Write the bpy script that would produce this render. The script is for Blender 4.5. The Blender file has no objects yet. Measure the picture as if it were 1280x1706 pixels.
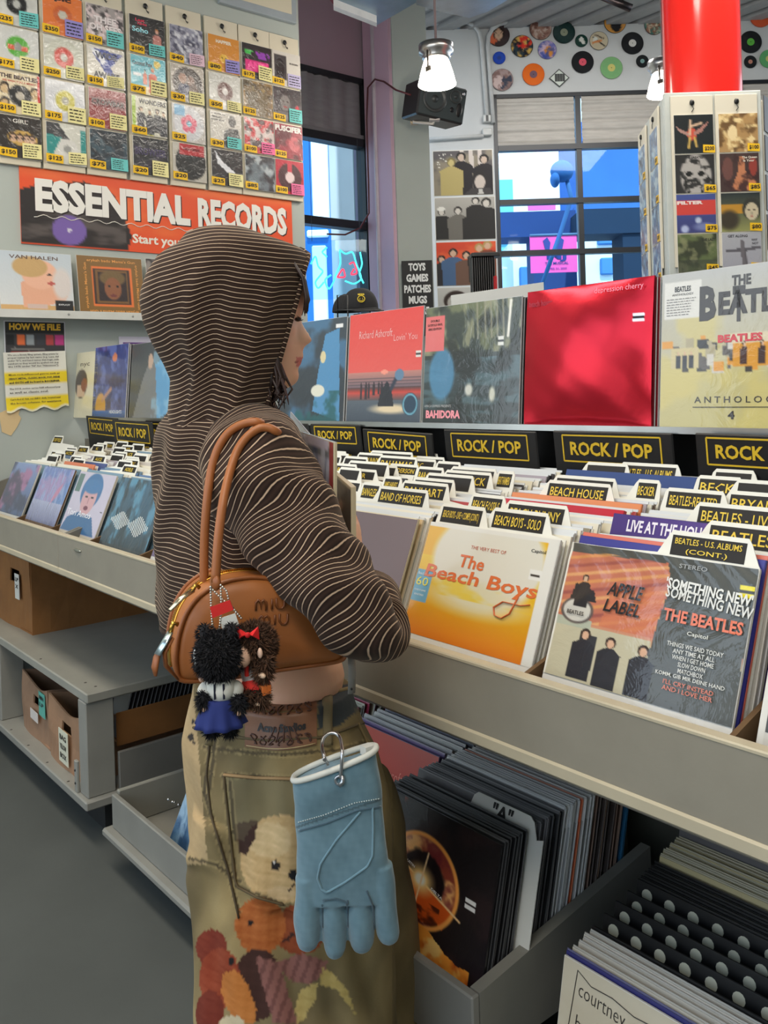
import bpy, math, random
import numpy as np
from mathutils import Matrix, Vector
# ---------------------------------------------------------------- camera, world, lights, exposure
SC = bpy.context.scene
COL = SC.collection
F_PX = 1481.0; ROLL = 0.031; PPX, PPY = 640.0, 645.0; H = 1.38
_A = math.atan2(.633, .774)
FW = np.array([-math.cos(_A), math.sin(_A), 0.0]); RT = np.array([math.sin(_A), math.cos(_A), 0.0]); UP = np.array([0, 0, 1.0])
YAW = math.atan2(RT[1], RT[0])            # yaw of things that face the camera's way
cs, sn = math.cos(ROLL), math.sin(ROLL)
cam_d = bpy.data.cameras.new('camera'); cam = bpy.data.objects.new('camera', cam_d); COL.objects.link(cam)
cx_, cy_, cz_ = cs*RT - sn*UP, sn*RT + cs*UP, -FW
cam.matrix_world = Matrix([[cx_[i], cy_[i], cz_[i], (0, 0, H)[i]] for i in range(3)] + [[0, 0, 0, 1]])
cam_d.sensor_fit = 'HORIZONTAL'; cam_d.sensor_width = 36; cam_d.lens = 36*F_PX/1280
cam_d.shift_x = 0; cam_d.shift_y = -(853-PPY)/1280
cam_d.clip_start = .02; cam_d.clip_end = 200
SC.camera = cam
SC.view_settings.view_transform = 'Standard'; SC.view_settings.look = 'None'
SC.view_settings.gamma = 1; SC.view_settings.use_curve_mapping = False
SC.view_settings.exposure = 0.2
W = bpy.data.worlds.new('world'); SC.world = W; W.use_nodes = True
nt = W.node_tree; nt.nodes.clear()
wo = nt.nodes.new('ShaderNodeOutputWorld'); bg = nt.nodes.new('ShaderNodeBackground')
tc = nt.nodes.new('ShaderNodeTexCoord'); sp = nt.nodes.new('ShaderNodeSeparateXYZ'); rp = nt.nodes.new('ShaderNodeValToRGB')
nt.links.new(tc.outputs['Generated'], sp.inputs[0]); nt.links.new(sp.outputs[2], rp.inputs[0])
rp.color_ramp.elements[0].color = (.90, .97, 1.0, 1); rp.color_ramp.elements[0].position = .0
rp.color_ramp.elements[1].color = (.45, .68, 1.0, 1); rp.color_ramp.elements[1].position = .9
nt.links.new(rp.outputs[0], bg.inputs[0]); bg.inputs[1].default_value = 2.0
nt.links.new(bg.outputs[0], wo.inputs[0])
def area(name, loc, target, size, power, col):
    l = bpy.data.lights.new(name, 'AREA'); l.shape = 'RECTANGLE'; l.size, l.size_y = size
    l.energy = power; l.color = col
    o = bpy.data.objects.new(name, l); COL.objects.link(o); o.location = loc
    o.rotation_euler = (Vector(target)-Vector(loc)).to_track_quat('-Z', 'Y').to_euler()
    return o
sun = bpy.data.lights.new('sun', 'SUN'); sun.energy = 5.0; sun.angle = .02; sun.color = (1, .97, .92)
so = bpy.data.objects.new('sun', sun); COL.objects.link(so); so.rotation_euler = Vector((-.86, .5, -1.5)).to_track_quat('-Z', 'Y').to_euler()
# area lights added over the aisles for the shop's unseen ceiling lamps
area('ceiling_light', (-2.6, .2, 3.75), (-2.6, .35, 0), (3.2, .5), 62, (1, .92, .79))
area('ceiling_light', (0.3, -.6, 3.75), (-.2, .4, .3), (2.4, .5), 46, (1, .92, .79))
area('ceiling_light', (-1.8, 3.6, 3.9), (-2.0, 3.6, 0), (2.6, .5), 60, (1, .93, .82))
area('ceiling_light', (-5.0, 7.4, 5.4), (-5.6, 8.2, 2), (3, 1.5), 150, (1, .97, .93))

# ---------------------------------------------------------------- unprojection onto real planes
def ray(x, y):
    dx, dy = x-PPX, y-PPY
    u, v = dx*cs - dy*sn, dx*sn + dy*cs
    return FW + RT*(u/F_PX) - UP*(v/F_PX)
CAM = np.array([0, 0, H])
def onX(x, y, X): r = ray(x, y); return CAM + r*(X/r[0])
def onY(x, y, Y): r = ray(x, y); return CAM + r*(Y/r[1])
def onZ(x, y, Z): r = ray(x, y); return CAM + r*((Z-H)/r[2])
def onD(x, y, d): return CAM + ray(x, y)*d

# ---------------------------------------------------------------- mesh tools
def lin(c):
    c = np.asarray(c, float)/255.0
    return np.where(c <= .04045, c/12.92, ((c+.055)/1.055)**2.4)
def frame(o, ax, ay, az):
    m = np.eye(4); m[:3, 0] = ax; m[:3, 1] = ay; m[:3, 2] = az; m[:3, 3] = o; return m
def place(loc, yaw=0, lean=0, roll=0):
    return np.array(Matrix.Translation(loc) @ Matrix.Rotation(yaw, 4, 'Z') @ Matrix.Rotation(-lean, 4, 'X') @ Matrix.Rotation(roll, 4, 'Y'))
class MB:
    def __init__(s): s.v = []; s.c = []; s.f = []; s.n = 0; s.sm = []; s.M = None; s.att = {}
    def add(s, v, f, col=(200, 200, 200), smooth=False, M=None):
        v = np.asarray(v, float).reshape(-1, 3)
        if M is None: M = s.M
        if M is not None: v = v @ M[:3, :3].T + M[:3, 3]
        col = np.asarray(col, float)
        c = np.broadcast_to(lin(col), v.shape) if col.ndim == 1 else lin(col)
        s.v.append(v); s.c.append(c)
        groups = {}
        if isinstance(f, np.ndarray): groups[f.shape[1]] = f
        else:
            for q in f: groups.setdefault(len(q), []).append(q)
        for k, a in groups.items():
            s.f.append(np.asarray(a, int).reshape(-1, k)+s.n); s.sm.append(smooth)
        s.n += len(v); return s
    def box(s, lo, hi, col=(200, 200, 200), M=None):
        x0, y0, z0 = lo; x1, y1, z1 = hi
        return s.add([(x0,y0,z0),(x1,y0,z0),(x1,y1,z0),(x0,y1,z0),(x0,y0,z1),(x1,y0,z1),(x1,y1,z1),(x0,y1,z1)],
              [(0,3,2,1),(4,5,6,7),(0,1,5,4),(1,2,6,5),(2,3,7,6),(3,0,4,7)], col, M=M)
    def bbox(s, lo, hi, b=.003, col=(200, 200, 200), M=None):      # box with chamfered edges
        lo = np.array(lo, float); hi = np.array(hi, float); b = min(b, *(abs(hi-lo)/2.2))
        vs = []; idx = {}
        for sx in (0, 1):
            for sy in (0, 1):
                for sz in (0, 1):
                    for ax in range(3):
                        p = [(lo, hi)[q][i] for i, q in enumerate((sx, sy, sz))]
                        for i, q in enumerate((sx, sy, sz)):
                            if i != ax: p[i] += b if q == 0 else -b
                        idx[(sx, sy, sz, ax)] = len(vs); vs.append(p)
        fs = []
        for ax in range(3):
            o = [i for i in range(3) if i != ax]
            for q in (0, 1):
                t = []
                for (e, g) in ((0,0),(1,0),(1,1),(0,1)):
                    k = [0,0,0]; k[ax] = q; k[o[0]] = e; k[o[1]] = g; t.append(idx[(*k, ax)])
                fs.append(t if (q == 1) == (ax != 1) else t[::-1])
            for e in (0, 1):
                for g in (0, 1):
                    t = []
                    for q, a2 in ((0, o[0]), (1, o[0]), (1, o[1]), (0, o[1])):
                        k = [0,0,0]; k[ax] = q; k[o[0]] = e; k[o[1]] = g; t.append(idx[(*k, a2)])
                    fs.append(t if ((e == g) == (ax == 1)) else t[::-1])
        for sx in (0, 1):
            for sy in (0, 1):
                for sz in (0, 1):
                    t = [idx[(sx, sy, sz, a)] for a in range(3)]
                    fs.append(t if (sx+sy+sz) % 2 else t[::-1])
        return s.add(vs, fs, col, M=M)
    def prism(s, poly, y0, y1, col=(200,200,200), M=None):         # polygon in local x,z pushed along y
        n = len(poly); v = [(p[0], y0, p[1]) for p in poly]+[(p[0], y1, p[1]) for p in poly]
        f = [tuple(range(n)), tuple(range(2*n-1, n-1, -1))]+[((i+1) % n, i, n+i, n+(i+1) % n) for i in range(n)]
        return s.add(v, f, col, M=M)
    def tube(s, pts, r, col=(200,200,200), seg=8, cap=True, M=None, flat=1.0, closed=False):
        pts = np.asarray(pts, float); n = len(pts); r = np.broadcast_to(np.asarray(r, float), (n,))
        T = np.gradient(pts, axis=0)
        if closed: T = np.roll(pts, -1, 0)-np.roll(pts, 1, 0)
        T /= np.linalg.norm(T, axis=1)[:, None]+1e-12
        u = np.cross(T[0], (0, 0, 1.0)) if abs(T[0][2]) < .9 else np.cross(T[0], (1.0, 0, 0))
        a = np.arange(seg)*2*math.pi/seg; vs = []
        for i in range(n):
            u = u - T[i]*(u@T[i]); u /= np.linalg.norm(u)+1e-12; w = np.cross(T[i], u)
            vs.append(pts[i]+r[i]*(np.cos(a)[:, None]*u+flat*np.sin(a)[:, None]*w))
        v = np.concatenate(vs); i, j = np.meshgrid(np.arange(n if closed else n-1), np.arange(seg), indexing='ij')
        i = i.ravel(); j = j.ravel(); k = (j+1) % seg; i2 = (i+1) % n
        f = np.stack([i*seg+j, i*seg+k, i2*seg+k, i2*seg+j], 1)
        s.add(v, f, col, True, M)
        if cap and not closed:
            o = s.n-n*seg
            s.f += [np.array([list(range(seg))[::-1]])+o, np.array([list(range(seg))])+o+(n-1)*seg]; s.sm += [False, False]
        return s
    def lathe(s, prof, seg=24, col=(200,200,200), M=None, smooth=True):   # (radius, z) rows turned about local z
        a = np.arange(seg)*2*math.pi/seg; prof = np.asarray(prof, float); n = len(prof)
        v = np.stack([prof[:, 0, None]*np.cos(a), prof[:, 0, None]*np.sin(a), np.repeat(prof[:, 1, None], seg, 1)], 2).reshape(-1, 3)
        i, j = np.meshgrid(np.arange(n-1), np.arange(seg), indexing='ij'); i = i.ravel(); j = j.ravel(); k = (j+1) % seg
        return s.add(v, np.stack([i*seg+j, i*seg+k, (i+1)*seg+k, (i+1)*seg+j], 1), col, smooth, M)
    def loft(s, rings, col=(200,200,200), closed=True, cap=(True, True), M=None):
        R = np.asarray(rings, float); n, m = R.shape[:2]
        i, j = np.meshgrid(np.arange(n-1), np.arange(m if closed else m-1), indexing='ij'); i = i.ravel(); j = j.ravel(); k = (j+1) % m
        s.add(R.reshape(-1, 3), np.stack([i*m+j, i*m+k, (i+1)*m+k, (i+1)*m+j], 1), col, True, M)
        o = s.n-n*m
        if cap[0]: s.f.append(np.array([list(range(m))[::-1]])+o); s.sm.append(False)
        if cap[1]: s.f.append(np.array([list(range(m))])+o+(n-1)*m); s.sm.append(False)
        return s
    def ell(s, c, r, col=(200,200,200), seg=16, rings=10, M=None):
        t = np.linspace(0, math.pi, rings+1); a = np.arange(seg)*2*math.pi/seg
        v = np.stack([np.sin(t)[:, None]*np.cos(a), np.sin(t)[:, None]*np.sin(a), np.repeat(-np.cos(t)[:, None], seg, 1)], 2).reshape(-1, 3)*np.array(r)+np.array(c)
        i, j = np.meshgrid(np.arange(rings), np.arange(seg), indexing='ij'); i = i.ravel(); j = j.ravel(); k = (j+1) % seg
        return s.add(v, np.stack([i*seg+j, i*seg+k, (i+1)*seg+k, (i+1)*seg+j], 1), col, True, M)
    def grid(s, w, h, art, y=0.0, M=None, z0=0.0, curve=None):     # printed face, local x in [-w/2,w/2], z in [z0,z0+h], facing -y
        a = art.a; n, m = a.shape[:2]
        X, Z = np.meshgrid(np.linspace(-w/2, w/2, m), np.linspace(z0+h, z0, n))
        Y = np.full_like(X, y) if curve is None else y+curve(X, Z)
        i, j = np.meshgrid(np.arange(n-1), np.arange(m-1), indexing='ij'); i = i.ravel(); j = j.ravel()
        f = np.stack([i*m+j, (i+1)*m+j, (i+1)*m+j+1, i*m+j+1], 1)
        return s.add(np.stack([X, Y, Z], 2).reshape(-1, 3), f, a.reshape(-1, 3), curve is not None, M)
    def mesh(s, name, off=(0, 0, 0)):
        me = bpy.data.meshes.new(name)
        v = np.concatenate(s.v)-np.asarray(off); c = np.concatenate(s.c)
        me.vertices.add(len(v)); me.vertices.foreach_set('co', v.astype(np.float32).ravel())
        tot = np.concatenate([np.full(len(a), a.shape[1]) for a in s.f]); li = np.concatenate([a.ravel() for a in s.f])
        me.loops.add(len(li)); me.loops.foreach_set('vertex_index', li.astype(np.int32))
        st = np.concatenate([[0], np.cumsum(tot)[:-1]])
        me.polygons.add(len(tot)); me.polygons.foreach_set('loop_start', st.astype(np.int32))
        me.polygons.foreach_set('use_smooth', np.concatenate([np.full(len(a), q) for a, q in zip(s.f, s.sm)]))
        at = me.color_attributes.new('Col', 'FLOAT_COLOR', 'POINT')
        at.data.foreach_set('color', np.concatenate([c, np.ones((len(c), 1))], 1).astype(np.float32).ravel())
        for k, val in s.att.items():
            q = me.attributes.new(k, 'FLOAT', 'POINT'); q.data.foreach_set('value', np.asarray(val, np.float32))
        me.update(calc_edges=True); me.validate(); return me
def base_of(mb):
    v = np.concatenate(mb.v); lo, hi = v.min(0), v.max(0)
    return np.array([(lo[0]+hi[0])/2, (lo[1]+hi[1])/2, lo[2]])
WL = {}
def tag(o, label=None, cat=None, group=None, kind=None):
    if label: o['label'] = label
    if cat: o['category'] = cat
    if group: o['group'] = group
    if kind: o['kind'] = kind
    return o
def build(name, mb, mat, parent=None, label=None, cat=None, group=None, kind=None):   # world-space shapes -> ONE mesh object
    off = WL[parent.name] if parent is not None else base_of(mb)
    me = mb.mesh(name, off); me.materials.append(mat)
    o = bpy.data.objects.new(name, me); COL.objects.link(o)
    if parent is not None: o.parent = parent
    else: o.location = off
    WL[o.name] = off
    return tag(o, label, cat, group, kind)
def thing(name, loc, label, cat, group=None):
    o = bpy.data.objects.new(name, None); COL.objects.link(o); o.empty_display_size = .05
    o.location = loc; WL[o.name] = np.array(loc, float)
    return tag(o, label, cat, group)
def inst(name, me, M, parent=None, **k):      # object sharing a mesh, placed by matrix (world, or relative to an unrotated parent)
    o = bpy.data.objects.new(name, me); COL.objects.link(o)
    if parent is not None: o.parent = parent
    o.matrix_basis = Matrix([list(r) for r in np.asarray(M)])
    WL[o.name] = np.asarray(M)[:3, 3]
    return tag(o, k.get('label'), k.get('cat'), k.get('group'), k.get('kind'))

# ---------------------------------------------------------------- materials (all node based; print colours live in the 'Col' attribute)
MATS = {}
def mat(name, rough=.5, metal=0., coat=0., coat_r=.08, bump=None, bump2=None, var=None, spec=.5, emit=0., sheen=0., trans=0., tint=None, stretch=(1,1,1), alpha=None):
    if name in MATS: return MATS[name]
    m = bpy.data.materials.new(name); m.use_nodes = True; N = m.node_tree.nodes; L = m.node_tree.links
    b = N['Principled BSDF']
    a = N.new('ShaderNodeAttribute'); a.attribute_name = 'Col'; out = a.outputs['Color']
    t = N.new('ShaderNodeTexCoord'); mp = N.new('ShaderNodeMapping'); mp.inputs['Scale'].default_value = stretch
    L.new(t.outputs['Object'], mp.inputs[0])
    def noise(scale, detail=3, rough_=.55, dist=0):
        n = N.new('ShaderNodeTexNoise'); n.inputs['Scale'].default_value = scale; n.inputs['Detail'].default_value = detail
        n.inputs['Roughness'].default_value = rough_; n.inputs['Distortion'].default_value = dist; L.new(mp.outputs[0], n.inputs['Vector']); return n
    if var:
        n = noise(var[0], 5); mr = N.new('ShaderNodeMapRange'); mr.inputs[1].default_value = .3; mr.inputs[2].default_value = .7
        mr.inputs[3].default_value = 1-var[1]; mr.inputs[4].default_value = 1+var[1]*.6; L.new(n.outputs[0], mr.inputs[0])
        mx = N.new('ShaderNodeVectorMath'); mx.operation = 'SCALE'; L.new(out, mx.inputs[0]); L.new(mr.outputs[0], mx.inputs['Scale']); out = mx.outputs[0]
    L.new(out, b.inputs['Base Color'])
    b.inputs['Roughness'].default_value = rough; b.inputs['Metallic'].default_value = metal
    b.inputs['Specular IOR Level'].default_value = spec
    b.inputs['Coat Weight'].default_value = coat; b.inputs['Coat Roughness'].default_value = coat_r
    if sheen: b.inputs['Sheen Weight'].default_value = sheen
    if emit: L.new(out, b.inputs['Emission Color']); b.inputs['Emission Strength'].default_value = emit
    if trans: b.inputs['Transmission Weight'].default_value = trans
    if bump:
        n = noise(bump[0], 4, .6, bump[3] if len(bump) > 3 else 0); bp = N.new('ShaderNodeBump'); bp.inputs['Strength'].default_value = bump[1]; bp.inputs['Distance'].default_value = bump[2]
        L.new(n.outputs[0], bp.inputs['Height'])
        if bump2:
            n2 = noise(bump2[0], 3); b2 = N.new('ShaderNodeBump'); b2.inputs['Strength'].default_value = bump2[1]; b2.inputs['Distance'].default_value = bump2[2]
            L.new(n2.outputs[0], b2.inputs['Height']); L.new(b2.outputs[0], bp.inputs['Normal'])
        L.new(bp.outputs[0], b.inputs['Normal'])
        if coat: L.new(bp.outputs[0], b.inputs['Coat Normal'])
    MATS[name] = m; return m
M_PAINT = mat('painted_wood', .42, var=(9, .08), bump=(60, .12, .002))
M_WALL = mat('painted_plaster', .75, var=(1.3, .06), bump=(40, .15, .003))
M_FLOOR = mat('sealed_concrete', .55, var=(2.2, .16), bump=(30, .08, .002))
M_CARD = mat('cardboard', .8, var=(7, .22), bump=(25, .3, .003))
M_PAPER = mat('matt_print', .6)
M_PRINT = mat('sleeve_print', .38, coat=.35, coat_r=.2)
M_WRAP = mat('shrink_wrap_print', .4, coat=1., coat_r=.06, bump=(16, .35, .004, 1.2), bump2=(70, .2, .001))
M_WRAP7 = mat('bagged_print', .4, coat=1., coat_r=.08, bump=(26, .5, .003, 1.5))
M_FOIL = mat('red_foil', .24, metal=.8, bump=(90, .1, .002))
M_VINYL = mat('vinyl', .22, coat=.6)
M_METAL = mat('steel', .28, metal=1., var=(6, .15))
M_GALV = mat('galvanised_sheet', .38, metal=.85, var=(3, .25), bump=(5, .3, .02))
M_BLACK = mat('black_plastic', .4)
M_GLOSS = mat('gloss_paint', .18, coat=.5)
M_EDGE = mat('record_edges', .5, coat=.6, coat_r=.15)
M_OUT = mat('facade', .85, var=(.8, .08))

# ---------------------------------------------------------------- flat print: colour rasters on a vertex grid + lettering as flat geometry
class Art:
    def __init__(s, n=48, m=None, bg=(200, 200, 200), seed=1):
        m = m or n; s.a = np.zeros((n, m, 3)); s.a[:] = bg
        s.U, s.V = np.meshgrid(np.linspace(0, 1, m), np.linspace(0, 1, n)); s.r = np.random.RandomState(seed)
    def mix(s, k, c): s.a = s.a*(1-k[..., None])+np.asarray(c, float)*k[..., None]; return s
    def rect(s, u0, v0, u1, v1, c, k=1.): return s.mix(((s.U >= u0) & (s.U <= u1) & (s.V >= v0) & (s.V <= v1))*float(k), c)
    def ell(s, cu, cv, ru, rv, c, soft=.12, k=1., rot=0):
        du, dv = s.U-cu, s.V-cv; ca, sa = math.cos(rot), math.sin(rot)
        d = np.sqrt(((du*ca+dv*sa)/ru)**2+((-du*sa+dv*ca)/rv)**2); return s.mix(np.clip((1-d)/soft+.5, 0, 1)*k, c)
    def ring(s, cu, cv, r, w, c, k=1.): d = np.hypot(s.U-cu, s.V-cv); return s.mix(np.clip(1.5-np.abs(d-r)/w, 0, 1)*k, c)
    def poly(s, pts, c, k=1.):
        ins = np.zeros(s.U.shape, bool); n = len(pts)
        for i in range(n):
            (x0, y0), (x1, y1) = pts[i], pts[(i+1) % n]
            if y0 == y1: continue
            ins ^= ((s.V < y0) != (s.V < y1)) & (s.U < (x1-x0)*(s.V-y0)/(y1-y0)+x0)
        return s.mix(ins*float(k), c)
    def grad(s, c0, c1, v0=0., v1=1., hor=False):
        T = s.U if hor else s.V; t = np.clip((T-v0)/(v1-v0), 0, 1)[..., None]; inr = ((T >= v0) & (T <= v1))
        s.a[inr] = (np.asarray(c0)*(1-t)+np.asarray(c1)*t)[inr]; return s
    def fbm(s, sc, seed=0, sx=1., sy=1.):
        r = np.random.RandomState(seed+11); o = np.zeros(s.U.shape)
        for q in range(4):
            g = r.rand(34, 34); k = sc*2**q; x = (s.U*k*sx) % 32; y = (s.V*k*sy) % 32; i = x.astype(int); j = y.astype(int); fx = x-i; fy = y-j
            fx = fx*fx*(3-2*fx); fy = fy*fy*(3-2*fy)
            o += (g[j, i]*(1-fx)*(1-fy)+g[j, i+1]*fx*(1-fy)+g[j+1, i]*(1-fx)*fy+g[j+1, i+1]*fx*fy)/2**q
        return o/1.875
    def cloud(s, c, sc=4, lo=.45, hi=.62, k=1., seed=0, sx=1., sy=1., mask=None):
        lo -= .04; hi += .07; t = np.clip((s.fbm(sc, seed, sx, sy)-lo)/(hi-lo), 0, 1); t = t*t*(3-2*t)*k
        if mask is not None: t = t*mask
        return s.mix(t, c)
    def line(s, u0, v0, u1, v1, w, c, k=1.):
        dx, dy = u1-u0, v1-v0; t = np.clip(((s.U-u0)*dx+(s.V-v0)*dy)/(dx*dx+dy*dy+1e-9), 0, 1)
        d = np.hypot(s.U-u0-t*dx, s.V-v0-t*dy); return s.mix(np.clip(1.5-d/w, 0, 1)*k, c)
    def person(s, u, v, h, skin=(205, 170, 140), hair=(50, 35, 30), coat=(40, 40, 48), w=1.):   # standing figure, head top at (u,v), height h
        s.poly([(u-.16*h*w, v+h), (u-.17*h*w, v+.32*h), (u-.07*h, v+.22*h), (u+.07*h, v+.22*h), (u+.17*h*w, v+.32*h), (u+.16*h*w, v+h)], coat)
        s.ell(u, v+.1*h, .085*h, .11*h, hair); s.ell(u, v+.125*h, .055*h, .085*h, skin); return s
    def face(s, u, v, r, skin=(215, 175, 145), hair=(50, 35, 30)):     # portrait head
        s.ell(u, v-.1*r, r*.95, r*1.15, hair); s.ell(u, v+.15*r, r*.68, r*.92, skin)
        for e in (-.27, .27): s.ell(u+e*r, v, r*.15, r*.07, (60, 45, 40), .3)
        s.ell(u, v+.33*r, r*.1, r*.16, np.array(skin)*.82, .6); s.ell(u, v+.62*r, r*.24, r*.07, (165, 70, 70), .4); return s
_TX = {}
def glyphs(txt, bold=.0, res=2, caps=False):
    k = (txt, bold, res)
    if k in _TX: return _TX[k]
    cu = bpy.data.curves.new('t', 'FONT'); cu.body = txt; cu.size = 1; cu.offset = bold; cu.resolution_u = res; cu.fill_mode = 'FRONT'
    o = bpy.data.objects.new('t', cu); COL.objects.link(o); dg = bpy.context.evaluated_depsgraph_get(); e = o.evaluated_get(dg); me = e.to_mesh()
    v = np.zeros(len(me.vertices)*3); me.vertices.foreach_get('co', v); v = v.reshape(-1, 3)[:, :2]
    f = [tuple(p.vertices) for p in me.polygons]; e.to_mesh_clear(); bpy.data.objects.remove(o); bpy.data.curves.remove(cu)
    if len(v): v = (v-v.min(0)); wh = v.max(0); v = v/np.maximum(wh, 1e-6)
    else: wh = np.array([1, 1])
    _TX[k] = (v, f, wh); return _TX[k]
def put_text(mb, txt, x, z, w, h, col, y=-.0008, bold=.015, M=None, rot=0, shear=0, anchor='c', res=2):
    """lettering in a w x h box centred at local x,z on a face that looks along -y (w None keeps the letter proportions)"""
    v, f, wh = glyphs(txt, bold, res)
    if w is None: w = h*wh[0]/wh[1]
    p = (v-.5)*np.array([w, h]); p[:, 0] += shear*p[:, 1]
    if anchor == 'l': p[:, 0] += w/2
    c, s_ = math.cos(rot), math.sin(rot); q = np.stack([p[:, 0]*c-p[:, 1]*s_+x, np.full(len(p), y), p[:, 0]*s_+p[:, 1]*c+z], 1)
    mb.add(q, f, col, M=M)
def scribble(mb, x0, z0, w, h, rows, col=(60, 55, 50), y=-.0009, seed=0, M=None, t=.22, slant=0):
    """rows of tiny unreadable writing: short strokes"""
    r = np.random.RandomState(seed); rh = h/rows
    for i in range(rows):
        x = x0; z = z0+h-rh*(i+.5)
        end = x0+w*(.7+.3*r.rand())
        while x < end:
            l = rh*(.4+1.3*r.rand()); l = min(l, end-x+1e-4)
            zz = z+slant*(x-x0)
            mb.add([(x, y, zz-rh*t), (x+l, y, zz-rh*t), (x+l, y, zz+rh*t), (x, y, zz+rh*t)], [(0, 1, 2, 3)], col, M=M); x += l+rh*.35
# ================================================================ the shop itself
AX = {'X': (onX, np.array([0, 1., 0]), np.array([-1., 0, 0])), 'Y': (onY, np.array([1., 0, 0]), np.array([0, 1., 0])), 'D': (onD, RT, FW)}
def rect(kind, k, x0, y0, x1, y1):
    """frame on the plane kind=k spanning the picture box; local x right, y into the plane, z up, origin bottom centre. -> M, w, h"""
    fn, ax, ay = AX[kind]; xm, ym = (x0+x1)/2, (y0+y1)/2
    L, R, T, B = fn(x0, ym, k), fn(x1, ym, k), fn(xm, y0, k), fn(xm, y1, k)
    c = (L+R)/2; c[2] = B[2]
    return frame(c, ax, ay, UP), float(abs((R-L)@ax)), float(T[2]-B[2])
def hx(x, d): return onD(x, PPY-(x-PPX)*ROLL, d)[:2]       # plan point: column of the picture at eye level, depth d
def plan(mb, pts, z0, z1, col):
    n = len(pts); v = [(*p[:2], z0) for p in pts]+[(*p[:2], z1) for p in pts]
    return mb.add(v, [tuple(range(n))[::-1], tuple(range(n, 2*n))]+[(i, (i+1) % n, n+(i+1) % n, n+i) for i in range(n)], col)
S = 'structure'
WALLC = (176, 182, 176); WALLW = (205, 206, 205)
mb = MB(); mb.box((-9.5, -3, -.05), (3.2, 15, 0), (84, 87, 84)); build('floor', mb, M_FLOOR, kind=S)
mb = MB(); plan(mb, [(-9.5, -3.2), (5, -3.2), (5, 15), (-3.6, 14.6), (-9.7, 7.2), (-6.3, 5.2), (-6.3, 2.4), (-9.5, 2.4)], 6.15, 6.3, (150, 148, 146))
for i in range(50):
    yy = -3.1+i*.35; mb.box((np.interp(yy, [-3.2, 2.39, 2.4, 5.2, 7.2, 14.6], [-9.4, -9.4, -6.2, -6.2, -9.5, -3.5]), yy, 6.09), (2.6, yy+.2, 6.15), (160, 158, 156))
build('ceiling', mb, M_PAINT, kind=S)
WX = -4.4
mb = MB(); mb.box((WX-.15, -1.2, 0), (WX, onX(504, 250, WX)[1], 6.1), WALLC); build('wall_left', mb, M_WALL, kind=S)
# set-back wall with the tall window on the left
BX = -6.1
def wall_hole(name, o, ax, u0, u1, holes, z1, th, nrm, col):
    """wall along ax from u0 to u1 with rectangular openings (a, b, za, zb)"""
    mb = MB(); M = frame(o, ax, nrm, UP); u = u0
    for a, b, za, zb in holes:
        mb.box((u, 0, 0), (a, th, z1), col, M); mb.box((a, 0, 0), (b, th, za), col, M); mb.box((a, 0, zb), (b, th, z1), col, M); u = b
    mb.box((u, 0, 0), (u1, th, z1), col, M); return build(name, mb, M_WALL, kind=S)
wa, wt = onX(614, 300, BX)[1], onX(560, 122, BX)[2]
wall_hole('wall_back_left', np.array([BX, 0, 0]), np.array([0, 1., 0]), 2.4, 5.6, [(3.35, wa, 1.2, wt)], 6.1, .2, np.array([-1., 0, 0]), (186, 160, 172))
BLK = (34, 36, 40)
def window(name, M, a, b, z0, z1, mull, rails, blind_z, blindcol, stripes):
    """black steel window in frame M: frame with mullions and rails, panes one by one, roller blind in the top lights"""
    root = thing(name, M[:3, 3]+M[:3, 0]*(a+b)/2+UP*z0, None, None); root['kind'] = S
    mb = MB(); t = .05
    for u in (a, b-t): mb.box((u, -.02, z0), (u+t, .1, z1), BLK, M)
    for z in (z0, z1-t): mb.box((a, -.02, z), (b, .1, z+t), BLK, M)
    build('frame', mb, M_BLACK, root)
    us = [a]+mull+[b]; zs = [z0]+rails+[z1]
    for u in mull: mb = MB(); mb.box((u-.035, -.015, z0+t), (u+.035, .09, z1-t), BLK, M); build('mullion', mb, M_BLACK, root)
    for z in rails: mb = MB(); mb.box((a+t, -.03, z-.035), (b-t, .08, z+.035), BLK, M); build('rail', mb, M_BLACK, root)
    for i in range(len(us)-1):
        for j in range(len(zs)-1):
            mb = MB(); mb.box((us[i]+.03, .03, zs[j]+.03), (us[i+1]-.03, .034, zs[j+1]-.03), (178, 216, 242), M); build('pane', mb, M_GLASS, root)
    for i in range(len(us)-1):
        mb = MB(); w = us[i+1]-us[i]-.1; h = z1-blind_z-.1; n = 40
        X, Z = np.meshgrid(np.linspace(us[i]+.05, us[i+1]-.05, 3 if stripes == 'h' else n), np.linspace(blind_z+.05, z1-.05, n if stripes == 'h' else 3))
        R = np.random.RandomState(5+i).rand(*(X.shape))
        ph = (Z if stripes == 'h' else X); Y = .004+.012*np.sin(ph*38)+.01*np.sin(ph*91+1)
        r, c = X.shape; ii, jj = np.meshgrid(np.arange(r-1), np.arange(c-1), indexing='ij'); ii = ii.ravel(); jj = jj.ravel()
        mb.add(np.stack([X, Y, Z], 2).reshape(-1, 3), np.stack([ii*c+jj, ii*c+jj+1, (ii+1)*c+jj+1, (ii+1)*c+jj], 1), blindcol, True, M)
        mb.box((us[i]+.05, -.02, blind_z+.02), (us[i+1]-.05, .02, blind_z+.07), np.array(blindcol)*.9, M); build('roller_blind', mb, M_BLIND, root)
    return root
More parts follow.
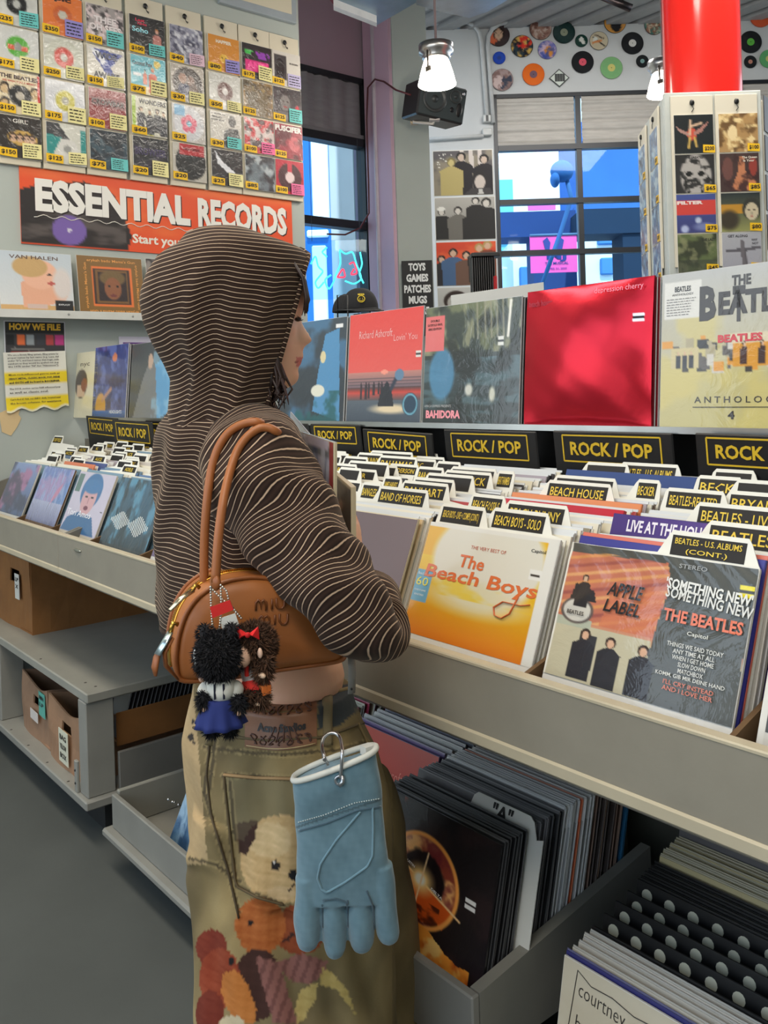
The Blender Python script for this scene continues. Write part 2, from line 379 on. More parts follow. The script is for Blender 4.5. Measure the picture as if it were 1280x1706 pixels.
def glass_mat():
    m = bpy.data.materials.new('tinted_window_glass'); m.use_nodes = True; N = m.node_tree.nodes; L = m.node_tree.links; N.clear()
    o = N.new('ShaderNodeOutputMaterial'); t = N.new('ShaderNodeBsdfTransparent'); g = N.new('ShaderNodeBsdfGlossy'); x = N.new('ShaderNodeMixShader'); f = N.new('ShaderNodeFresnel')
    t.inputs[0].default_value = (.78, .92, 1.0, 1); g.inputs['Roughness'].default_value = .03; f.inputs[0].default_value = 1.3
    L.new(f.outputs[0], x.inputs[0]); L.new(t.outputs[0], x.inputs[1]); L.new(g.outputs[0], x.inputs[2]); L.new(x.outputs[0], o.inputs[0]); return m
M_GLASS = glass_mat(); M_BLIND = mat('pleated_blind', .7, var=(5, .12), stretch=(1, 1, 6))
Mx = frame((BX, 0, 0), (0, 1, 0), (-1, 0, 0), UP)
zr = lambda y, x=560: onX(x, y, BX)[2]
window('window_1', Mx, 3.35, wa, 1.2, wt, [], [zr(372), zr(232)], zr(232), (150, 146, 150), 'v')
# pilaster between the two windows: flank with pink neon glow painted in, grey front
C0, C1, C2 = hx(624, 7.75), hx(671, 7.25), hx(728, 7.4)
mb = MB(); plan(mb, [C0, C1, C2, hx(728, 9.3), hx(624, 9.3)], 0, 6.1, WALLC)
build('wall_pilaster', mb, M_WALL, kind=S)
mb = MB(); n_ = np.array([*(C1-C0), 0]); n_ /= np.linalg.norm(n_); m_ = np.cross(n_, UP)
Mp = frame(np.array([*C0, 0]), n_, -m_, UP); Lp = float(np.linalg.norm(C1-C0))
for a, b, t, c in ((0, .44*Lp, .012, (206, 168, 184)), (.48*Lp, .97*Lp, .03, (214, 178, 196))): mb.box((a, -t, 0), (b, .01, 6.1), c, Mp)
build('trim_1', mb, M_WALL, kind=S)
mb = MB(); mb.tube([np.array([*(C0+(C1-C0)*.46), z])-UP*0+m_*.03 for z in np.linspace(.5, 6.05, 3)], .022, (205, 190, 198)); build('conduit', mb, M_PAINT, None, 'pale vertical conduit running down the left side of the pilaster', 'pipe')
# chamfered far wall with the big window
DW = 11.8
Mf = frame(onD(PPX, PPY, DW)*np.array([1, 1, 0]), RT, FW, UP)
fx = lambda x: (x-PPX)/F_PX*DW; fz = lambda x, y: float(onD(x, y, DW)[2])
ha, hb, ht = fx(836), fx(1128), fz(960, 154)
ha2, ht2 = fx(1246), fz(1250, 134)
wall_hole('wall_far', Mf[:3, 3], RT, fx(560), 9.0, [(ha, hb, 1.0, ht), (ha2, 8.0, 1.0, ht2)], 6.1, .25, FW, WALLW)
window('window_2', Mf, ha, hb, 1.0, ht, [fx(977)], [fz(900, 424-3), fz(900, 336), fz(900, 246)], fz(900, 246), (190, 184, 176), 'h')
window('window_3', Mf, ha2, 8.0, 1.0, ht2, [fx(1400)], [fz(1260, 330), fz(1260, 236)], fz(1260, 236), (190, 184, 176), 'h')
mb = MB(); b0 = Mf[:3, 3]+RT*fx(560); plan(mb, [hx(728, 9.3), hx(728, 9.31), b0+np.array([.0, 0, 0])], 0, .01, WALLC)
mb = MB(); plan(mb, [hx(600, 9.3), hx(728, 9.3), hx(728, 9.45), hx(600, 9.45)], 0, 6.1, WALLC); build('wall_nook', mb, M_WALL, kind=S)
# shop front behind the photographer: wall with a wide window
mb = MB()
for lo, hi in (((-9.5, -3.2, 0), (2.75, -3, .9)), ((-9.5, -3.2, 4.2), (2.75, -3, 6.1)), ((-9.5, -3.2, .9), (-7.5, -3, 4.2)), ((2.2, -3.2, .9), (2.75, -3, 4.2)), ((-3.2, -3.2, .9), (-2.9, -3, 4.2))): mb.box(lo, hi, WALLC)
build('wall_front', mb, M_WALL, kind=S)
mb = MB(); mb.box((-9.5, -3.2, 0), (-9.3, 2.4, 6.1), WALLC); build('wall_side', mb, M_WALL, kind=S)
# right flank of the shop, beyond the frame
mb = MB(); mb.box((2.6, -3, 0), (2.75, 15, 6.15), WALLC); build('wall_right', mb, M_WALL, kind=S)

# ---- conduits on the far wall
def pipe(pts, r, label, m=None, col=(196, 196, 194), seg=8):
    mb = MB(); mb.tube(pts, r, col, seg); return build('conduit', mb, m or M_PAINT, None, label, 'pipe')
dw = DW-.05
def corner(p, q, r_, s_, n=5):     # polyline p -> q -> r_ with a rounded corner at q
    p, q, r_ = map(np.array, (p, q, r_)); a = q+(p-q)/np.linalg.norm(p-q)*s_; b = q+(r_-q)/np.linalg.norm(r_-q)*s_
    return [a*(1-t)**2+q*2*t*(1-t)+b*t*t for t in np.linspace(0, 1, n)]
w = lambda x, y: onD(x, y, dw)
pipe([w(716, 40)]+corner(w(716, 40), w(800, 33), w(812, 200), .3)+[w(812, 200)], .03, 'left one of two bent conduits beside the record discs')
pipe([w(822, 205)]+corner(w(822, 205), w(810, 40), w(1098, 12), .3)+[w(1098, 12)], .03, 'white conduit framing the wall of record discs')
pipe([w(716, 232), w(806, 226)], .025, 'short level conduit below the speaker')
mb = MB(); M, ww, hh = rect('D', dw, 805, 192, 818, 204); mb.bbox((-ww/2, -.03, 0), (ww/2, .04, hh), .01, (200, 200, 196), M)
for k in (.3, .7): mb.box((-ww*.16, -.034, hh*k-.02), (ww*.16, -.03, hh*k+.02), (50, 50, 50), M)
build('outlet', mb, M_PAINT, None, 'small white power outlet under the bent conduit', 'outlet')
mb = MB(); M, ww, hh = rect('D', dw, 804, 214, 820, 226); mb.bbox((-ww/2, -.03, 0), (ww/2, .04, hh), .01, (190, 190, 186), M)
build('junction_box', mb, M_PAINT, None, 'grey junction box below the white outlet', 'box')
# ---- soffit and duct above
def under(name, pts, z, th, col, m, **k):
    P = [onZ(x, y, z) for x, y in pts]; mb = MB(); n = len(P)
    v = [tuple(p) for p in P]+[(p[0], p[1], z+th) for p in P]
    mb.add(v, [tuple(range(n)), tuple(range(2*n-1, n-1, -1))]+[((i+1) % n, i, n+i, n+(i+1) % n) for i in range(n)], col)
    return build(name, mb, m, None, **k)
under('trim_2', [(556, 14), (628, 42), (694, 4), (690, -40), (560, -40)], 3.95, .5, (170, 190, 205), M_GALV, kind=S)
under('trim_3', [(556, 17), (628, 45), (628, 38), (556, 10)], 3.9, .05, (240, 238, 236), M_PAINT, kind=S)
under('air_duct', [(694, 8), (735, 20), (782, 30), (812, 20), (846, 0), (900, -60), (700, -60)], 4.25, .6, (190, 200, 212), M_GALV, label='shiny galvanised air duct crossing the ceiling above the pendant lamp', cat='duct')
mb = MB(); mb.box((BX-.3, 2.6, 4.9), (BX+.9, 5.4, 5.4), (150, 60, 66)); 
under('ceiling_beam', [(548, -2), (560, 12), (600, -8), (590, -30)], 4.05, .3, (168, 52, 58), M_PAINT, label='dark red beam end at the top beside the soffit', cat='beam')
pipe([onD(1000, -8, 10.5), onD(1028, 4, 10.5), onD(1052, 14, 10.5)], .05, 'dark sprinkler pipe at the ceiling left of the red column', M_METAL, (90, 80, 80))
# ---- red column
cc = hx(1186, 4.55); R_ = .19
mb = MB(); mb.lathe([(R_, 0), (R_, 6.1)], 48, (226, 38, 30), frame((*cc, 0), (1, 0, 0), (0, 1, 0), UP)); build('trim_4', mb, M_GLOSS, kind=S)
# ---- outside: street seen through the windows, blue glass reflections put into facade colours
def fac(name, x0, y0, x1, y1, d, col, label, cat='building', th=4, wins=(), wc=(70, 130, 190)):
    M, ww, hh = rect('D', d, x0, y0, x1, y1)
    root = thing(name, M[:3, 3], label, cat); mb = MB(); mb.box((-ww/2, 0, 0), (ww/2, th, hh), col, M); build('facade', mb, M_OUT, root)
    mb = MB(); mb.box((-ww/2+(.0 if th > 1.5 else ww*.46), .05, -M[2, 3]-.12), (ww/2, min(th, 1.)-.05, .01), np.array(col)*.95, M); build('base', mb, M_OUT, root)
    for (a, b, c, e) in wins:
        M2, w2, h2 = rect('D', d, a, b, c, e); mb = MB(); mb.bbox((-w2/2, -.12, 0), (w2/2, .05, h2), .03, wc, M2); build('window', mb, M_OUT, root)
    return root
fac('office_building', 780, 300, 862, 800, 30, (120, 200, 215), 'pale turquoise building at the left of the far window', wins=[(826, 430, 840, 470), (826, 385, 858, 404)], wc=(40, 110, 190))
fac('corner_building', 966, 200, 1180, 332, 26, (52, 104, 178), 'tall blue glass building filling the upper right panes of the far window', th=3)
fac('white_building', 860, 392, 1300, 800, 24, (225, 240, 245), 'white street front across the road with blue windows', wins=[(995, 388, 1026, 408), (1000, 430, 1022, 458), (1056, 384, 1084, 410), (1056, 428, 1090, 458), (866, 445, 884, 500)])
fac('dark_canopy', 826, 352, 960, 394, 20, (28, 62, 118), 'dark navy canopy across the middle left panes', 'canopy', 1.)
fac('dark_awning', 968, 346, 1120, 388, 19, (14, 44, 70), 'blackish awning across the middle right panes', 'canopy', 1.)
fac('blue_house', 480, 205, 640, 700, 22, (40, 110, 180), 'deep blue building behind the tall left window', th=3, wins=[(520, 225, 548, 368), (512, 384, 548, 396), (522, 410, 546, 540)], wc=(235, 245, 250))
root = thing('street_banner', onD(923, 455, 17), 'bright pink musical banner hanging outside the far window', 'banner')
M, ww, hh = rect('D', 17, 884, 392, 962, 454); mb = MB(); mb.box((-ww/2, 0, 0), (ww/2, .04, hh), (255, 96, 176), M)
put_text(mb, 'MJ', .05, hh*.42, ww*.42, hh*.26, (40, 60, 130), -.01, .04, M); put_text(mb, 'THE MUSICAL', .05, hh*.25, ww*.5, hh*.07, (40, 60, 130), -.01, .02, M)
put_text(mb, 'APRIL 21, 2025', .05, hh*.1, ww*.42, hh*.06, (120, 60, 150), -.01, .02, M)
mb.poly = None
for s_ in (-1, 1): mb.prism([(s_*.03*1-.05, hh*.62), (s_*.16, hh*.6), (s_*.2, hh*.86), (s_*.12, hh*.95), (s_*.06, hh*.8)][::s_], -.012, 0, (60, 70, 140), M)
build('banner_cloth', mb, M_OUT, root)
mb = MB(); mb.tube([np.array([M[0, 3], M[1, 3], -.12])+RT*(ww/2+.05), M[:3, 3]+RT*(ww/2+.05)+UP*(hh+.8)], .04, (90, 120, 150)); mb.tube([M[:3, 3]+RT*(ww/2+.05)+UP*(hh+.01), M[:3, 3]-RT*ww/2+UP*(hh+.01)], .025, (90, 120, 150)); build('banner_pole', mb, M_OUT, root)
M, ww, hh = rect('D', 17, 880, 341, 926, 350); mb = MB(); mb.box((-ww/2, 0, 0), (ww/2, .04, hh), (238, 110, 190), M); build('top_strip', mb, M_OUT, root)
mb = MB(); mb.tube([onD(945, 300, 14), onD(952, 330, 14), onD(935, 385, 14), onD(905, 470, 14), onD(905, 640, 14)], .035, (60, 110, 165))
M, ww, hh = rect('D', 14, 917, 268, 956, 312); mb.ell((0, 0, hh*.6), (ww*.5, .15, hh*.42), (54, 112, 176), M=M); mb.ell((-ww*.3, 0, hh*.3), (ww*.2, .15, hh*.3), (54, 112, 176), M=M)
build('street_lamp', mb, M_OUT, None, 'blue shaded street lamp head seen in the upper left pane', 'lamp')
mb = MB(); mb.box((-40, -5, -.3), (5, 45, -.1), (150, 165, 175)); build('street', mb, M_OUT, kind=S)
# ---- discs on the far wall
def disc(x, y, rpx, label, draw, ctr=None, bg=(20, 20, 22), kind='vinyl'):
    c = onD(x, y, DW-.02); r = rpx/F_PX*DW; M = frame(c, RT, FW, UP); mb = MB(); n = 28; A = Art(n, n, bg, 3); draw(A)
    rr = np.array([.0, .14, .28, .42, .56, .7, .84, .97]); a = np.arange(32)*2*math.pi/32; v = []; cl = []
    for q in rr:
        for t in a:
            u_, v_ = .5+q*.5*math.cos(t), .5-q*.5*math.sin(t); v.append((q*r*math.cos(t), -.004, q*r*math.sin(t))); cl.append(A.a[min(n-1, int(v_*n)), min(n-1, int(u_*n))])
    f = [(i*32+j, i*32+(j+1) % 32, (i+1)*32+(j+1) % 32, (i+1)*32+j) for i in range(len(rr)-1) for j in range(32)]
    mb.add(v, f, np.array(cl), M=M)
    o = [(r*math.cos(t), r*math.sin(t)) for t in a]; mb.prism(o[::-1], -.003, .006, np.array(bg)*.8, M)
    if ctr is not None:
        mb.prism([(.34*r*math.cos(t), .34*r*math.sin(t)) for t in a[::2]][::-1], -.0055, -.003, ctr, M); mb.prism([(.04*r*math.cos(t), .04*r*math.sin(t)) for t in a[::4]][::-1], -.007, -.005, (20, 20, 20), M)
        for q in (.5, .65, .8, .92): pass
    return build('record_disc', mb, M_VINYL, None, label, 'record', 'record discs mounted on the far wall')
def groove(c1, c2=None):
    def f(A):
        for q in (.2, .25, .3, .35, .4, .45): A.ring(.5, .5, q, .02, c1, .5)
    return f
disc(831, 59, 18.5, 'picture disc of a dark-haired face, top left of the wall', lambda A: (A.rect(0, 0, 1, 1, (60, 45, 45)).ell(.2, .6, .25, .3, (225, 110, 70)), A.face(.5, .42, .28)))
disc(870, 77, 18.5, 'red psychedelic picture disc', lambda A: (A.rect(0, 0, 1, 1, (40, 60, 70)).ell(.6, .3, .4, .3, (230, 50, 40)).cloud((225, 180, 90), 6, .5, .6).cloud((30, 30, 40), 8, .55, .6, 1, 4)))
disc(901, 48, 18.5, 'faded brown picture disc above the purple one', lambda A: (A.rect(0, 0, 1, 1, (165, 125, 110)).cloud((110, 70, 60), 5).cloud((205, 180, 165), 7, .5, .6, 1, 3)))
disc(940, 54, 18.5, 'dark green record with a grey label', groove((40, 70, 66)), (150, 155, 130), (22, 48, 46))
disc(832, 96.5, 10.5, 'small solid blue record at the left', groove((50, 90, 200)), (40, 70, 150), (22, 66, 180))
disc(912, 83, 15.5, 'medium purple and blue picture disc', lambda A: (A.rect(0, 0, 1, 1, (120, 120, 190)).cloud((220, 190, 210), 4).ell(.6, .6, .25, .3, (230, 150, 70)).cloud((60, 80, 160), 6, .5, .6, .8, 5)), bg=(110, 110, 170))
disc(969, 68, 10.5, 'small dark green record with a white figure', lambda A: A.rect(0, 0, 1, 1, (20, 60, 50)).ell(.5, .4, .2, .2, (225, 225, 215)).ell(.65, .65, .15, .15, (225, 225, 215)), bg=(20, 60, 50))
disc(998, 68, 15.5, 'cream picture disc of drawn faces', lambda A: (A.rect(0, 0, 1, 1, (205, 190, 160)).line(.2, .3, .8, .8, .03, (40, 35, 35)).line(.3, .15, .8, .4, .03, (60, 40, 35)).line(.15, .6, .6, .5, .05, (215, 130, 70)).ell(.3, .4, .12, .12, (225, 225, 215))))
disc(1025, 37, 18.5, 'picture disc with a black head on orange', lambda A: (A.rect(0, 0, 1, 1, (215, 150, 70)).ell(.55, .5, .28, .46, (22, 20, 24))))
disc(1054, 72, 18.5, 'large black record with a white label', groove((40, 40, 42)), (215, 212, 205))
disc(837, 133, 18.5, 'grey pink photo disc above the window frame', lambda A: (A.rect(0, 0, 1, 1, (175, 150, 145)).ell(.3, .6, .25, .3, (215, 190, 185)).poly([(.4, 1), (.55, .35), (.95, .3), (1, 1)], (62, 66, 82)).cloud((140, 110, 105), 6, .55, .6)), bg=(150, 130, 130))
disc(889, 124, 18.5, 'bright orange record with a mauve label above the window', groove((240, 120, 30)), (120, 90, 105), (236, 104, 20))
disc(971, 103.5, 18.5, 'black record with a coral pink label', groove((40, 40, 42)), (232, 92, 110))
disc(1019, 113, 18.5, 'pale green record with a cream label', groove((120, 175, 115)), (215, 205, 120), (134, 186, 124))
disc(1070.5, 102, 10.5, 'small black record with a teal grey label', groove((36, 44, 44)), (130, 165, 160))
disc(1090, 42, 16, 'multicoloured picture disc half behind the red column', lambda A: (A.rect(0, 0, 1, 1, (150, 100, 80)).cloud((60, 120, 110), 6).cloud((220, 200, 170), 8, .5, .6, 1, 3)))
disc(1268, 27, 18.5, 'orange red record with a cream label, right of the column', groove((220, 95, 50)), (228, 190, 150), (216, 88, 44))
disc(1251, 70, 18.5, 'black record with a lime green label, right of the column', groove((40, 40, 42)), (100, 185, 70))
disc(1250.5, 103, 10.5, 'small black record with a pink brown label, right of the column', groove((40, 40, 42)), (205, 140, 120))
disc(1281, 98, 15, 'green record cut by the right edge', groove((90, 165, 100)), (205, 200, 120), (100, 172, 110))
mb = MB(); c = onD(932, 130, DW-.02); M = frame(c, RT, FW, UP); r = 17/F_PX*DW
mb.prism([(-r, 0), (0, -r*.9), (r, 0), (0, r*.9)], -.004, .005, (60, 62, 60), M); mb.prism([(-r*.88, 0), (0, -r*.78), (r*.88, 0), (0, r*.78)], -.006, 0, (214, 220, 210), M)
for k in (-.35, -.1, .15, .4): mb.box((k*r-.012, -.008, -.35*r), (k*r+.02, -.006, .4*r), (70, 72, 70), M)
build('diamond_sign', mb, M_PAPER, None, 'small diamond-shaped black and white sign among the discs', 'sign')

# ---- posters in the nook
def poster(kind, k, box, label, draw, n=60, cat='poster', name='poster', texts=(), border=(225, 222, 215), yaw=None, m=None, th=.004, aspect=True):
    M, ww, hh = rect(kind, k, *box); mb = MB(); b = .02*max(ww, hh)
    mb.box((-ww/2, 0, 0), (ww/2, th, hh), border, M)
    A = Art(int(n*hh/ww) if aspect else n, n, (128, 128, 128), 2); draw(A); mb.grid(ww-b, hh-b, A, -.002, M, b/2)
    for t in texts: put_text(mb, t[0], (t[1]-.5)*ww, (1-t[2])*hh, None if t[3] is None else t[3]*ww, t[4]*hh, t[5], -.004, t[6] if len(t) > 6 else .02, M, *(t[7:8] or ()))
    return build(name, mb, m or M_PAPER, None, label, cat)
def p1(A):
    A.grad((90, 86, 90), (60, 56, 58)).cloud((150, 140, 120), 3, .4, .6, .8)
    for i in range(14): A.ell(.03+.33*A.r.rand(), .05+.4*A.r.rand(), .012, .014, (225, 222, 215))
    for u in (.45, .6, .75): A.poly([(u, 0), (u+.07, 0), (u+.1, .5), (u+.02, .5)], (200, 190, 185))
    for i, u in enumerate((.47, .86)): A.person(u, .04+.06*i, .95, (190, 170, 155), (25, 22, 22), (34, 30, 34), 1.2)
    A.person(.3, .16, .9, (190, 175, 120), (120, 108, 70), (176, 160, 104), 1.3); A.ell(.78, .66, .13, .2, (36, 32, 32)); A.ell(.78, .72, .09, .16, (196, 184, 176)); A.poly([(.5, 1), (.62, .86), (.95, .86), (1, 1)], (60, 56, 58)); A.poly([(.74, 1), (.76, .88), (.82, .88), (.84, 1)], (190, 188, 184))
def p2(A):
    A.grad((176, 172, 166), (140, 136, 130))
    for u, v, h in ((.1, .25, .75), (.38, .22, .85), (.6, .28, .75), (.68, 0, .8), (.86, .03, 1.)): A.person(u, v, h, (205, 198, 190), (40, 38, 36), (38, 36, 36) if u != .38 else (110, 106, 100), 1.25)
    A.ell(.1, .26, .07, .05, (225, 222, 216))
def p3(A):
    A.grad((214, 72, 44), (190, 52, 34)); A.cloud((235, 110, 60), 3, .5, .6, .6)
    for u, v, h, c in ((.08, .3, .8, (36, 34, 40)), (.28, .15, .9, (70, 100, 140)), (.5, .22, .85, (110, 80, 66)), (.72, .05, .9, (40, 36, 36)), (.86, .0, .9, (120, 60, 40))): A.person(u, v, h, (214, 176, 150), (30, 26, 26) if u < .6 else (180, 150, 90), c, 1.3)
def p4(A):
    A.grad((200, 198, 194), (170, 168, 164)); A.face(.3, .35, .22, (190, 186, 180)); A.face(.75, .3, .22, (190, 186, 180)); A.poly([(.05, 1), (.2, .65), (.5, .65), (.6, 1)], (60, 58, 58))
poster('D', 9.28, (722, 250, 822, 326), 'grey poster of four men before striped curtains, topmost on the narrow wall', p1)
poster('D', 9.28, (725, 328, 826, 400), 'black and white group poster, second from top on the narrow wall', p2)
poster('D', 9.28, (727, 402, 828, 476), 'red poster of long-haired musicians, third from top', p3)
poster('D', 9.28, (730, 478, 830, 545), 'pale grey portrait poster half hidden behind the records', p4)
# ---- TOYS GAMES PATCHES MUGS sign on the pilaster
M, ww, hh = rect('D', 7.2, 671, 434, 722, 560); mb = MB(); mb.box((-ww/2, 0, 0), (ww/2, .02, hh), (22, 22, 24), M)
for i, t in enumerate(('TOYS', 'GAMES', 'PATCHES', 'MUGS', '& MORE')): put_text(mb, t, 0, hh*(1-.085-.145*i), ww*(.56, .72, .88, .6, .72)[i], hh*.105, (240, 240, 238), -.003, .05, M)
build('hanging_sign', mb, M_PAPER, None, 'black sign reading TOYS GAMES PATCHES MUGS in white', 'sign')
# ---- black slatted stand in front of the posters
root = thing('slatted_stand', onD(810, 520, 7.0), 'black slatted display stand before the red poster', 'stand')
M, ww, hh = rect('D', 7.0, 786, 422, 826, 520); mb = MB(); mb.bbox((-ww/2, -.05, hh-.03), (ww/2+.04, .1, hh), .004, (28, 28, 30), M); mb.box((-ww/2, .05, 0), (ww/2, .1, hh-.03), (30, 30, 32), M); build('body', mb, M_BLACK, root)
mb = MB(); mb.box((-ww/2+.02, .06, -M[2, 3]), (-ww/2+.05, .09, .01), (30, 30, 32), M); mb.box((ww/2-.05, .06, -M[2, 3]), (ww/2-.02, .09, .01), (30, 30, 32), M); build('leg', mb, M_BLACK, root)
sl = MB(); sl.box((-ww/26*.5, -.03, 0), (ww/26*.5, .05, hh-.035), (52, 52, 54)); slm = sl.mesh('slat'); slm.materials.append(M_BLACK)
for i in range(11):
    Ml = M.copy(); Ml[:3, 3] = M[:3, 3]+RT*(-ww/2+ww/11*(i+.5))-WL[root.name]; inst('slat', slm, Ml, root)
mb = MB(); M, ww, hh = rect('D', 6.95, 823, 460, 829, 520); mb.bbox((-ww/2, -.02, 0), (ww/2, .02, hh), .004, (190, 30, 36), M); build('side_tag', mb, M_GLOSS, root, label='red side tag')
# ---- white backed board behind the shelf
M, ww, hh = rect('D', 3.1, 752, 476, 906, 560); mb = MB(); P0, P1 = onD(752, 492, 3.1), onD(906, 470, 3.0)
mb.add([P0, P1, P1-UP*.25, P0-UP*.25, P0+FW*.02, P1+FW*.02, P1-UP*.25+FW*.02, P0-UP*.25+FW*.02], [(0, 3, 2, 1), (4, 5, 6, 7), (0, 1, 5, 4), (3, 7, 6, 2), (0, 4, 7, 3), (1, 2, 6, 5)], (206, 204, 198)); mb.tube([(P0+P1)/2-UP*.2+FW*.03, ((P0+P1)/2+FW*.03)*np.array([1, 1, 0])], .012, (120, 120, 120))
build('sign_board', mb, M_PAPER, None, 'back of a pale board standing behind the shelf records', 'board')

# ---- pendant lamps
def pendant(x, y, d, s, label):
    c = onD(x, y, d); root = thing('pendant_lamp', c, label, 'lamp', 'pendant lamps'); M = frame(c, (1, 0, 0), (0, 1, 0), UP)
    mb = MB(); mb.lathe([(.085*s, .30*s), (.125*s, .285*s), (.125*s, .225*s), (.1*s, .21*s), (.105*s, .19*s), (.09*s, .175*s), (.02, .175*s)], 32, (190, 186, 184), M); mb.lathe([(0, .3*s), (.085*s, .3*s)], 32, (150, 146, 144), M); build('cap', mb, M_METAL, root)
    mb = MB(); mb.lathe([(.088*s, .175*s), (.1*s, .14*s), (.118*s, .08*s), (.13*s, .03*s), (.138*s, .0), (.134*s, -.004), (.125*s, .03*s), (.08*s, .17*s)], 36, (255, 248, 232), M); build('glass_shade', mb, mat('lit_shade', .3, emit=9.), root)
    mb = MB(); mb.tube([c+UP*.3*s, c+UP*(.3*s+.9), c+UP*(5.9-c[2])], .008, (150, 130, 130), 6); build('cord', mb, M_PAINT, root)
    mb = MB(); mb.bbox((.04*s, -.15*s, .05*s), (.09*s, -.135*s, .085*s), .003, (150, 140, 130), M); mb.tube([c+np.array([.06*s, -.14*s, .08*s]), c+np.array([.05*s, -.13*s, .14*s]), c+np.array([.04*s, -.12*s, .21*s])], .008*s, (160, 150, 140)); build('latch', mb, M_METAL, root)
    l = bpy.data.lights.new('lamp_bulb', 'POINT'); l.energy = 22; l.color = (1, .93, .8); l.shadow_soft_size = .08; o = bpy.data.objects.new('lamp_bulb', l); COL.objects.link(o); o.location = c-UP*.08
pendant(728.5, 141, 5.3, .83, 'lit glass pendant lamp hanging in front of the wall speaker')
pendant(1106, 158, 7.5, 1., 'lit pendant lamp half hidden behind the red column')
# ---- speaker on its bracket
root = thing('wall_speaker', onD(735, 205, 6.7), 'black two-way loudspeaker tilted on a wall bracket behind the lamp', 'speaker')
yw = YAW+.42; c = onD(731, 200, 6.75)
Ms = np.array(Matrix.Translation(c) @ Matrix.Rotation(yw, 4, 'Z') @ Matrix.Rotation(.12, 4, 'Y') @ Matrix.Rotation(.15, 4, 'X'))
mb = MB(); mb.bbox((-.2, -.02, 0), (.2, .26, .27), .012, (46, 42, 42), Ms); build('cabinet', mb, M_BLACK, root)
mb = MB(); mb.bbox((-.19, -.03, .01), (.19, -.02, .26), .006, (52, 60, 62), Ms); build('front_panel', mb, M_BLACK, root)
def ringz(mb, x, z, r, col, y=-.032, M=Ms):
    Mr = M @ np.array(Matrix.Translation((x, y, z)) @ Matrix.Rotation(math.pi/2, 4, 'X')); mb.lathe([(r, -.004), (r, .006), (r*.85, .008), (r*.8, 0), (r*.3, -.012+.0), (r*.28, .004), (0, .008)], 28, col, Mr)
mb = MB(); ringz(mb, -.07, .14, .1, (58, 60, 60)); build('woofer', mb, M_BLACK, root)
mb = MB(); ringz(mb, .1, .19, .05, (60, 62, 62)); build('tweeter', mb, M_BLACK, root)
mb = MB(); mb.ell((.145, -.028, .1), (.028, .008, .055), (14, 14, 16), M=Ms); mb.ell((.085, -.028, .09), (.02, .008, .02), (14, 14, 16), M=Ms); build('bass_port', mb, M_BLACK, root)
mb = MB(); mb.ell((.165, -.03, .225), (.012, .006, .012), (225, 225, 230), M=Ms); build('badge', mb, M_METAL, root, label='small silver badge')
mb = MB(); q = [onD(688, 182, 6.9), onD(690, 204, 6.9), onD(722, 206, 6.8), onD(728, 192, 6.75)]; mb.tube(q, .012, (215, 205, 195)); mb.bbox((-.03, -.02, -.09), (.03, .03, .02), .004, (205, 180, 150), frame(onD(690, 188, 6.95), RT, FW, UP)); mb.bbox((-.04, -.02, -.05), (.04, .04, .0), .004, (205, 195, 190), frame(onD(724, 190, 6.75), RT, FW, UP)); build('bracket', mb, M_PAINT, root, label='cream steel bracket')
pts = [onD(x, y, d) for x, y, d in ((684, 158, 6.75), (660, 150, 6.9), (640, 136, 7.1), (625, 132, 7.3), (613, 146, 7.5), (611, 200, 7.6), (614, 300, 7.6), (615, 355, 7.6), (600, 380, 7.6), (575, 391, 7.5), (545, 390, 7.4))]
mb = MB(); mb.tube(pts, .008, (96, 44, 48), 6); build('speaker_cable', mb, M_BLACK, None, 'thin dark red cable looping from the speaker down past the window', 'cable')
# ---- neon sign in the left window
def neon(pts, d, col, name, root):
    mb = MB(); P = np.array([onD(x, y, d) for x, y in pts]); t = np.linspace(0, len(P)-1, 5*len(P)); q = np.stack([np.interp(t, np.arange(len(P)), P[:, i]) for i in range(3)], 1)
    for _ in range(3): q[1:-1] = (q[:-2]+q[1:-1]*2+q[2:])/4
    mb.tube(q, .007, col, 6); build(name, mb, mat('neon_%s' % name, .3, emit=1.3), root)
root = thing('neon_sign', onD(560, 500, 7.0), 'cyan and red neon sign hanging in the tall left window', 'sign')
for p in ([(518, 440), (526, 424), (530, 445), (540, 452), (524, 470), (530, 482), (540, 470)], [(566, 416), (576, 424), (588, 418), (594, 440), (604, 465), (590, 474), (575, 468)], [(600, 420), (604, 440), (598, 456), (606, 472)], [(566, 418), (568, 440), (560, 456), (556, 470), (548, 484), (540, 466), (552, 458)], [(545, 412), (536, 420), (545, 428)]): neon(p, 7.0, (70, 225, 225), 'blue_tube', root)
for p in ([(562, 462), (572, 446), (576, 462), (562, 462)], [(582, 440), (590, 436), (596, 456), (584, 458), (590, 448)]): neon(p, 7.0, (255, 60, 90), 'red_tube', root)
mb = MB(); M, ww, hh = rect('D', 7.04, 510, 400, 612, 498); mb.box((-ww/2, 0, 0), (ww/2, .008, hh), (170, 210, 235), M); build('backing_sheet', mb, M_GLASS, root)
for x in (520, 600): mb = MB(); mb.tube([onD(x, 402, 7.04), onD(x-5, 232, 7.04)], .002, (60, 60, 64), 5); build('hanging_wire', mb, M_BLACK, root)
